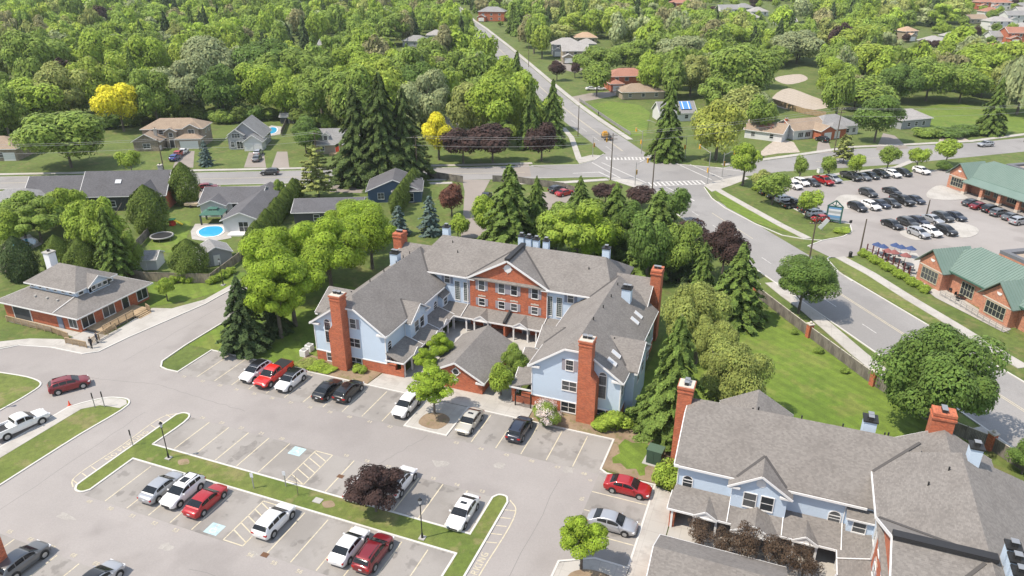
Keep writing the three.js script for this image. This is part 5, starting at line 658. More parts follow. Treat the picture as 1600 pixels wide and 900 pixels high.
function car(kind, colour, x, z, heading, label, group, o = {}) {   // heading: degrees, 0 = towards +x, 90 = north
  const names = { sedan: 'parked_sedan', suv: 'parked_suv', pickup: 'pickup_truck' }, K = KIND[kind], G = carGeo(kind), m = CC[colour];
  const t = thing(o.name || names[kind], label, kind === 'pickup' ? 'pickup' : 'car', x, z, heading * Math.PI / 180, group); t.position.y += 0.04 + (o.up || 0);
  mesh('body', G.body, m, t); mesh('windshield', G.windshield, MC.glass, t); mesh('rear_window', G.rear, MC.glass, t); for (const g of G.side) mesh('side_window', g, MC.glass, t);
  for (const g of G.arches) mesh('wheel_arch', g, MC.dark, t);
  for (const sx of [-1, 1]) for (const sz of [-1, 1]) { const w = part('wheel', t, sx * K.ax, K.r, sz * (K.st[4][3] - 0.1)); mesh('tyre', G.tyre, MC.tyre, w); mesh('rim', G.rim, MC.rim, w); }
  for (const g of G.head) mesh('headlight', g, MC.lens, t); for (const g of G.tail) mesh('taillight', g, MC.tail, t); mesh('grille', G.grille, MC.dark, t); mesh('licence_plate', G.plate, MC.plate, t); for (const g of G.mirror) mesh('mirror', g, m, t);
  if (G.bed) mesh(o.cover ? 'bed_cover' : 'bed_floor', o.cover ? G.cover : G.bed, MC.dark, t);
  if (o.sunroof) mesh('sunroof', G.sunroof, MC.glass, t); if (o.rails) for (const g of G.rails) mesh('roof_rail', g, MC.dark, t); if (o.roof) mesh('roof_panel', G.roofSkin, CC[o.roof], t);
  return t;
}
const rowA = 'cars in the stalls along the townhouse court', rowC = 'cars in the stalls below the median', pz = 'cars parked in the plaza lot';
car('suv', 'white', -60.09, -63.47, -91, 'white SUV with dark glass roof beside the red pickup', rowA, { roof: 'black' });
car('pickup', 'brightred', -57.42, -63.65, -90, 'bright red pickup truck with black bed cover in a stall', rowA, { cover: true });
car('suv', 'white', -54.53, -63.29, -90, 'white SUV with black roof and dark grille beside the red pickup', rowA, { roof: 'black' });
car('sedan', 'black', -49.07, -63.34, 90, 'glossy black sedan next to a stall gap beside another black car', rowA);
car('suv', 'black', -46.41, -63.91, 90, 'black hatchback SUV with sunroof beside the black sedan', rowA, { sunroof: true });
car('suv', 'white', -38.25, -63.62, -90, 'white hatchback half under the lime green planter tree', rowA);
car('sedan', 'beige', -29.94, -63.47, -90, 'champagne sedan with sunroof parked beside the concrete planter', rowA, { sunroof: true });
car('suv', 'navy', -24.07, -64.12, 90, 'dark blue-black SUV near the pink flowering bush', rowA, { rails: true });
car('sedan', 'silver', -54.08, -41.85, 90, 'silver sedan beside the white SUV below the median', rowC);
car('suv', 'white', -51.55, -41.98, -90, 'white SUV with sunroof between silver sedan and red car', rowC, { sunroof: true, rails: true });
car('sedan', 'red', -48.51, -41.88, 90, 'dark red sedan beside the white SUV below the median', rowC);
car('suv', 'white', -40.4, -41.94, 90, 'white SUV next to the yellow hatched aisle', rowC);
car('sedan', 'white', -32.06, -41.77, 90, 'white sedan beside the dark red SUV', rowC);
car('suv', 'darkred', -29.54, -41.8, 90, 'dark red SUV with roof rails beside the white sedan', rowC, { rails: true });
car('sedan', 'white', -24.35, -49.45, -90, 'white sedan with sunroof parked at the end of the row by the grass island', 'cars in the stalls above the median', { sunroof: true });
car('suv', 'white', -32.16, -51.22, 90, 'white car with black roof beside the dark purple tree', 'cars in the stalls above the median', { roof: 'black' });
car('sedan', 'white', -35.43, -49.34, 90, 'white car almost hidden under the dark purple tree', 'cars in the stalls above the median');
car('sedan', 'red', -10.45, -58.86, 0, 'red sedan parked nose to the concrete walk by the green cabinet', 'cars by the corner court');
car('sedan', 'silver', -10.63, -53.3, 0, 'silver sedan parked nose to the concrete walk beside the lime tree', 'cars by the corner court');
car('suv', 'grey', -57.88, -29.69, 90, 'grey SUV partly behind the brick corner roof', 'cars in the lowest row', {});
car('suv', 'silver', -49.73, -30.37, 90, 'silver car with black glass roof in the lowest row', 'cars in the lowest row', { roof: 'black' });
car('suv', 'darkred', -79.64, -52.53, 56, 'dark red SUV driving along the entrance drive', null, { name: 'suv_on_drive', rails: true });
car('pickup', 'white', -77.23, -44.18, 77, 'white pickup truck stopped beside the strip footpath', null, {});
// plaza
const PA = -50, pl = (k, c, x, z, a, label, o) => car(k, c, x, z, a, label, pz, o);
for (const [k, c, x, z] of [['pickup', 'charcoal', 14.04, -190.96], ['sedan', 'grey', 16.65, -191.98], ['sedan', 'charcoal', 18.6, -193.96], ['suv', 'black', 21.01, -196.14], ['suv', 'white', 23.65, -197.17], ['suv', 'black', 26.26, -199.43], ['suv', 'white', 30.6, -203.03], ['pickup', 'red', 7.8, -184.37], ['suv', 'silver', 9.95, -186.97], ['suv', 'white', 2.85, -181.28], ['sedan', 'charcoal', 5.25, -182.22], ['suv', 'white', 1.38, -177.87]]) pl(k, c, x, z, PA, { pickup: c === 'red' ? 'red pickup in the plaza row along the street lawn' : 'dark pickup in the plaza row along the street lawn', suv: c + ' SUV in the plaza row along the street lawn', sedan: c + ' sedan in the plaza row along the street lawn' }[k]);
for (const [k, c, x, z] of [['suv', 'charcoal', 17.26, -177.56], ['sedan', 'black', 22.37, -181.14], ['suv', 'black', 14.58, -165.62], ['suv', 'white', 17.3, -167.62], ['sedan', 'navy', 19.31, -169.83], ['sedan', 'charcoal', 21.45, -171.63], ['pickup', 'black', 23.9, -174.05], ['sedan', 'navy', 26.62, -176.1]]) pl(k, c, x, z, PA, `${c} ${k === 'suv' ? 'SUV' : k} in the middle plaza row behind the tall green sign`);
for (const [k, c, x, z] of [['sedan', 'black', 20.6, -156.16], ['suv', 'charcoal', 23.65, -158.17], ['sedan', 'navy', 25.74, -160.65], ['sedan', 'silver', 28.5, -162.58], ['suv', 'charcoal', 30.61, -164.68], ['sedan', 'navy', 33.18, -166.55], ['suv', 'silver', 24.93, -152.3], ['suv', 'white', 27.21, -153.96], ['suv', 'black', 30.09, -155.86]]) pl(k, c, x, z, PA, `${c} ${k === 'suv' ? 'SUV' : k} in the plaza row behind the restaurant building`);
for (const [k, c, x, z] of [['sedan', 'charcoal', 37.93, -178.05], ['sedan', 'darkred', 39.08, -176.11], ['suv', 'black', 40.97, -174.51], ['suv', 'grey', 42.1, -172.23], ['sedan', 'grey', 43.93, -170.31], ['suv', 'silver', 44.77, -167.65]]) pl(k, c, x, z, 40, `${c} ${k === 'suv' ? 'SUV' : k} parked facing the columned shop walkway`);
for (const [k, c, x, z] of [['sedan', 'black', -3.73, -170.43], ['sedan', 'navy', -1.94, -167.99], ['suv', 'white', -0.07, -165.69], ['pickup', 'black', 1.9, -162.56], ['suv', 'charcoal', 4.91, -160.46], ['suv', 'white', 6.46, -157.89], ['sedan', 'red', 7.71, -154.89]]) pl(k, c, x, z, 36, `${c} ${k === 'suv' ? 'SUV' : k} in the plaza row along the sidewalk trees`);
// streets and driveways
car('suv', 'charcoal', -120.27, -142.93, 205, 'dark grey SUV driving along the cross street', null, { name: 'suv_on_street' });
car('suv', 'silver', 50.86, -241.62, 215, 'silver pickup-like SUV driving on the east street', null, { name: 'suv_on_street' });
car('pickup', 'charcoal', -52.48, -211.78, 118, 'dark pickup carrying a yellow load down the north road', null, { name: 'truck_on_road' });
{ const y = tag(new MB().box(-0.9, 1.1, -0.75, 0.9, 2.1, 0.75).box(-0.5, 2.1, -0.5, 0.4, 2.5, 0.5).build('yellow_load', col(0.55, 0.3, 0.05)), 'yellow machine load on the pickup on the north road', 'load'); const [px, pzz] = [-52.63, -210.82]; y.position.set(px, ty(px, pzz), pzz); y.rotation.y = 118 * Math.PI / 180; }
car('sedan', 'white', -156.32, -151.99, 116, 'white sedan parked at the stone house garage', null); car('suv', 'red', -155.33, -149.31, 116, 'red SUV on the stone house driveway', null); car('suv', 'blue', -153.17, -145.7, 116, 'dark blue SUV at the foot of the stone house driveway', null);
car('suv', 'silver', -136.16, -158.31, 116, 'silver SUV parked at the grey gable house garage', null); car('sedan', 'grey', -132.37, -153.09, 116, 'grey sedan on the grey gable house driveway', null); car('suv', 'darkred', -125.05, -126.91, 40, 'dark red van on the driveway of the white L-shaped bungalow', null);
car('sedan', 'white', -77.69, -285.36, 30, 'white sedan in front of the red brick house', null); car('sedan', 'white', -74.4, -286.64, 30, 'second white sedan beside a dark car at the red brick house', null);
car('suv', 'black', 7.39, -231.54, 130, 'black SUV on the brown bungalow driveway', null); car('suv', 'charcoal', -49.15, -154.86, 60, 'dark car parked behind the tall conifers', null); car('sedan', 'red', -46.89, -153.07, 60, 'red car parked behind the tall conifers', null); car('sedan', 'black', -62.46, -144.4, 100, 'black car on the lane behind the townhouse court', null);


// ---------------------------------------------------------------- trees, shrubs and hedges
// crowns are built 2 wide and 1 high and scaled; every face is a leaf spray of its own
function triSoup(seed) {
  const r = rng(seed), pos = [], colr = [];
  const v = new THREE.Vector3(), a = new THREE.Vector3(), b = new THREE.Vector3();
  return {
    r, add(p, n, s, tone, tint = 0, stretch = 1) {
      v.set(...n).normalize(); a.set(r() - 0.5, r() - 0.5, r() - 0.5).cross(v).normalize(); b.crossVectors(v, a); const t0 = r() * 6.28;
      for (let k = 0; k < 3; k++) { const t = t0 + k * 2.09 + (r() - 0.5) * 0.9, q = s * (0.65 + 0.7 * r()), c = Math.cos(t) * q * stretch, e = Math.sin(t) * q; pos.push(p[0] + a.x * c + b.x * e, p[1] + (a.y * c + b.y * e) * this.ys, p[2] + a.z * c + b.z * e); colr.push(tone * (1 + tint), tone, tone * (1 - tint)); }
    }, ys: 1,
    geo() { const g = new THREE.BufferGeometry(); g.setAttribute('position', new THREE.Float32BufferAttribute(pos, 3)); g.setAttribute('color', new THREE.Float32BufferAttribute(colr, 3)); g.setAttribute('uv', new THREE.Float32BufferAttribute(new Float32Array(pos.length / 3 * 2), 2)); g.computeVertexNormals(); return g; },
  };
}
const dirOn = r => { const z = r() * 2 - 1, t = r() * 6.2832, q = Math.sqrt(1 - z * z); return [q * Math.cos(t), z, q * Math.sin(t)]; };
function broad(seed, n, s, o = {}) {      // round-headed crown of many lobes
  const S = triSoup(seed), r = S.r, K = o.lobes || 20, lob = []; S.ys = 0.7;
  for (let i = 0; i < K; i++) { const d = dirOn(r), q = (o.spread || 0.66) * Math.pow(r(), 0.3), low = d[1] < 0 ? 0.7 : 1; const taper = o.taper ? 1 - o.taper * Math.max(0, d[1]) : 1; lob.push([d[0] * q * taper, 0.5 + d[1] * q * 0.5 * low, d[2] * q * taper, (o.lr || 0.36) * (0.7 + 0.6 * r()), 0.85 + 0.3 * r()]); }
  for (let i = 0; i < n; i++) { const L = lob[Math.floor(r() * K)], d = dirOn(r); if (d[1] < -0.3 && r() < 0.6) d[1] *= -1; const q = L[3] * (0.62 + 0.46 * Math.sqrt(r())); const p = [L[0] + d[0] * q, L[1] + d[1] * q * (o.flat || 0.55), L[2] + d[2] * q]; S.add(p, [d[0] + (r() - 0.5) * 0.8, d[1] + 0.35 + (r() - 0.5) * 0.8, d[2] + (r() - 0.5) * 0.8], s * (0.7 + 0.6 * r()), L[4] * (0.72 + 0.56 * r()), (r() - 0.4) * 0.12); }
  return S.geo();
}
function conifer(seed, n, s, o = {}) {    // whorls of drooping boughs
  const S = triSoup(seed), r = S.r, W = o.whorls || 17, pw = o.pow || 0.85; S.ys = 0.5; const boughs = [];
  for (let i = 0; i < W; i++) { const y = 0.03 + 0.95 * i / W, R = Math.pow(1 - y, pw) * (0.86 + 0.28 * r()), k = Math.max(4, Math.round((o.arms || 9) * (1 - y * 0.6))); for (let j = 0; j < k; j++) boughs.push([y + (r() - 0.5) * 0.03, R * (0.72 + 0.4 * r()), (j + r() * 0.8) / k * 6.283 + i * 1.7, 0.8 + 0.4 * r()]); }
  const wt = boughs.map(b => b[1] + 0.12), tot = wt.reduce((a, b) => a + b, 0);
  boughs.forEach((b, i) => { const m = Math.round(n * wt[i] / tot); for (let k = 0; k < m; k++) { const t = Math.sqrt(r()), q = b[1] * t, side = (r() - 0.5) * 0.34 * b[1] * (1.15 - 0.6 * t), droop = (o.droop ?? 0.07) * t * t - (o.lift || 0) * t; const ca = Math.cos(b[2]), sa = Math.sin(b[2]); S.add([ca * q - sa * side, b[0] - droop + (r() - 0.5) * 0.022 - Math.abs(side) * 0.06, sa * q + ca * side], [ca * 0.5 + (r() - 0.5) * 0.9, 0.9 + (r() - 0.5) * 0.8, sa * 0.5 + (r() - 0.5) * 0.9], s * (0.7 + 0.6 * r()), b[3] * (0.7 + 0.6 * r()) * (t > 0.86 && o.tips ? o.tips : 1), (r() - 0.5) * 0.1, 1.35); } });
  return S.geo();
}
function willow(seed, n, s) { const S = triSoup(seed), r = S.r; S.ys = 1; const st = []; for (let i = 0; i < 260; i++) { const a = r() * 6.283, q = Math.sqrt(r()) * 0.95; st.push([Math.cos(a) * q, 0.62 + 0.36 * Math.sqrt(Math.max(0, 1 - q * q)) * (0.85 + 0.2 * r()), Math.sin(a) * q, 0.25 + 0.4 * r() * (0.4 + q), 0.8 + 0.4 * r()]); } for (let i = 0; i < n; i++) { const L = st[Math.floor(r() * 260)], t = r(); S.add([L[0] * (1 + t * 0.12) + (r() - 0.5) * 0.09, L[1] - t * L[3], L[2] * (1 + t * 0.12) + (r() - 0.5) * 0.09], [L[0] + (r() - 0.5), 0.4 + (r() - 0.5), L[2] + (r() - 0.5)], s, L[4] * (0.75 + 0.5 * r()), (r() - 0.4) * 0.1); } return S.geo(); }
function column(seed, n, s) { const S = triSoup(seed), r = S.r; S.ys = 0.5; for (let i = 0; i < n; i++) { const y = r(), a = r() * 6.283, prof = Math.pow(Math.sin(Math.PI * Math.min(1, 0.12 + y * 0.88)), 0.55) * (y > 0.75 ? 1 - (y - 0.75) * 1.6 : 1), q = prof * (0.75 + 0.28 * r()) * (1 + 0.12 * Math.sin(a * 5 + y * 9)); S.add([Math.cos(a) * q, y, Math.sin(a) * q], [Math.cos(a) + (r() - 0.5), 0.5 + (r() - 0.5) * 0.8, Math.sin(a) + (r() - 0.5)], s * (0.7 + 0.6 * r()), 0.7 + 0.6 * r(), (r() - 0.5) * 0.1); } return S.geo(); }
const leafMat = (r, g, b, tr = 0.3) => new THREE.MeshPhysicalMaterial({ color: new THREE.Color().setRGB(r, g, b), vertexColors: true, roughness: 0.9, specularIntensity: 0.35, transmission: tr, thickness: 0, side: THREE.DoubleSide });
const LM = { maple: leafMat(0.125, 0.205, 0.042), green: leafMat(0.21, 0.3, 0.055), bright: leafMat(0.27, 0.375, 0.05), lime: leafMat(0.26, 0.375, 0.035), olive: leafMat(0.3, 0.34, 0.1), pale: leafMat(0.3, 0.35, 0.17), spruce: leafMat(0.065, 0.1, 0.035, 0.1), pine: leafMat(0.12, 0.155, 0.05, 0.1), fresh: leafMat(0.13, 0.195, 0.04, 0.15), blue: leafMat(0.14, 0.2, 0.18, 0.1), cedar: leafMat(0.125, 0.175, 0.035, 0.1), yellow: leafMat(0.68, 0.64, 0.04), purple: leafMat(0.062, 0.038, 0.034, 0.15), rust: leafMat(0.26, 0.255, 0.12), willow: leafMat(0.36, 0.41, 0.08), gold: leafMat(0.28, 0.33, 0.085) };
LM.blossom = leafMat(0.68, 0.6, 0.57); LM.dark = leafMat(0.085, 0.125, 0.035, 0.15); LM.lime2 = leafMat(0.31, 0.4, 0.06); LM.rust2 = leafMat(0.115, 0.08, 0.055); LM.redbrown = leafMat(0.16, 0.07, 0.05); LM.hedge = LM.cedar;
const CR = {};
const crownGeo = (kind, lod, v) => {
  const key = kind + lod + v; if (CR[key]) return CR[key]; const n = [2800, 5000, 12000, 32000][lod], s = [0.082, 0.066, 0.045, 0.0285][lod], sd = 1000 + v * 37 + lod * 7;
  const f = { broad: () => broad(sd, n, s), oval: () => broad(sd + 1, n, s, { taper: 0.4, lobes: 24, spread: 0.7, lr: 0.32 }), airy: () => broad(sd + 2, Math.round(n * 0.95), s * 0.95, { lobes: 34, spread: 0.78, lr: 0.27, flat: 0.34 }), full: () => broad(sd + 4, Math.round(n * 1.1), s * 0.9, { lobes: 32, spread: 0.74, lr: 0.29, flat: 0.5 }), sparse: () => broad(sd + 5, Math.round(n * 0.3), s * 0.8, { lobes: 26, spread: 0.8, lr: 0.3, flat: 0.5 }), conifer: () => conifer(sd, Math.round(n * 1.7), s * 0.95, { whorls: 22, arms: 11, pow: 0.75 }), dense: () => conifer(sd, Math.round(n * 1.2), s * 0.95, { pow: 0.6, droop: 0.03, arms: 11 }), pine: () => conifer(sd, n, s * 1.1, { pow: 0.42, whorls: 12, droop: -0.02, arms: 7 }), willow: () => willow(sd, Math.round(n * 1.5), s * 1.2), column: () => column(sd, Math.round(n * 0.8), s * 1.05) }[kind];
  return CR[key] = f();
};
const trunkGeo = v => cached('trunk' + v, () => { const r = rng(90 + v), m = new MB(); m.tube([0, -0.02, 0], [0.006, 0.3, 0], 0.026, 0.018, 8); m.tube([0.006, 0.3, 0], [0.0, 0.74, 0.004], 0.018, 0.006, 7); for (let k = 0; k < 7; k++) { const a = r() * 6.28, y = 0.24 + r() * 0.26, l = 0.16 + r() * 0.14; m.tube([0, y, 0], [Math.cos(a) * l, y + l * 1.1, Math.sin(a) * l], 0.009, 0.003, 5, false); } return m.geo(); });
const poleGeo = cached('poleTrunk', () => new MB().tube([0, -0.02, 0], [0, 0.96, 0], 0.02, 0.003, 7).geo());
const trees = []; let tcount = 0;
function tree(name, label, form, mat, x, z, h, r, o = {}) {
  const g = thing(name, label, o.cat || 'tree', x, z, (tcount * 2.399) % 6.283, o.group); g.userData.label = label; const v = tcount++ % (o.variants || 3), lod = o.lod ?? 1, con = ['conifer', 'dense', 'pine', 'column'].includes(form);
  const low = o.low ?? (con ? (form === 'pine' ? 0.16 : 0.02) : 0.2);
  const t = mesh('trunk', con ? poleGeo : trunkGeo(v), M.bark, g); t.scale.set(h * (con ? 0.8 : 1), h, h * (con ? 0.8 : 1)); const c = mesh('crown', crownGeo(form, lod, v), LM[mat], g); c.scale.set(r, h * (1 - low), r); c.position.y = h * low; trees.push([x, z, r, h]); return g;
}
const bush = (name, label, mat, x, z, h, r, o = {}) => { const g = tag(mesh(name, crownGeo('broad', o.lod ?? 1, tcount++ % 3), LM[mat]), label, o.cat || 'bush', o.group); g.position.set(x, ty(x, z) - h * 0.12, z); g.scale.set(r, h * 1.05, r); g.rotation.y = tcount * 1.3; return g; };
const HI = { lod: 2, variants: 4 }, MD = { lod: 1 };
// around the parking lot
tree('lime_locust', 'lime green young tree in the concrete planter among the stalls', 'airy', 'lime', -34.73, -63.95, 6.52, 3.12, { ...HI, low: 0.3 });
tree('purple_plum', 'dark purple-leaved tree on the median between the stall rows', 'airy', 'purple', -32.48, -47.04, 5.37, 3, { lod: 2, variants: 1, low: 0.14 });
tree('lime_locust', 'lime green young tree in the mulch bed by the silver sedan', 'airy', 'lime', -11.88, -47.2, 5.63, 2.38, { ...HI, low: 0.28 });
tree('flowering_bush', 'rounded bush covered in pale pink blossom beside the court chimney', 'broad', 'green', -21.71, -67.08, 2.97, 2.06, { lod: 2, low: 0, cat: 'bush' }).add((() => { const b = new THREE.Mesh(crownGeo('sparse', 2, 1), LM.blossom), [, , h, r] = [-21.71, -67.08, 2.97, 2.06]; b.name = 'blossom'; b.castShadow = true; b.scale.set(r * 1.04, h * 1.04, r * 1.04); return b; })());
for (const [l, a] of [['clipped green bush at the foot of the court chimney', [-15.62, -68.5, 1.6, 1.5]], ['rounded green bush beside the tall spruce at the court corner', [-14.56, -69.05, 2.3, 2.2]], ['leafy bush against the corner court wall', [-6.81, -61.41, 2.8, 2]], ['small round evergreen bush below the basement window', [-48.23, -69.02, 1.2, 1.25]], ['low leafy bush at the wing corner by the seats', [-53.62, -68.14, 1, 1.6]], ['yellow-green groundcover bush in the front bed', [-55.64, -67.88, 0.8, 1.8]], ['low bush with white flowers in the front bed', [-52.39, -68.09, 0.7, 1.5]], ['tall bush among grasses beside the green cabinet', [-5.97, -63.37, 1.4, 1.2]]]) bush('garden_bush', l, l.includes('yellow') ? 'gold' : 'bright', ...a, { group: 'bushes by the courts' });
tree('court_tree', 'light green small tree beside the porch in the courtyard', 'airy', 'lime', -38.96, -74.38, 5.14, 1.92, { lod: 2, low: 0.25 }); tree('court_tree', 'second light green small tree by the gatehouse roof', 'airy', 'lime', -39.36, -71.11, 4.67, 1.79, { lod: 2, low: 0.25 });
tree('court_tree', 'mid green rounded tree beside the gatehouse wall', 'broad', 'bright', -28.98, -70.64, 4.8, 2.18, { lod: 2, low: 0.1 }); tree('court_tree', 'darker green rounded tree behind the gatehouse', 'broad', 'green', -28.92, -74.85, 5.02, 1.86, { lod: 2, low: 0.1 });
for (const [u, a] of [[0, [-2.65, -53.93, 2.78, 1.69]], [1, [-0.43, -53.45, 3.12, 1.43]], [2, [1.54, -53.23, 4.53, 1.68]], [3, [4.25, -53.1, 4.14, 1.82]], [4, [6.2, -53.08, 3.98, 1.53]]]) tree('purple_shrub', 'bronze-leaved shrub in front of the corner court porch', 'sparse', 'rust2', ...a, { lod: 2, low: 0.15, cat: 'shrub', group: 'bronze shrubs by the corner porch' });
// right of the court
tree('spruce', 'tall full spruce standing between the court and the corner court', 'conifer', 'fresh', -8.3, -70.43, 15.65, 4.88, { lod: 3, variants: 1 });
tree('golden_tree', 'yellow-green bushy tree above another by the court end wall', 'full', 'gold', -7.92, -87.2, 11.88, 4.8, { lod: 3, variants: 1, low: 0 }); tree('golden_tree', 'yellow-green bushy tree on the lawn edge above the corner court roof', 'full', 'gold', -2.48, -76.52, 9.92, 4.49, { lod: 3, variants: 1, low: 0 });
tree('golden_tree', 'small yellow-green tree between the two bushy ones', 'full', 'gold', -5.2, -82.77, 9.05, 3.56, { lod: 3, variants: 1, low: 0 }); tree('spruce', 'dark spruce at the lawn corner near the boundary fence', 'conifer', 'fresh', -4.37, -101.63, 13.01, 5.17, HI); tree('spruce', 'narrow spruce beside the purple trees', 'conifer', 'fresh', -10.19, -107.2, 10.48, 2.96, HI);
tree('purple_tree', 'purple-leaved tree behind the narrow spruce', 'broad', 'purple', -14.77, -125.73, 6.7, 3.78, MD); tree('purple_tree', 'purple-leaved tree beside the main street', 'broad', 'purple', -8.12, -118.92, 9.39, 3.96, HI);
tree('street_maple', 'round maple beside the boundary fence and main street', 'full', 'maple', 4.37, -108.02, 9.38, 5.52, { lod: 3, variants: 1, low: 0.18 });
tree('big_maple', 'huge dense maple overhanging the fence by the corner court', 'full', 'maple', 19.33, -80.42, 13.77, 7.23, { lod: 3, variants: 1, low: 0.06 }); tree('big_maple', 'maple at the end of the boundary fence by the street', 'broad', 'maple', 27.23, -76.53, 4.05, 1.98, HI);
for (const [l, a] of [['tiny evergreen bush on the lawn nearest the brick fence pillar', [4.05, -100.81, 1, 0.6]], ['small yellow-green bush on the lawn beside the fence', [7.33, -96.29, 0.9, 0.8]], ['small dark bush on the lawn near the huge maple', [10.46, -91.9, 0.9, 0.7]]]) bush('lawn_bush', l, 'green', ...a);
// behind the court
tree('tall_conifer', 'tall conifer behind the court beside the lane', 'conifer', 'fresh', -45.4, -115.48, 17.23, 6.6, HI); tree('tall_conifer', 'slim conifer beside the tall one behind the court', 'conifer', 'fresh', -42.25, -120.2, 12.9, 3.51, HI); tree('locust', 'broad lime green tree behind the middle of the court', 'airy', 'bright', -32.85, -115.42, 11.99, 6.99, { ...HI, low: 0.15 }); tree('tall_conifer', 'conifer between the lime tree and purple tree', 'conifer', 'fresh', -27.87, -122.31, 13.82, 5.15, HI); tree('tall_conifer', 'broad conifer behind the court end chimney', 'conifer', 'fresh', -19.12, -116.11, 15.5, 6.63, HI);
tree('purple_tree', 'purple tree showing above the lime tree', 'broad', 'purple', -36.65, -150.44, 5.2, 3.63, MD); tree('purple_tree', 'purple tree between two conifers behind the court', 'broad', 'purple', -28.66, -150.17, 4.98, 3.7, MD); tree('corner_tree', 'rounded green tree next to the crossing', 'broad', 'maple', -20.29, -142.28, 7.76, 3.59, MD);
tree('blue_spruce', 'blue spruce behind the court roof by the lane', 'dense', 'blue', -63.41, -119.02, 8.28, 2.59, HI); tree('blue_spruce', 'smaller blue spruce beside the court brick chimney', 'dense', 'blue', -68.75, -116.16, 6.47, 2.34, HI); tree('red_maple', 'reddish-brown shrubby tree at the lane gate', 'broad', 'redbrown', -64.27, -130.32, 7.15, 3.04, MD); tree('court_tree', 'light green tree behind the court roof at the lane', 'broad', 'bright', -57.05, -118.07, 5.38, 2.67, MD);
for (const [l, a] of [['lime green honey locust nearest the court wing', [-64.85, -99.8, 12.46, 5.97]], ['tall lime green honey locust in the row beside the wing', [-63.84, -86.29, 14.74, 6.36]], ['broad lime green honey locust above the lawn shade', [-63.9, -76.88, 13.74, 5.83]], ['spreading lime green honey locust beside the dark spruce', [-72.46, -82.93, 12.53, 5.5]], ['lime green honey locust at the back of the wing row', [-73.42, -108.04, 9.32, 6.13]], ['low lime green honey locust over the shaded lawn', [-63.57, -73.19, 12.49, 4.86]], ['lime green honey locust between two taller ones', [-70.89, -91.55, 10.66, 6.27]]]) tree('honey_locust', l, l.includes('broad') || l.includes('tall') || l.includes('low') ? 'airy' : 'full', 'lime', ...a, { lod: 3, variants: 2, low: 0.2, group: 'honey locusts beside the wing' });
tree('dark_spruce', 'dark spruce beside the entrance drive', 'conifer', 'spruce', -66.01, -68.85, 11.49, 3.96, HI); tree('dark_spruce', 'spruce in the shade under the honey locusts', 'conifer', 'spruce', -65.24, -74.21, 6.86, 2.72, HI);
// west gardens
for (const [n, l, f, m, a] of [['round_cedar', 'dense round evergreen between the dark-roofed house and street', 'column', 'cedar', [-122.06, -117.14, 9.15, 3.05]], ['round_cedar', 'broad dark evergreen behind the dark-roofed house', 'column', 'cedar', [-115.11, -100.43, 9.36, 3.73]], ['round_cedar', 'rounded evergreen on the pool lawn by the hedge', 'column', 'cedar', [-91.42, -85.85, 6.68, 3.1]], ['garden_tree', 'tall bright green tree behind the pavilion roof', 'oval', 'bright', [-106.58, -83.54, 13.45, 4.55]], ['garden_tree', 'bright green tree beside the dark-roofed houses', 'oval', 'bright', [-128.46, -94.04, 10.3, 4.31]], ['garden_tree', 'loose green tree over the half-hidden pool', 'airy', 'green', [-129.49, -87.98, 9.28, 5.96]], ['garden_tree', 'bright tree at the edge of the dark-roofed row', 'broad', 'bright', [-131.75, -83.53, 7.43, 3.5]], ['dark_evergreen', 'dark evergreen at the pavilion chimney', 'column', 'spruce', [-116.92, -74.75, 7.53, 2.86]], ['dark_evergreen', 'full spruce directly behind the pavilion', 'conifer', 'fresh', [-101.25, -79.72, 13.54, 3.33]], ['dark_evergreen', 'bushy evergreen beside the pavilion roof', 'column', 'cedar', [-112.16, -78.35, 7.16, 2.58]], ['dark_evergreen', 'bushy evergreen between pavilion and shed', 'column', 'cedar', [-108.05, -79.37, 6.91, 2.78]], ['garden_tree', 'small pale green tree on the pavilion lawn', 'airy', 'bright', [-88, -76.87, 4.38, 1.7]], ['garden_tree', 'green tree next to the diagonal cedar hedge', 'broad', 'green', [-102.84, -124.64, 5.48, 1.81]]]) tree(n, l, f, m, ...a, { ...HI, low: f === 'column' ? 0 : 0.12 });
tree('driveway_pine', 'open-crowned pine beside the low grey-roofed building', 'pine', 'olive', -97.32, -130.81, 12.14, 4.38, HI);
for (let k = 0; k < 16; k++) { const t = k / 15, x = -88.5 - 14 * t, z = -(97 + 33 * t) + 0; tree('hedge_cedar', 'cedar in the diagonal hedge behind the white bungalow', 'column', 'hedge', x, z, 4.2 + (k % 3) * 0.4, 1.7, { lod: 1, low: 0, group: 'cedars of the diagonal hedge' }); }
for (let k = 0; k < 7; k++) { const t = k / 6; tree('hedge_cedar', 'cedar in the short hedge beside the blue bungalow', 'column', 'hedge', -75.5 - 5 * t, -(127 + 17 * t), 5.4, 1.5, { lod: 1, low: 0, group: 'cedars by the blue bungalow' }); }
for (const [l, pts, w] of [['clipped green hedge along the board fence', [[-92.72,-82.76],[-88.34,-85.32]], 1.6], ['clipped hedge at the fence corner', [[-86.58,-85.16],[-86.43,-88.98]], 1.7], ['low clipped hedge around the patio of the restaurant', [[14.24,-137.71],[22.97,-123.76]], 1.3], ['low hedge behind the plaza street lawn', [[-7.18,-173.42],[-3.74,-168.33]], 1.2]]) { const d = dense(pts, 1.1), geos = []; d.forEach((p, i) => { const g = crownGeo('broad', 0, i % 3).clone(); g.scale(w * 0.8, 1.7, w * 0.8); g.translate(p[0], ty(p[0], p[1]) - 0.35, p[1]); geos.push(g); }); tag(mesh('clipped_hedge', mergeGeometries(geos), LM.bright), l, 'hedge'); }
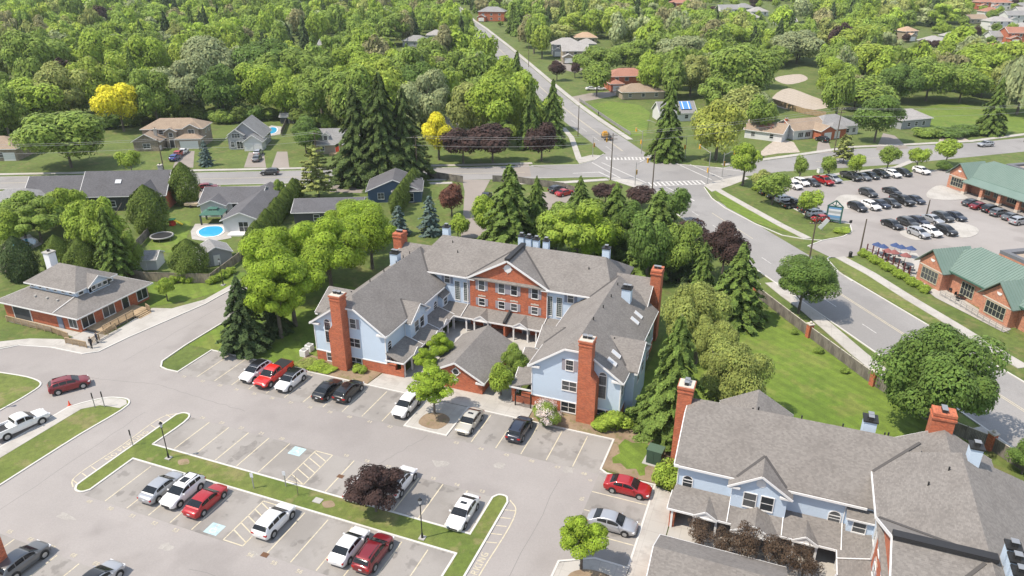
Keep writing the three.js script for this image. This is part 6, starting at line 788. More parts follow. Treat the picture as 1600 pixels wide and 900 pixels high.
// north of the cross street
tree('broad_maple', 'broad maple between the brown house and stone house', 'broad', 'green', -172.07, -129.92, 14.63, 12.13, { ...HI, low: 0.12 }); tree('small_maple', 'small bright green tree at the stone house lawn', 'broad', 'bright', -152.61, -130.96, 6.45, 3.33, MD); tree('blue_spruce', 'blue spruce on the front lawn of the stone house', 'dense', 'blue', -141.12, -144.03, 7.17, 2.14, HI); tree('round_maple', 'round dark maple by the driveway of the cape house', 'broad', 'maple', -124.79, -164.28, 9.97, 5.76, HI);
for (const [l, a] of [['huge dark Norway spruce at the cross street', [-96.13, -145.61, 23.67, 7.79]], ['middle one of the huge dark spruces', [-89.83, -146.89, 27.18, 8.3]], ['huge dark spruce nearest the street pole', [-85.77, -150.25, 23.31, 6.91]]]) tree('huge_spruce', l, 'conifer', 'dark', ...a, { lod: 3, variants: 1, group: 'huge dark spruces' });
tree('golden_maple', 'brilliant yellow tree in front of the grey gabled roof', 'broad', 'yellow', -87.65, -171.25, 12.83, 5.05, HI); tree('golden_maple', 'brilliant yellow tree behind the broad maple', 'broad', 'yellow', -194.88, -167.63, 14.92, 7.86, HI); tree('street_pine', 'brownish pine beside the yellow tree', 'pine', 'olive', -89.35, -162.17, 12.1, 3.57, MD);
for (const [l, a] of [['wide purple-leaved tree by the cross street', [-79.93, -169.97, 10.67, 6.95]], ['purple-leaved tree next to the wide one', [-73.26, -173.98, 10.4, 7]], ['purple-leaved tree near the crossing corner', [-61.76, -179.89, 10.46, 4.86]]]) tree('purple_tree', l, 'broad', 'purple', ...a, MD);
tree('broad_maple', 'large light green tree behind the purple trees', 'oval', 'bright', -79.45, -191.65, 20.26, 8.99, HI); for (const [l, a] of [['conifer beside the north road', [-69.5, -192.21, 19.68, 4.08]], ['taller conifer at the bend of the north road', [-64.75, -197.38, 19.57, 4.32]], ['dark pointed spruce in the wood edge', [-208.9, -187.95, 23.3, 4.07]], ['conifer beside the large light green tree behind the yellow tree', [-100.03, -209.65, 11.9, 3.61]]]) tree('road_conifer', l, 'conifer', 'fresh', ...a, MD);
tree('tall_conifer', 'tall conifer at the crossing beside the willow', 'conifer', 'fresh', -31.35, -193.2, 21.85, 5.5, HI); tree('weeping_willow', 'golden weeping willow at the crossing', 'oval', 'willow', -18.95, -198.03, 17.71, 7.7, { ...HI, low: 0.06 }); tree('broad_maple', 'huge green tree behind the willow', 'broad', 'green', -21.08, -272.13, 22.83, 15.11, { ...HI, low: 0.1 }); tree('garden_tree', 'green tree between willow and white bungalow', 'broad', 'green', -10.52, -229.97, 12.61, 4.93, MD); tree('corner_locust', 'yellow-green tree on the plaza corner lawn', 'airy', 'bright', -9.98, -175.71, 11.55, 4.18, { ...HI, low: 0.15 });
tree('round_maple', 'round dark maple by the grey bungalows', 'broad', 'maple', 21.71, -236.24, 13.59, 7.58, HI);
for (const [l, m, a] of [['small street tree beside the hydro box at the plaza', 'green', [2.36, -183.42, 6.7, 1.98]], ['small round tree on the plaza street lawn', 'green', [8.81, -188.32, 6.45, 2.31]], ['yellowish small tree on the plaza street lawn', 'bright', [15.07, -191.98, 6.18, 2.48]], ['round street tree behind the parked black cars', 'green', [22.68, -201.87, 6.83, 2.88]], ['street tree beside the diagonal plaza path', 'bright', [29.73, -205.93, 6.39, 2.9]], ['light green street tree near the shops', 'bright', [37.4, -214.32, 7.02, 3.63]], ['sidewalk tree beside the plaza west row', 'green', [-2.59, -162.74, 7.43, 4.15]], ['light tree among the plaza west row', 'bright', [4.37, -156.19, 6.45, 3.29]], ['sidewalk tree close to the corner locust', 'olive', [-5.19, -169.33, 6.09, 2.6]]]) tree('street_tree', l, 'broad', m, ...a, { lod: 1, low: 0.25, group: 'plaza street trees' });
tree('street_pine', 'brownish open tree beside the street pole at the plaza', 'pine', 'olive', 12.63, -206.76, 7.91, 2.83, MD); tree('field_spruce', 'spruce standing on the green field', 'conifer', 'fresh', 54.91, -260.16, 17.81, 5, HI); tree('purple_tree', 'round purple tree beside the north road sidewalk', 'broad', 'purple', -96.47, -299, 8.49, 3.99, MD); tree('broad_maple', 'green tree in front of the red brick house', 'broad', 'green', -72.93, -275.6, 12.66, 6.52, MD); tree('purple_tree', 'purple tree by the north road houses', 'broad', 'purple', -91.12, -307.06, 7.06, 2.44, MD); tree('pale_willow', 'pale green willow-like tree at the field edge', 'willow', 'pale', 69.05, -296.32, 19.27, 7.52, MD); tree('dark_bush', 'dark clipped bush at the plaza shop corner', 'broad', 'maple', 36.08, -208.41, 2.48, 2.11, { lod: 1, low: 0 });
bush('garden_bush', 'green bush row beside the long driveway', 'green', 37.08, -248.52, 3.4, 5); bush('garden_bush', 'dark green bush beside the bare driveway', 'maple', 42.69, -252.57, 3.2, 6); bush('garden_bush', 'bush mass on the driveway corner', 'maple', 47.62, -257.32, 3.2, 5); bush('sign_bush', 'round bushes under the tall plaza sign', 'bright', 10.89, -149.55, 1.1, 2.2);

// tall broadleaf trees that stand close behind the houses, and more of the belt behind the court
{
  const A = [[-223.66, -161.45, 16.13, 12], [-235.94, -160.73, 19.05, 10.12], [-220.85, -170.71, 20.08, 10.27], [-217.95, -178.06, 22.06, 9.43], [-189.96, -176.62, 19.3, 9.04], [-191.39, -192.64, 20.75, 10.65], [-178.16, -193.58, 18.5, 9.46], [-170.79, -200.67, 19.14, 10.66], [-159.46, -200.87, 16.9, 8.42], [-138.63, -192.57, 19.79, 9.49], [-129.71, -194.04, 17.79, 7.87], [-119.19, -197.15, 23.09, 11.7], [-122.62, -187.18, 21.88, 9.44], [-104.03, -196.3, 20.23, 8.57], [-113.35, -208.53, 20.58, 9.71], [-107.22, -217.07, 18.25, 8.29], [-156.14, -240.67, 20.26, 11.91], [-174.16, -233.64, 18.91, 11.92], [-88.26, -193.37, 17.84, 7.73], [-73.38, -197.43, 17.38, 5.49], [-130.65, -233.95, 21.87, 10.83], [-209.61, -222.32, 22.19, 11.98], [-188.72, -230.46, 21.74, 13.19], [-231.86, -213.64, 23.97, 10.77], [-255.88, -217.22, 23.9, 12.44], [-268.64, -199.3, 25.3, 13.15], [-293.62, -202.5, 26.2, 11.18]];
  const B = [[-84.55, -315.77, 13.69, 10.96], [-72.42, -330.07, 14.53, 11.23], [-52.95, -283.39, 15.41, 7.23], [-39.78, -288.53, 15.87, 8.43], [-52.62, -337.79, 16.64, 12.62], [11.46, -296.33, 16.66, 8.81], [21.45, -330.76, 17.14, 12.19], [32.02, -304.35, 14.46, 8.82], [42.77, -310.92, 16.77, 10.51], [53.89, -312.88, 14.46, 9.98], [67.6, -357.16, 16.05, 11.72], [74.02, -320.72, 17.1, 10.43], [-4.79, -377, 16.9, 13.29], [-30.92, -366.81, 18.55, 13.28], [22.11, -394.79, 17.74, 13.52], [-142.25, -409.61, 12.88, 10.77]];
  const cols = ['bright', 'green', 'olive', 'lime2', 'green', 'pale', 'maple', 'bright'], nm = { bright: 'bright green', green: 'mid green', olive: 'olive green', lime2: 'yellow-green', pale: 'silvery green', maple: 'deep green' };
  A.forEach((a, i) => tree('tall_broadleaf', `tall ${nm[cols[i % 8]]} broadleaf tree in the wall of trees behind the cross street houses`, i % 3 ? 'full' : 'oval', cols[i % 8], ...a, { lod: 2, variants: 4, low: 0.05, group: 'tall trees behind the cross street houses' }));
  B.forEach((a, i) => tree('tall_broadleaf', `tall ${nm[cols[(i * 3 + 1) % 8]]} broadleaf tree east of the north road`, i % 3 ? 'full' : 'oval', cols[(i * 3 + 1) % 8], ...a, { lod: 2, variants: 4, low: 0.05, group: 'tall trees east of the north road' }));
  for (const [l, f, m, a] of [['green tree filling the belt behind the court by the lane', 'full', 'bright', [-52, -121.17, 9.18, 3.88]], ['green tree between conifers in the belt behind the court', 'full', 'green', [-37.57, -118.19, 10.19, 5.17]], ['lime tree in the belt close to the court roof', 'full', 'lime', [-30.05, -115.87, 10.59, 5.1]], ['deep green tree in the belt near the crossing', 'full', 'maple', [-24.57, -121.91, 10.59, 4.78]], ['deep green tree at the east end of the belt', 'full', 'green', [-14.55, -113.52, 11.2, 4.39]], ['conifer at the back of the belt', 'conifer', 'fresh', [-38.16, -135.32, 10.36, 3.83]], ['conifer beside the lane gate in the belt', 'conifer', 'fresh', [-46.25, -132.17, 10.36, 3.45]], ['dark spruce at the street end of the belt', 'conifer', 'spruce', [-12.76, -114.22, 9.9, 3.66]], ['green tree at the court end chimney', 'full', 'maple', [-19.51, -111.59, 12.27, 4.17]]]) tree('belt_tree', l, f, m, ...a, { lod: 2, variants: 4, low: 0.04, group: 'trees in the belt behind the court' });
  for (const [l, f, m, a] of [['loose green tree between the dark-roofed row and pavilion', 'full', 'green', [-134.99, -88.81, 9.67, 5.46]], ['bright tree over the fence behind the pavilion', 'full', 'bright', [-114.53, -86.84, 10.59, 4.32]], ['green tree against the dark-roofed houses', 'full', 'bright', [-136.3, -97.06, 6.71, 4.88]], ['green shrubby tree at the trampoline lawn', 'broad', 'green', [-100.82, -82.77, 8.06, 2.14]]]) tree('garden_tree', l, f, m, ...a, { lod: 2, variants: 4, low: 0.06 });
}

[[-223.39, -149.76], [-220.34, -152.85], [-217.24, -155.98], [-213.36, -159.44], [-209.42, -162.96], [-205.42, -166.53], [-202.3, -169.78], [-198.34, -175.39], [-199, -181.29], [-195.77, -184.62], [-191.76, -187.23], [-187, -189.09], [-181.15, -190.32], [-174.13, -188.92], [-170.76, -192.3], [-167.72, -195.56], [-164, -198.05], [-151.16, -197.88], [-142.37, -193.14], [-135.51, -190.78], [-128.25, -190.68], [-123.22, -193.61], [-117.98, -196.63], [-111.69, -199.08], [-107.37, -202.75], [-102.23, -206.76], [-93.58, -207.13], [-85.59, -203.49], [-79.53, -203.98]].forEach((p, i) => bush('understory_bush', 'leafy bush in the dark understory behind the cross street houses', ['maple', 'green', 'cedar'][i % 3], ...p, 4.4 + (i % 4) * 0.7, 4.6, { group: 'understory behind the cross street houses' }));

// the wood that covers the rise

{
  const r = rng(77), clear = [[[-91.24,-281.41],[-75.65,-274.54],[-55.03,-270.41],[-45.98,-260.19],[-41.65,-217.83],[-52.96,-228],[-75.33,-256.66]], [[-13.29,-269.63],[-13.74,-343.38],[0.01,-364.95],[8.3,-320.22],[12.71,-290.99],[16.59,-275.87],[2.48,-265.06],[-5.97,-251.41]], [[29.89,-297.69],[42.41,-320.57],[59.96,-309.41],[79.63,-300.44],[71.07,-261.78],[26.79,-227.32],[-8.46,-193.71],[-26.84,-186.54],[-23.3,-207.79],[-10.57,-221.06],[10.09,-220.81]], [[-198.42,-119.65],[-221.31,-138.89],[-213.99,-153.43],[-194.52,-168.77],[-211.72,-189],[-190.41,-203.88],[-176.81,-192.02],[-167.9,-199.68],[-162.34,-206.1],[-149.8,-194.31],[-132.83,-188.89],[-109.1,-194.32],[-94.51,-206.77],[-74.75,-202.19],[-54.82,-188.5],[-62.08,-172.81],[-182.14,-108.58]], [[-15.75,-219.04],[-10.43,-244.58],[16.32,-265.24],[34.43,-277.51],[40.61,-264.48],[10.09,-220.81]], [[-129.3,-367.63],[-125.6,-429.38],[-100.76,-368.32],[-98.04,-331.84],[-106.4,-320.12]]];
  const inPoly = (p, q) => { let c = false; for (let i = 0, j = q.length - 1; i < q.length; j = i++) if ((q[i][1] > p[1]) !== (q[j][1] > p[1]) && p[0] < (q[j][0] - q[i][0]) * (p[1] - q[i][1]) / (q[j][1] - q[i][1]) + q[i][0]) c = !c; return c; };
  const houses = scene.children.filter(o => o.userData.category === 'house').map(o => [o.position.x, o.position.z]);
  const suburb = [[[33.99,-385.04],[45.71,-510.16],[76.29,-539.88],[124.34,-759.16],[192.28,-785.65],[112.66,-430.1],[61.72,-410.24]], [[-98.7,-540.59],[-119.22,-675.77],[-17.37,-660.92],[-7.75,-495.12],[-53,-471.67]]], sub = p => suburb.some(c => inPoly(p, c));
  const road = offset(northEdge, -5), pts = [];
  for (let f = 203; f < 700; f += 12.6) for (let l = -f * 0.74 - 20; l < f * 0.74 + 20; l += 12.6) {
    const ff = f + (r() - 0.5) * 10, ll = l + (r() - 0.5) * 10, x = ll * CY - ff * SY, z = -(ll * SY + ff * CY), kind = fbm(x / 300 + 5, z / 300 + 5, 12, 3), q = r(), hh = r();
    if (-z < nW(x) + 14 || clear.some(c => inPoly([x, z], c))) continue;
    if (x > -40 && -z < 0.9 * x + 232) continue;
    let dr = 1e9; for (const p of road) dr = Math.min(dr, Math.hypot(p[0] - x, p[1] - z)); if (dr < 12.5) continue;
    const small = houses.some(h => { const dx = h[0] - x, dz = h[1] - z, fw = -dx * SY - dz * CY, lt = Math.abs(dx * CY - dz * SY); return Math.hypot(dx, dz) < 10 || (fw > 0 && fw < (h[1] < -330 ? 75 : 45) && lt < 11); });
    if (sub([x, z])) { if (q > 0.5 || houses.some(h => Math.hypot(h[0] - x, h[1] - z) < 9)) continue; pts.push({ x, z, f: ff, sp: 'broad', m: hh < 0.35 ? 'purple' : hh < 0.7 ? 'bright' : 'green', H: 4 + 3 * r(), R: 2.6 + 1.4 * r(), a: r() * 6.28, t: 1, v: Math.floor(r() * 4) }); continue; }
    if (small && houses.some(h => Math.hypot(h[0] - x, h[1] - z) < 10)) continue;
    if (trees.some(t => Math.hypot(t[0] - x, t[1] - z) < t[2] * 0.75 + 3)) continue;
    if (small && q < 0.72) continue;
    const east = ll > f * 0.12;
    let sp = kind > 0.66 ? (q < 0.5 ? 'conifer' : 'broad') : q < 0.06 ? 'conifer' : q < 0.3 ? 'oval' : q < 0.42 ? 'airy' : q < 0.75 ? 'full' : 'broad', m = sp === 'conifer' ? (hh < 0.5 ? 'spruce' : 'fresh') : ['green', 'bright', 'green', 'green', 'olive', 'pale', 'bright', 'green', 'rust', 'bright', 'green', 'lime2'][Math.floor(hh * 12)]; if (sp === 'broad' && r() < 0.02) m = 'purple';
    const H = small ? 3 + 2 * r() : (sp === 'conifer' ? 15 + 7 * r() : 10 + 9 * r()), R = small ? 2.2 : sp === 'conifer' ? 3.6 + 1.4 * r() : 6 + 4.6 * r() * r();
    pts.push({ x, z, f: ff, sp, m, H, R, a: r() * 6.28, t: 0.95 + 0.45 * r(), v: Math.floor(r() * 4) });
  }
  pts.sort((a, b) => a.f - b.f); const near = pts.slice(0, 290), rest = pts.slice(290);
  const words = { conifer: 'pointed', broad: 'round-headed', oval: 'tall oval', airy: 'loose open', full: 'full-crowned' }, shade = { green: 'mid green', bright: 'bright green', maple: 'deep green', olive: 'olive green', pale: 'pale silvery green', rust: 'brownish', spruce: 'dark', fresh: 'dark green', purple: 'purple-leaved', lime2: 'yellow-green' };
  for (const p of near) tree('wood_tree', `${words[p.sp]} ${shade[p.m]} ${p.sp === 'conifer' ? 'conifer' : 'tree'} at the edge of the wood on the rise`, p.sp, p.m, p.x, p.z, p.H, p.R, { lod: p.f < 260 ? 1 : 0, low: 0.06, group: 'trees along the edge of the wood' });
  const by = new Map(); for (const p of rest) { const k = p.sp + '|' + p.m + '|' + p.v; by.has(k) || by.set(k, []); by.get(k).push(p); }
  const M4 = new THREE.Matrix4(), qn = new THREE.Quaternion(), up = new THREE.Vector3(0, 1, 0), wood = new THREE.Group(); wood.name = 'far_wood'; scene.add(wood); tag(wood, 'mixed wood of green crowns covering the rise to the skyline', 'wood', null, 'stuff');
  for (const [k, list] of by) { const [sp, m, v] = k.split('|'), im = new THREE.InstancedMesh(crownGeo(sp, 0, +v), LM[m], list.length); im.name = 'crowns'; list.forEach((p, i) => { qn.setFromAxisAngle(up, p.a); M4.compose(new THREE.Vector3(p.x, ty(p.x, p.z) + 0.3, p.z), qn, new THREE.Vector3(p.R, p.H, p.R)); im.setMatrixAt(i, M4); im.setColorAt(i, new THREE.Color(p.t, p.t, p.t)); }); im.castShadow = im.receiveShadow = true; im.userData.kind = 'stuff'; wood.add(im); }
  console.log('wood', near.length, rest.length);
}


// ---------------------------------------------------------------- drives, yards and bare ground
const drive = (pts, m = M.greyDrive, y = 0.03) => sheet('driveway', pts, y, m);
M.greyDrive = std({ map: T.asphalt, color: 0xf2ece4 }); M.gravel = std({ map: mottled(256, 5, [[0.36, 0.31, 0.26], [0.44, 0.38, 0.32], [0.3, 0.26, 0.21]], 8, 0.4), roughness: 1 });
drive([[-147.87,-139.36],[-142.97,-141.27],[-155.68,-155.38],[-159.67,-153.83]]); drive([[-130.86,-145.99],[-125.5,-148.08],[-136.74,-161.18],[-140.54,-159.7]]); drive([[-124.28,-148.56],[-119.99,-150.23],[-131.08,-164.18],[-133.74,-163.14]]); drive([[-130.56,-127.56],[-124.99,-130.87],[-118.56,-122.53],[-118.93,-119.35],[-123.81,-121.51]]); drive([[-98.01,-135.81],[-89.93,-137.89],[-95.27,-145.95],[-102.16,-143.26]]); drive([[-63.61,-163.15],[-59.2,-164.86],[-64.24,-176.79],[-67.37,-175.57]], M.greyDrive, 0.02);
drive([[-73.87,-156.09],[-67.5,-158.57],[-64.94,-148.71],[-62.92,-141.19],[-57.41,-129.93],[-51.31,-121.43],[-57.04,-119.2],[-63.45,-134.27],[-69.05,-147.1]]); drive([[-52.72,-153.47],[-45.17,-156.41],[-41.76,-147.47],[-47.47,-140.5]]); drive([[-82.64,-100.96],[-88.54,-113.61],[-90.04,-117.21],[-91.87,-116.5],[-83.29,-99.02]], M.gravel);
drive([[-75.81,-262.31],[-66.57,-278.08],[-64.28,-284.06],[-67.76,-287.91],[-76.96,-279.11],[-81.77,-269.66]]); drive([[-9.31,-204.74],[-3.9,-211.41],[1.81,-215.2],[-0.29,-227.67],[-4.92,-231.23],[-7.53,-218.02]], M.gravel); drive([[5.95,-215.25],[10.07,-218.42],[8.98,-234.83],[6.34,-230.25]]); drive([[21.45,-225.24],[30.35,-231.14],[27.99,-247.77],[24.97,-250.42]]); drive([[38.67,-240.25],[48.59,-246.72],[45.16,-258.29],[41.01,-252.85]], M.gravel); drive([[-113.1,-347.72],[-93.44,-328.52],[-93.99,-318.42],[-109.44,-329.12]]);
for (const p of [[[-10.34,-290.21],[-5.5,-317.53],[3.36,-305.35],[10.57,-291.31],[4.25,-279.78],[-5.27,-278.3]], [[-12.08,-337.87],[-2.25,-351],[1.16,-340.03],[-6.35,-325.49]]]) sheet('bare_ground', smooth(p), 0.04, M.gravel);
sheet('lawn', [[-73.95,-256.05],[-66.53,-268.3],[-54.09,-266.1],[-48.08,-254.97],[-42.18,-220.41],[-46.31,-216.93],[-63.72,-244.55]], 0.04, M.lawn); sheet('lawn', [[35.37,-288.6],[49.96,-311.34],[80.14,-302.79],[73.4,-272.23],[46.43,-254.96],[36.83,-263.01]], 0.04, M.lawn);
sheet('lawn', [[-16.28,-169.32],[-12.07,-167.71],[-2.81,-153.4],[4.28,-143.49],[-5.02,-149.08],[-11.63,-157.29]], 0.04, M.lawn); sheet('lawn', [[9.57,-133.9],[13.44,-130.33],[24.91,-112.38],[27.91,-105.27],[20.02,-114.59],[12.75,-124.73]], 0.04, M.verge); sheet('lawn', [[-117.77,-106.4],[-112.64,-108.4],[-106.1,-100.07],[-102.79,-93.1],[-106.06,-91.83],[-114.13,-96.94]], 0.03, M.lawn);
sheet('patio_paving', [[14.78,-137.92],[17.36,-142.37],[23.72,-142.09],[24.27,-139.3],[25.33,-129.07],[23.28,-124.95]], 0.06, M.concrete); sheet('terrace', [[23.28,-124.95],[26.48,-126.2],[33.29,-113.69],[32.04,-112.14],[24.48,-121.74]], 0.08, M.concrete);
// ---------------------------------------------------------------- street furniture
function lampPost(label, x, z, h = 4.8) { const o = thing('lamp_post', label, 'lamp post', x, z, 0, 'ornamental lamp posts'); new MB().box(-0.3, 0, -0.3, 0.3, 0.18, 0.3).build('footing', M.greyConcrete, o); new MB().tube([0, 0.18, 0], [0, 0.7, 0], 0.12, 0.09, 10).build('base', M.darkMetal, o); new MB().tube([0, 0.7, 0], [0, h - 0.7, 0], 0.055, 0.05, 8).build('post', M.darkMetal, o); const l = part('lantern', o); new MB().tube([0, h - 0.7, 0], [0, h - 0.25, 0], 0.1, 0.17, 6).build('glass', M.paleGlass, l); new MB().tube([0, h - 0.25, 0], [0, h, 0], 0.22, 0.03, 6).tube([0, h - 0.74, 0], [0, h - 0.7, 0], 0.13, 0.13, 6).build('cap', M.darkMetal, l); return o; }
lampPost('black lantern lamp post on the median by the island end', -57.54, -46.12); lampPost('black lantern lamp post on the median beside the purple tree', -26.63, -45.45); lampPost('black lantern lamp post on the pavilion lawn', -83.98, -84.77); lampPost('black lantern lamp post at the corner grass', -84.31, -45.77, 4);
function signPost(label, x, z, h, plate, w, ph, turn) { const o = thing('sign_post', label, 'sign', x, z, turn, 'small lot signs'); new MB().box(-0.04, 0, -0.04, 0.04, h, 0.04).build('post', M.galv, o); new MB().box(-w / 2, h - ph, 0.041, w / 2, h, 0.06).build('plate', plate, o); return o; }
signPost('dark sign post pair at the strip tip, one by the curve', -73.1, -50.43, 2.2, M.darkMetal, 0.14, 0.75, 0.6); signPost('second dark sign post at the strip tip', -72.15, -50.95, 2.3, M.darkMetal, 0.14, 0.75, 0.6); signPost('dark sign post beside the hatched fire lane', -62.94, -46.44, 2.2, M.darkMetal, 0.14, 0.75, 0.6);
signPost('white and blue accessible parking sign on the median', -45.78, -45.47, 2, M.paleSign, 0.34, 0.5, 0.2); signPost('pale accessible parking sign near the bare sapling', -42.95, -46.9, 2, M.paleSign, 0.34, 0.5, 0.2); signPost('round dark sign on the plaza entrance island', 12.53, -150.19, 2.4, M.darkMetal, 0.6, 0.6, 0.5);
for (const [x, z, l] of [[-40.96, -46.21, 'bare young sapling on the median near the accessible signs']]) { const o = thing('bare_sapling', l, 'sapling', x, z); const r = rng(x * 10 | 0), m = new MB(); m.tube([0, 0, 0], [0.05, 2.6, 0], 0.035, 0.012, 6); m.build('trunk', M.bark, o); const b = new MB(); for (let k = 0; k < 9; k++) { const y = 0.9 + k * 0.17, a = r() * 6.28, q = 0.5 + r() * 0.3; b.tube([0.03, y, 0], [Math.cos(a) * q, y + 0.6, Math.sin(a) * q], 0.014, 0.005, 4, false); } b.build('branches', M.bark, o); }
{ const o = thing('traffic_cone', 'orange traffic cone at the kerb beside the white pickup', 'cone', -76.43, -49.72); new MB().box(-0.2, 0, -0.2, 0.2, 0.05, 0.2).build('base', M.redPlastic, o); new MB().tube([0, 0.05, 0], [0, 0.72, 0], 0.15, 0.03, 12).build('cone', M.redPlastic, o); }
{ const o = thing('utility_cabinet', 'dark green utility cabinet on a concrete pad beside the spruce', 'cabinet', -8.81, -64.54, -0.1); new MB().box(-1.15, 0, -0.95, 1.15, 0.14, 0.95).build('pad', M.greyConcrete, o); const g = col(0.035, 0.07, 0.045); new MB().box(-0.8, 0.14, -0.65, 0.8, 1.75, 0.65).build('body', g, o); new MB().box(-0.84, 1.75, -0.69, 0.84, 1.83, 0.69).build('lid', col(0.07, 0.12, 0.08), o); for (const s of [-1, 1]) new MB().box(s * 0.4 - 0.36, 0.24, 0.65, s * 0.4 + 0.36, 1.65, 0.68).build('door', g, o); }
for (const [x, z, l] of [[-57.44, -70.1, 'white air conditioner unit beside the brick planter wall'], [-57.64, -71.54, 'second pale air conditioner unit by the wing wall']]) { const o = thing('air_conditioner', l, 'air conditioner', x, z); new MB().box(-0.45, 0.05, -0.45, 0.45, 0.95, 0.45).build('case', M.white, o); mesh('fan_grille', new THREE.CylinderGeometry(0.36, 0.36, 0.04, 16).translate(0, 0.97, 0), M.galv, o); }
{ const o = thing('entry_gate', 'black iron gate between the court wing and path', 'gate', -26.55, -69.17); new MB().box(-0.06, 0, -0.06, 0.06, 2, 0.06).build('post', M.darkMetal, o); new MB().box(1.9, 0, -0.06, 2.02, 2, 0.06).build('post', M.darkMetal, o); const m = new MB(); for (let k = 0; k < 14; k++) m.box(0.1 + k * 0.13, 0.1, -0.015, 0.13 + k * 0.13, 1.5, 0.015); m.build('bars', M.darkMetal, o); new MB().box(0.06, 1.5, -0.03, 1.9, 1.56, 0.03).build('rail', M.darkMetal, o); }
// fences: posts and panels, each a part
function fence(label, pts, h, mat, o = {}) {
  const [x0, z0] = pts[0], g = thing(o.name || 'board_fence', label, 'fence', x0, z0), y = ty(x0, z0); const seg = o.seg || 2.4;
  for (let i = 0; i < pts.length - 1; i++) { const a = pts[i], b = pts[i + 1], L = Math.hypot(b[0] - a[0], b[1] - a[1]), n = Math.max(1, Math.round(L / seg)), ang = Math.atan2(-(b[1] - a[1]), b[0] - a[0]);
    for (let k = 0; k < n; k++) { const t = k / n, px = a[0] + (b[0] - a[0]) * t - x0, pzz = a[1] + (b[1] - a[1]) * t - z0, w = L / n, p = part('bay', g, px, ty(px + x0, pzz + z0) - y, pzz, ang);
      mesh('panel', cached('fp' + [w.toFixed(2), h], () => { const m = new MB(), nb = Math.round(w / 0.15); for (let q = 0; q < nb; q++) m.box(0.06 + q * (w - 0.12) / nb, 0.08, (q % 2) * 0.012 - 0.012, 0.05 + (q + 1) * (w - 0.12) / nb, h - 0.06, (q % 2) * 0.012 + 0.012); return m.geo(); }), mat, p);
      mesh('rail', cached('fr' + w.toFixed(2) + h, () => new MB().box(0, h - 0.06, -0.05, w, h, 0.05).box(0, 0.3, -0.06, w, 0.38, -0.013).geo()), o.rail || mat, p);
      if (!(o.pillars && k === 0)) mesh('post', cached('fo' + h, () => new MB().box(-0.06, 0, -0.06, 0.06, h + 0.05, 0.06).geo()), mat, p); }
    if (o.pillars) { const p = part('pillar', g, a[0] - x0, 0, a[1] - z0, ang); new MB().box(-0.35, 0, -0.35, 0.35, h + 0.3, 0.35).build('shaft', M.brick, p); new MB().box(-0.43, h + 0.3, -0.43, 0.43, h + 0.45, 0.43).build('cap', M.stoneTrim, p); mesh('finial', new THREE.SphereGeometry(0.2, 12, 8).translate(0, h + 0.62, 0), M.stoneTrim, p); } }
  return g;
}
fence('dark board fence with brick pillars between the lawn and main street', [[-2.2,-112.37],[5.95,-100.51],[13.7,-89.81],[20.43,-82.16],[24.84,-80.05],[29.3,-74.64]], 1.75, M.greyWood, { name: 'boundary_fence', pillars: true, rail: M.stoneTrim });
fence('grey board fence behind the clipped hedges', [[-103.11,-81.3],[-97.08,-81.34],[-86.4,-84.66],[-89.1,-96.75]], 1.7, M.fenceWood); fence('grey board fence behind the pavilion', [[-128.53,-74.36],[-117.73,-76.18]], 1.7, M.fenceWood); fence('dark board fence around the lane behind the court', [[-66.27,-157.25],[-61.77,-158.42],[-48.54,-157.29],[-43.78,-154.29]], 1.6, M.greyWood); fence('dark fence at the court end along the lane', [[-82.73,-155.07],[-72.41,-153.68]], 1.7, M.greyWood); fence('weathered fence beside the trampoline', [[-110.48,-92.53],[-114.2,-99.21]], 1.7, M.greyWood); fence('grey fence beside the neighbour pool', [[-145.27,-180.22],[-155.44,-196.21]], 1.7, M.greyWood); fence('reddish board fence along the bare ground', [[-10.05,-285.59],[1.29,-272.05],[8.47,-268.44]], 1.9, M.wood); fence('chain-link style low fence along the field', [[-76.45,-264.44],[-62.19,-243.01],[-46.71,-218.65]], 1.1, M.galv, { seg: 3 });
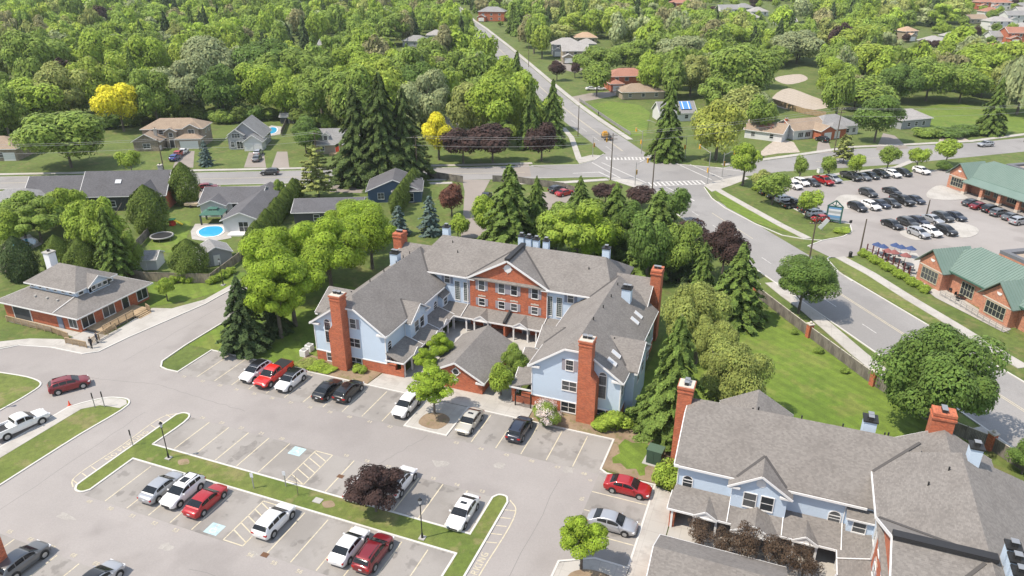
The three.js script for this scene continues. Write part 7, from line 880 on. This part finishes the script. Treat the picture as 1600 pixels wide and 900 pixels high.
// poles, wires and signals
const poleTops = {};
function utilityPole(key, label, x, z, h, arms = 1, extra) { const o = thing('utility_pole', label, 'utility pole', x, z, WS, 'wooden utility poles'); new MB().tube([0, 0, 0], [0, h, 0], 0.16, 0.1, 9).build('pole', M.pole, o); for (let k = 0; k < arms; k++) { new MB().box(-1.1, h - 0.5 - k * 0.9, -0.06, 1.1, h - 0.38 - k * 0.9, 0.06).build('crossarm', M.pole, o); for (const s of [-1, -0.4, 0.4, 1]) new MB().tube([s, h - 0.38 - k * 0.9, 0], [s, h - 0.22 - k * 0.9, 0], 0.05, 0.04, 6).build('insulator', M.stoneTrim, o); } if (extra) { new MB().tube([0.35, h - 2.6, 0], [0.35, h - 1.7, 0], 0.24, 0.24, 12).build('transformer', M.galv, o); } poleTops[key] = [x, ty(x, z) + h, z]; return o; }
utilityPole('w0', 'wooden pole at the far west of the cross street', -195, -103, 10); utilityPole('a', 'wooden pole with transformer beside the stone house drive', -143.23, -132.1, 9.4, 1, true); utilityPole('b', 'wooden pole behind the open-crowned pine', -112.72, -152.39, 9.4); utilityPole('c', 'wooden pole beside the huge dark spruces', -82.03, -148.77, 11.6); utilityPole('d', 'tall wooden pole at the crossing corner near the crosswalk', -40.28, -169.18, 11.3, 2); utilityPole('e', 'pole on the near corner of the crossing', -29.25, -164.81, 9, 0); utilityPole('f', 'wooden pole beside the north road', -61.28, -212.03, 9.3, 0); utilityPole('g', 'wooden pole with double crossarm on the east street', 10.56, -217.83, 12.4, 2); utilityPole('h', 'wooden pole with two crossarms beside the main street maple', 5.53, -131.02, 8.4, 2); utilityPole('i', 'distant pole up the north road', -118.17, -323.99, 11, 0); utilityPole('j', 'pole beside the plaza entrance hedge', 14.05, -138.32, 6.6, 0); utilityPole('k', 'pole far along the east street', 62.55, -252.17, 11, 1); utilityPole('l', 'steel light pole on the plaza island', 27.84, -166.23, 3.6, 0);
function wire(label, a, b, dy, dx, sag = 0.7) { const A = poleTops[a], B = poleTops[b], m = new MB(), n = 14; const dir = [B[0] - A[0], B[2] - A[2]], l = Math.hypot(...dir), ox = -dir[1] / l * dx, oz = dir[0] / l * dx; let p = null; for (let i = 0; i <= n; i++) { const t = i / n, q = [A[0] + dir[0] * t + ox, A[1] + (B[1] - A[1]) * t + dy - sag * 4 * t * (1 - t), A[2] + dir[1] * t + oz]; if (p) m.tube(p, q, 0.026, 0.026, 4, false); p = q; } tag(m.build('power_line', M.wire, scene), label, 'power line', 'overhead wires'); }
M.wire = col(0.3, 0.3, 0.3);
for (const [a, b, w] of [['w0', 'a', 'west of the stone house'], ['a', 'b', 'between the stone house and the pine'], ['b', 'c', 'between the pine and the huge spruces'], ['c', 'd', 'between the huge spruces and the crossing'], ['d', 'g', 'over the crossing to the east street'], ['g', 'k', 'along the east street']]) for (const [dy, dx] of [[-0.2, -1], [-0.2, 1], [-2.2, 0]]) wire('overhead wire ' + w, a, b, dy, dx);
const sigY = col(0.62, 0.33, 0.02, { roughness: 0.5 });
function signalHead(parent, x, y, z, turn) { const s = part('signal_head', parent, x, y, z, turn); new MB().box(-0.2, -0.55, -0.15, 0.2, 0.55, 0.15).build('housing', sigY, s); for (let k = 0; k < 3; k++) mesh('lens', cached('lens', () => new THREE.CylinderGeometry(0.13, 0.13, 0.05, 12).rotateX(PI2)), M.darkMetal, s).position.set(0, 0.34 - k * 0.34, 0.17); }
function signalPole(label, x, z, h, turn, arm) { const o = thing('traffic_signal', label, 'traffic signal', x, z, turn, 'traffic signals at the crossing'); new MB().tube([0, 0, 0], [0, h, 0], 0.1, 0.07, 8).build('pole', M.galv, o); if (arm) { new MB().tube([0, h - 0.6, 0], [arm, h + 0.1, 0], 0.06, 0.045, 7).build('mast_arm', M.galv, o); signalHead(o, arm - 0.4, h - 0.4, 0.2, 0); } signalHead(o, 0.3, 3.2, 0, 0); return o; }
signalPole('traffic signal by the curved path at the crossing', -50.41, -189.46, 5, 0.4, 4); signalPole('traffic signal beside the crosswalk bars on the near corner', -33.69, -166.46, 5.6, 1.2, 5); signalPole('traffic signal with long arm at the plaza corner', -17.96, -174.33, 8, 2.2, 6); signalPole('traffic signal with blue street sign near the locust', -15.42, -181.93, 6, 1, 4); signalPole('traffic signal in front of the white estate board', -26.8, -196.43, 6, 3.6, 4); signalPole('traffic signal on the far crossing corner', -38.89, -197.77, 6.5, 2.6, 3);
{ const o = thing('street_light', 'tall street light with curved arm beside the crossing conifer', 'street light', -34.2, -197.29, 0); new MB().tube([0, 0, 0], [0, 8.6, 0], 0.11, 0.07, 8).build('pole', M.galv, o); new MB().tube([0, 8.4, 0], [-3, 9.3, 0], 0.05, 0.04, 6).build('arm', M.galv, o); new MB().box(-3.6, 9.2, -0.15, -2.9, 9.36, 0.15).build('lamp_head', M.galv, o); }
{ const o = thing('estate_board', 'large white sign board on posts below the conifer', 'sign board', -29.93, -196.7, YAW); for (const x of [-1.2, 1.2]) new MB().box(x - 0.08, 0, -0.08, x + 0.08, 2.9, 0.08).build('post', M.galv, o); new MB().box(-1.6, 0.7, 0.085, 1.6, 3, 0.16).build('board', M.paleSign, o); new MB().box(-1.4, 1.0, 0.161, 0.3, 2.3, 0.17).build('print', M.signBlue2, o); }
{ const o = thing('plaza_sign', 'tall green-framed plaza sign with gabled top and pale tenant panels', 'pylon sign', 9.65, -154.8, -0.1), gm = col(0.03, 0.1, 0.085); for (const x of [-1.35, 1.35]) new MB().box(x - 0.15, 0, -0.15, x + 0.15, 3.4, 0.15).build('post', gm, o); const g = part('gable_frame', o); new MB().beam([-1.5, 3.4, 0], [0, 4.7, 0], 0.26, 0.2).beam([1.5, 3.4, 0], [0, 4.7, 0], 0.26, 0.2).beam([-1.5, 3.4, 0], [1.5, 3.4, 0], 0.26, 0.18).beam([0, 3.4, 0], [0, 4.6, 0], 0.2, 0.12).beam([0, 3.5, 0], [-0.75, 4.0, 0], 0.18, 0.1).beam([0, 3.5, 0], [0.75, 4.0, 0], 0.18, 0.1).build('lattice', gm, g); const cs = [M.signBlue2, M.signBlue, M.paleSign, M.signGrey, M.paleSign, M.signBlue]; for (let k = 0; k < 6; k++) new MB().box(-1.2, 0.72 + k * 0.44, -0.1, 1.2, 1.13 + k * 0.44, 0.1).build('panel', cs[k], o); new MB().box(-1.2, 0.45, -0.14, 1.2, 0.62, 0.14).build('base_rail', gm, o); }
{ const o = thing('tilted_sign', 'small white roadside sign board leaning at the plaza bed', 'sign', 7.72, -149.11, 0.4); new MB().box(-0.05, 0, -0.05, 0.05, 1.2, 0.05).build('post', M.galv, o); const b = part('board', o, 0, 1.4, 0); b.rotation.z = 0.9; new MB().box(-1.2, -0.45, 0.06, 1.2, 0.45, 0.1).build('face', M.white, b); }
{ const o = thing('storage_box', 'white utility box on the plaza street lawn', 'utility box', 7.04, -194.48, 0.6); new MB().box(-0.6, 0, -0.5, 0.6, 1.2, 0.5).build('body', M.white, o); new MB().box(-0.64, 1.2, -0.54, 0.64, 1.28, 0.54).build('lid', M.galv, o); }
{ const o = thing('waste_bin', 'dark waste bin by the plaza entrance path', 'bin', 12.36, -135.65, 0.6); new MB().tube([0, 0, 0], [0, 0.95, 0], 0.28, 0.32, 12).build('body', M.darkMetal, o); new MB().tube([0, 0.95, 0], [0, 1.1, 0], 0.34, 0.2, 12).build('lid', M.darkMetal, o); }
// restaurant patio: posts, umbrellas, tables
{ const f = [[15.12,-138.39],[16.04,-137.75],[16.83,-136.73],[17.6,-135.73],[18.34,-134.42],[19.06,-133.14],[19.77,-131.88],[20.57,-130.69],[21.25,-129.49]]; const o = thing('patio_fence', 'dark red post fence around the restaurant patio', 'fence', ...f[0]), rm = col(0.1, 0.02, 0.022); f.forEach((p, i) => { const [x, z] = [p[0] - f[0][0], p[1] - f[0][1]]; new MB().box(x - 0.1, 0, z - 0.1, x + 0.1, 2, z + 0.1).build('post', rm, o); if (i) { const q = f[i - 1]; for (const y of [0.5, 1.1]) new MB().beam([q[0] - f[0][0], y, q[1] - f[0][1]], [x, y, z], 0.05, 0.08).build('rail', rm, o); } }); }
for (const [x, z, c] of [[16.75, -139.03, 0], [17.66, -138.38, 0], [19.76, -139.86, 0], [20.65, -139.21, 0], [22.2, -139.15, 0], [18.26, -136.31, 1], [19.27, -136.06, 1], [21.04, -135.16, 1]]) { const o = thing('patio_umbrella', c ? 'red and white umbrella on the restaurant patio' : 'blue umbrella on the restaurant patio', 'umbrella', x, z, 0, 'umbrellas on the restaurant patio'); new MB().tube([0, 0, 0], [0, 2.3, 0], 0.03, 0.03, 6).build('pole', M.galv, o); const m = new MB(), n = 8; for (let k = 0; k < n; k++) { const a = k / n * 6.2832, b = (k + 1) / n * 6.2832, h = 1.75; m.tri([0, 2.35, 0], [Math.cos(b) * 0.95, h, Math.sin(b) * 0.95], [Math.cos(a) * 0.95, h, Math.sin(a) * 0.95]); } m.build('canopy', c ? M.canopyRed : M.canopyBlue, o); new MB().tube([0, 0, 0], [0, 0.12, 0], 0.3, 0.3, 10).build('base', M.darkMetal, o); }
for (const [x, z] of [[18.75, -137.48], [20.07, -135.73], [21.26, -133.07], [21.89, -131.21], [25.58, -127.21], [27.34, -125.73], [27.9, -122.56]]) { const o = thing('patio_table', 'round patio table outside the restaurant', 'table', x, z, 0, 'patio tables at the restaurant'); mesh('top', cached('ptop', () => new THREE.CylinderGeometry(0.5, 0.5, 0.05, 14).translate(0, 0.74, 0)), M.darkMetal, o); new MB().tube([0, 0, 0], [0, 0.72, 0], 0.05, 0.05, 6).build('leg', M.darkMetal, o); for (let k = 0; k < 3; k++) { const c = part('chair', o, Math.cos(k * 2.1) * 0.85, 0, Math.sin(k * 2.1) * 0.85, -k * 2.1 - PI2); new MB().box(-0.22, 0.42, -0.22, 0.22, 0.46, 0.22).box(-0.22, 0.46, -0.22, 0.22, 0.88, -0.18).box(-0.2, 0, -0.2, -0.16, 0.42, -0.16).box(0.16, 0, -0.2, 0.2, 0.42, -0.16).box(-0.2, 0, 0.16, -0.16, 0.42, 0.2).box(0.16, 0, 0.16, 0.2, 0.42, 0.2).build('seat', M.darkMetal, c); } }
{ const p = [[25.18,-123.04],[27.55,-119.44],[29.89,-115.22],[32.47,-111.47]], o = thing('terrace_railing', 'grey metal railing along the restaurant terrace', 'railing', ...p[0]); for (let i = 0; i < p.length - 1; i++) { const a = p[i], b = p[i + 1], q = t => [a[0] + (b[0] - a[0]) * t - p[0][0], a[1] + (b[1] - a[1]) * t - p[0][1]]; for (const y of [0.4, 0.7, 1]) new MB().beam([q(0)[0], y, q(0)[1]], [q(1)[0], y, q(1)[1]], 0.05, 0.05).build('rail', M.galv, o); for (let k = 0; k < 4; k++) { const [x, z] = q(k / 4); new MB().box(x - 0.03, 0, z - 0.03, x + 0.03, 1.02, z + 0.03).build('post', M.galv, o); } } }
// grey gatehouse corner of a third court beyond the lowest row
const gate3 = copyOf(gate1, 'gatehouse roof corner beside the grey SUV in the lowest row'); gate3.position.set(-61, 0, -23.6); gate3.rotation.y = Math.PI / 2;
tag(new MB().box(-59.6, 0, -28.9, -58.2, 4.2, -27.5).build('brick_pier', M.brick), 'plain red brick pier rising behind the grey gatehouse roof corner', 'pier');
// children's play pieces on the pool lawn
{ const o = thing('play_slide', 'small red and yellow play slide on the pool lawn', 'play set', -114.22, -104.83, 0.4); new MB().box(-0.5, 0, -0.5, 0.5, 1.2, 0.5).build('tower', col(0.6, 0.05, 0.03), o); new MB().beam([0.4, 1.15, 0], [2, 0.15, 0], 0.6, 0.1).build('slide', col(0.7, 0.5, 0.03), o); new MB().box(-0.6, 1.2, -0.6, 0.6, 1.32, 0.6).build('roof', col(0.05, 0.25, 0.1), o); }
{ const o = thing('hauling_trailer', 'small brown trailer on the driveway of the white bungalow', 'trailer', -119.36, -115.77, 0.3); new MB().box(-1.4, 0.45, -0.8, 1.4, 0.9, 0.8).build('tub', M.tan, o); for (const z of [-0.9, 0.9]) mesh('wheel', new THREE.CylinderGeometry(0.32, 0.32, 0.18, 14).rotateX(PI2).translate(0, 0.32, z), MC.tyre, o); }

// ---------------------------------------------------------------- two people in dark clothes by the ramp
function person(label, x, z, turn, shirt, pants, lean) {
  const J = []; const cap = (a, b, r0, r1) => J.push([a, b, r0, r1]);
  const hip = [0, 0.92, 0], ch = [0, 1.3, 0.01], nk = [0, 1.48, 0.02];
  cap([0, 0.95, 0], [0, 1.12, 0], 0.15, 0.14); cap([0, 1.12, 0], [0, 1.36, 0], 0.14, 0.155); cap([-0.13, 1.38, 0], [0.13, 1.38, 0], 0.085, 0.085); cap([0, 1.4, 0], [0, 1.54, 0.01], 0.06, 0.055); cap([0, 1.6, 0.02], [0, 1.68, 0.02], 0.092, 0.098);
  for (const s of [-1, 1]) { const k = s * lean; cap([s * 0.09, 0.92, 0], [s * 0.1, 0.5, k * 0.09], 0.092, 0.062); cap([s * 0.1, 0.5, k * 0.09], [s * 0.1, 0.09, k * 0.05], 0.06, 0.042); cap([s * 0.1, 0.05, k * 0.05 - 0.04], [s * 0.11, 0.04, k * 0.05 + 0.15], 0.045, 0.035); cap([s * 0.19, 1.38, 0], [s * 0.24, 1.1, -k * 0.06], 0.055, 0.044); cap([s * 0.24, 1.1, -k * 0.06], [s * 0.23, 0.87, 0.06 - k * 0.06], 0.042, 0.032); cap([s * 0.23, 0.85, 0.07 - k * 0.06], [s * 0.22, 0.76, 0.1 - k * 0.06], 0.036, 0.026); }
  const dist = p => { let m = 9; for (const [a, b, r0, r1] of J) { const bx = b[0] - a[0], by = b[1] - a[1], bz = b[2] - a[2], t = clamp(((p[0] - a[0]) * bx + (p[1] - a[1]) * by + (p[2] - a[2]) * bz) / (bx * bx + by * by + bz * bz)), d = Math.hypot(p[0] - a[0] - bx * t, p[1] - a[1] - by * t, p[2] - a[2] - bz * t) - (r0 + (r1 - r0) * t), k = 0.035, h = Math.max(k - Math.abs(m - d), 0) / k; m = Math.min(m, d) - h * h * k / 4; } return m; };
  const MCs = new MarchingCubes(72, M.white, false, true, 60000); const N = 72, ext = 0.95; for (let k = 0; k < N; k++) for (let j = 0; j < N; j++) for (let i = 0; i < N; i++) { const w = v => (v - N / 2) / (N / 2) * ext; MCs.field[k * N * N + j * N + i] = -dist([w(i), w(j) + 0.88, w(k)]); }
  MCs.isolation = 0; MCs.update(); const cnt = MCs.count, pos = new Float32Array(MCs.positionArray.slice(0, cnt * 3)), nor = new Float32Array(MCs.normalArray.slice(0, cnt * 3)), cl = new Float32Array(cnt * 3);
  for (let i = 0; i < cnt; i++) { for (let q = 0; q < 3; q++) pos[i * 3 + q] *= ext; pos[i * 3 + 1] += 0.88; const y = pos[i * 3 + 1], ax = Math.abs(pos[i * 3]), c = y > 1.5 ? [0.45, 0.28, 0.2] : y < 0.08 ? [0.02, 0.02, 0.02] : ax > 0.18 && y < 0.93 ? [0.45, 0.28, 0.2] : y > 0.95 || ax > 0.19 ? shirt : pants; cl.set(c, i * 3); }
  const g = new THREE.BufferGeometry(); g.setAttribute('position', new THREE.BufferAttribute(pos, 3)); g.setAttribute('normal', new THREE.BufferAttribute(nor, 3)); g.setAttribute('color', new THREE.BufferAttribute(cl, 3)); g.setAttribute('uv', new THREE.BufferAttribute(new Float32Array(cnt * 2), 2));
  const o = thing('person', label, 'person', x, z, turn); o.position.y = 0.1; mesh('body', g, std({ vertexColors: true, roughness: 0.8 }), o);
  mesh('hair', new THREE.SphereGeometry(0.108, 14, 10, 0, 6.2832, 0, 1.7).rotateX(-0.35).translate(0, 1.69, 0.005), M.black, o);
}
person('person in black clothes standing at the ramp end', -85.88, -61.1, 0.4, [0.02, 0.02, 0.025], [0.02, 0.02, 0.022], 0.6); person('person in dark navy top walking beside the ramp railing', -86.38, -62.48, 2.6, [0.025, 0.03, 0.05], [0.03, 0.032, 0.04], 1.2); person('person in dark clothes walking on the north road sidewalk', -63.46, -243.58, 2.2, [0.02, 0.02, 0.02], [0.03, 0.03, 0.03], 1);

// wear on the asphalt: oil spots in the bays, sealed cracks, old patches
{ const r = rng(31), oil = std({ map: mottled(128, 2.5, [[0.185, 0.172, 0.16], [0.22, 0.205, 0.19], [0.245, 0.23, 0.213]], 6, 0.3) }), dust = std({ map: mottled(128, 4, [[0.34, 0.32, 0.295], [0.3, 0.282, 0.262], [0.37, 0.35, 0.32]], 6, 0.3) }), blob = (x, y, a, b, m, yy) => { const p = [], n = 11, t0 = r() * 6; for (let i = 0; i < n; i++) { const t = i / n * 6.283, k = 0.55 + 0.7 * r(); p.push([x + Math.cos(t) * a * k, y + Math.sin(t) * b * k]); } sheet('stain', N2(smooth(p, true, 3)), yy, m, lot); };
  for (let k = 0; k < 17; k++) { const row = [[63, -69, -38], [63, -30, -15], [50, -60, -24], [41.5, -60, -24], [28, -62, -24]][k % 5]; blob(row[1] + (row[2] - row[1]) * r(), row[0] + (r() - 0.5) * 3, 0.16 + 0.3 * r(), 0.2 + 0.5 * r(), oil, 0.0385 + k * 0.00002); }
  blob(-50.9, 50.2, 0.9, 1.7, oil, 0.0395);
  for (let k = 0; k < 9; k++) blob([-42.3, -40, -24, -21, -17, -48, -34, -60, -30][k], [52.2, 38.2, 58, 63, 60, 36, 37, 35.6, 56][k], 0.5 + 0.9 * r(), 0.25 + 0.4 * r(), dust, 0.0335 + k * 0.00003);
  const tar = col(0.17, 0.163, 0.157); for (const [a, b] of [[[-83.4, 54.5], [-70.5, 57.2]], [[-70.5, 57.2], [-56, 56.4]], [[-79, 60], [-78.2, 92]], [[-44, 34.8], [-20, 35.4]], [[-18, 20], [-17.3, 58]], [[-66.8, 30], [-66.9, 52]], [[-36, 53.6], [-33.5, 60]]]) { const n = 14, p = []; for (let i = 0; i <= n; i++) { const t = i / n; p.push([a[0] + (b[0] - a[0]) * t + (r() - 0.5) * 0.25, a[1] + (b[1] - a[1]) * t + (r() - 0.5) * 0.25]); } ribbon('sealed_crack', N2(p), 0.04, 0.0345, tar, lot); } }

renderer.render(scene, camera);
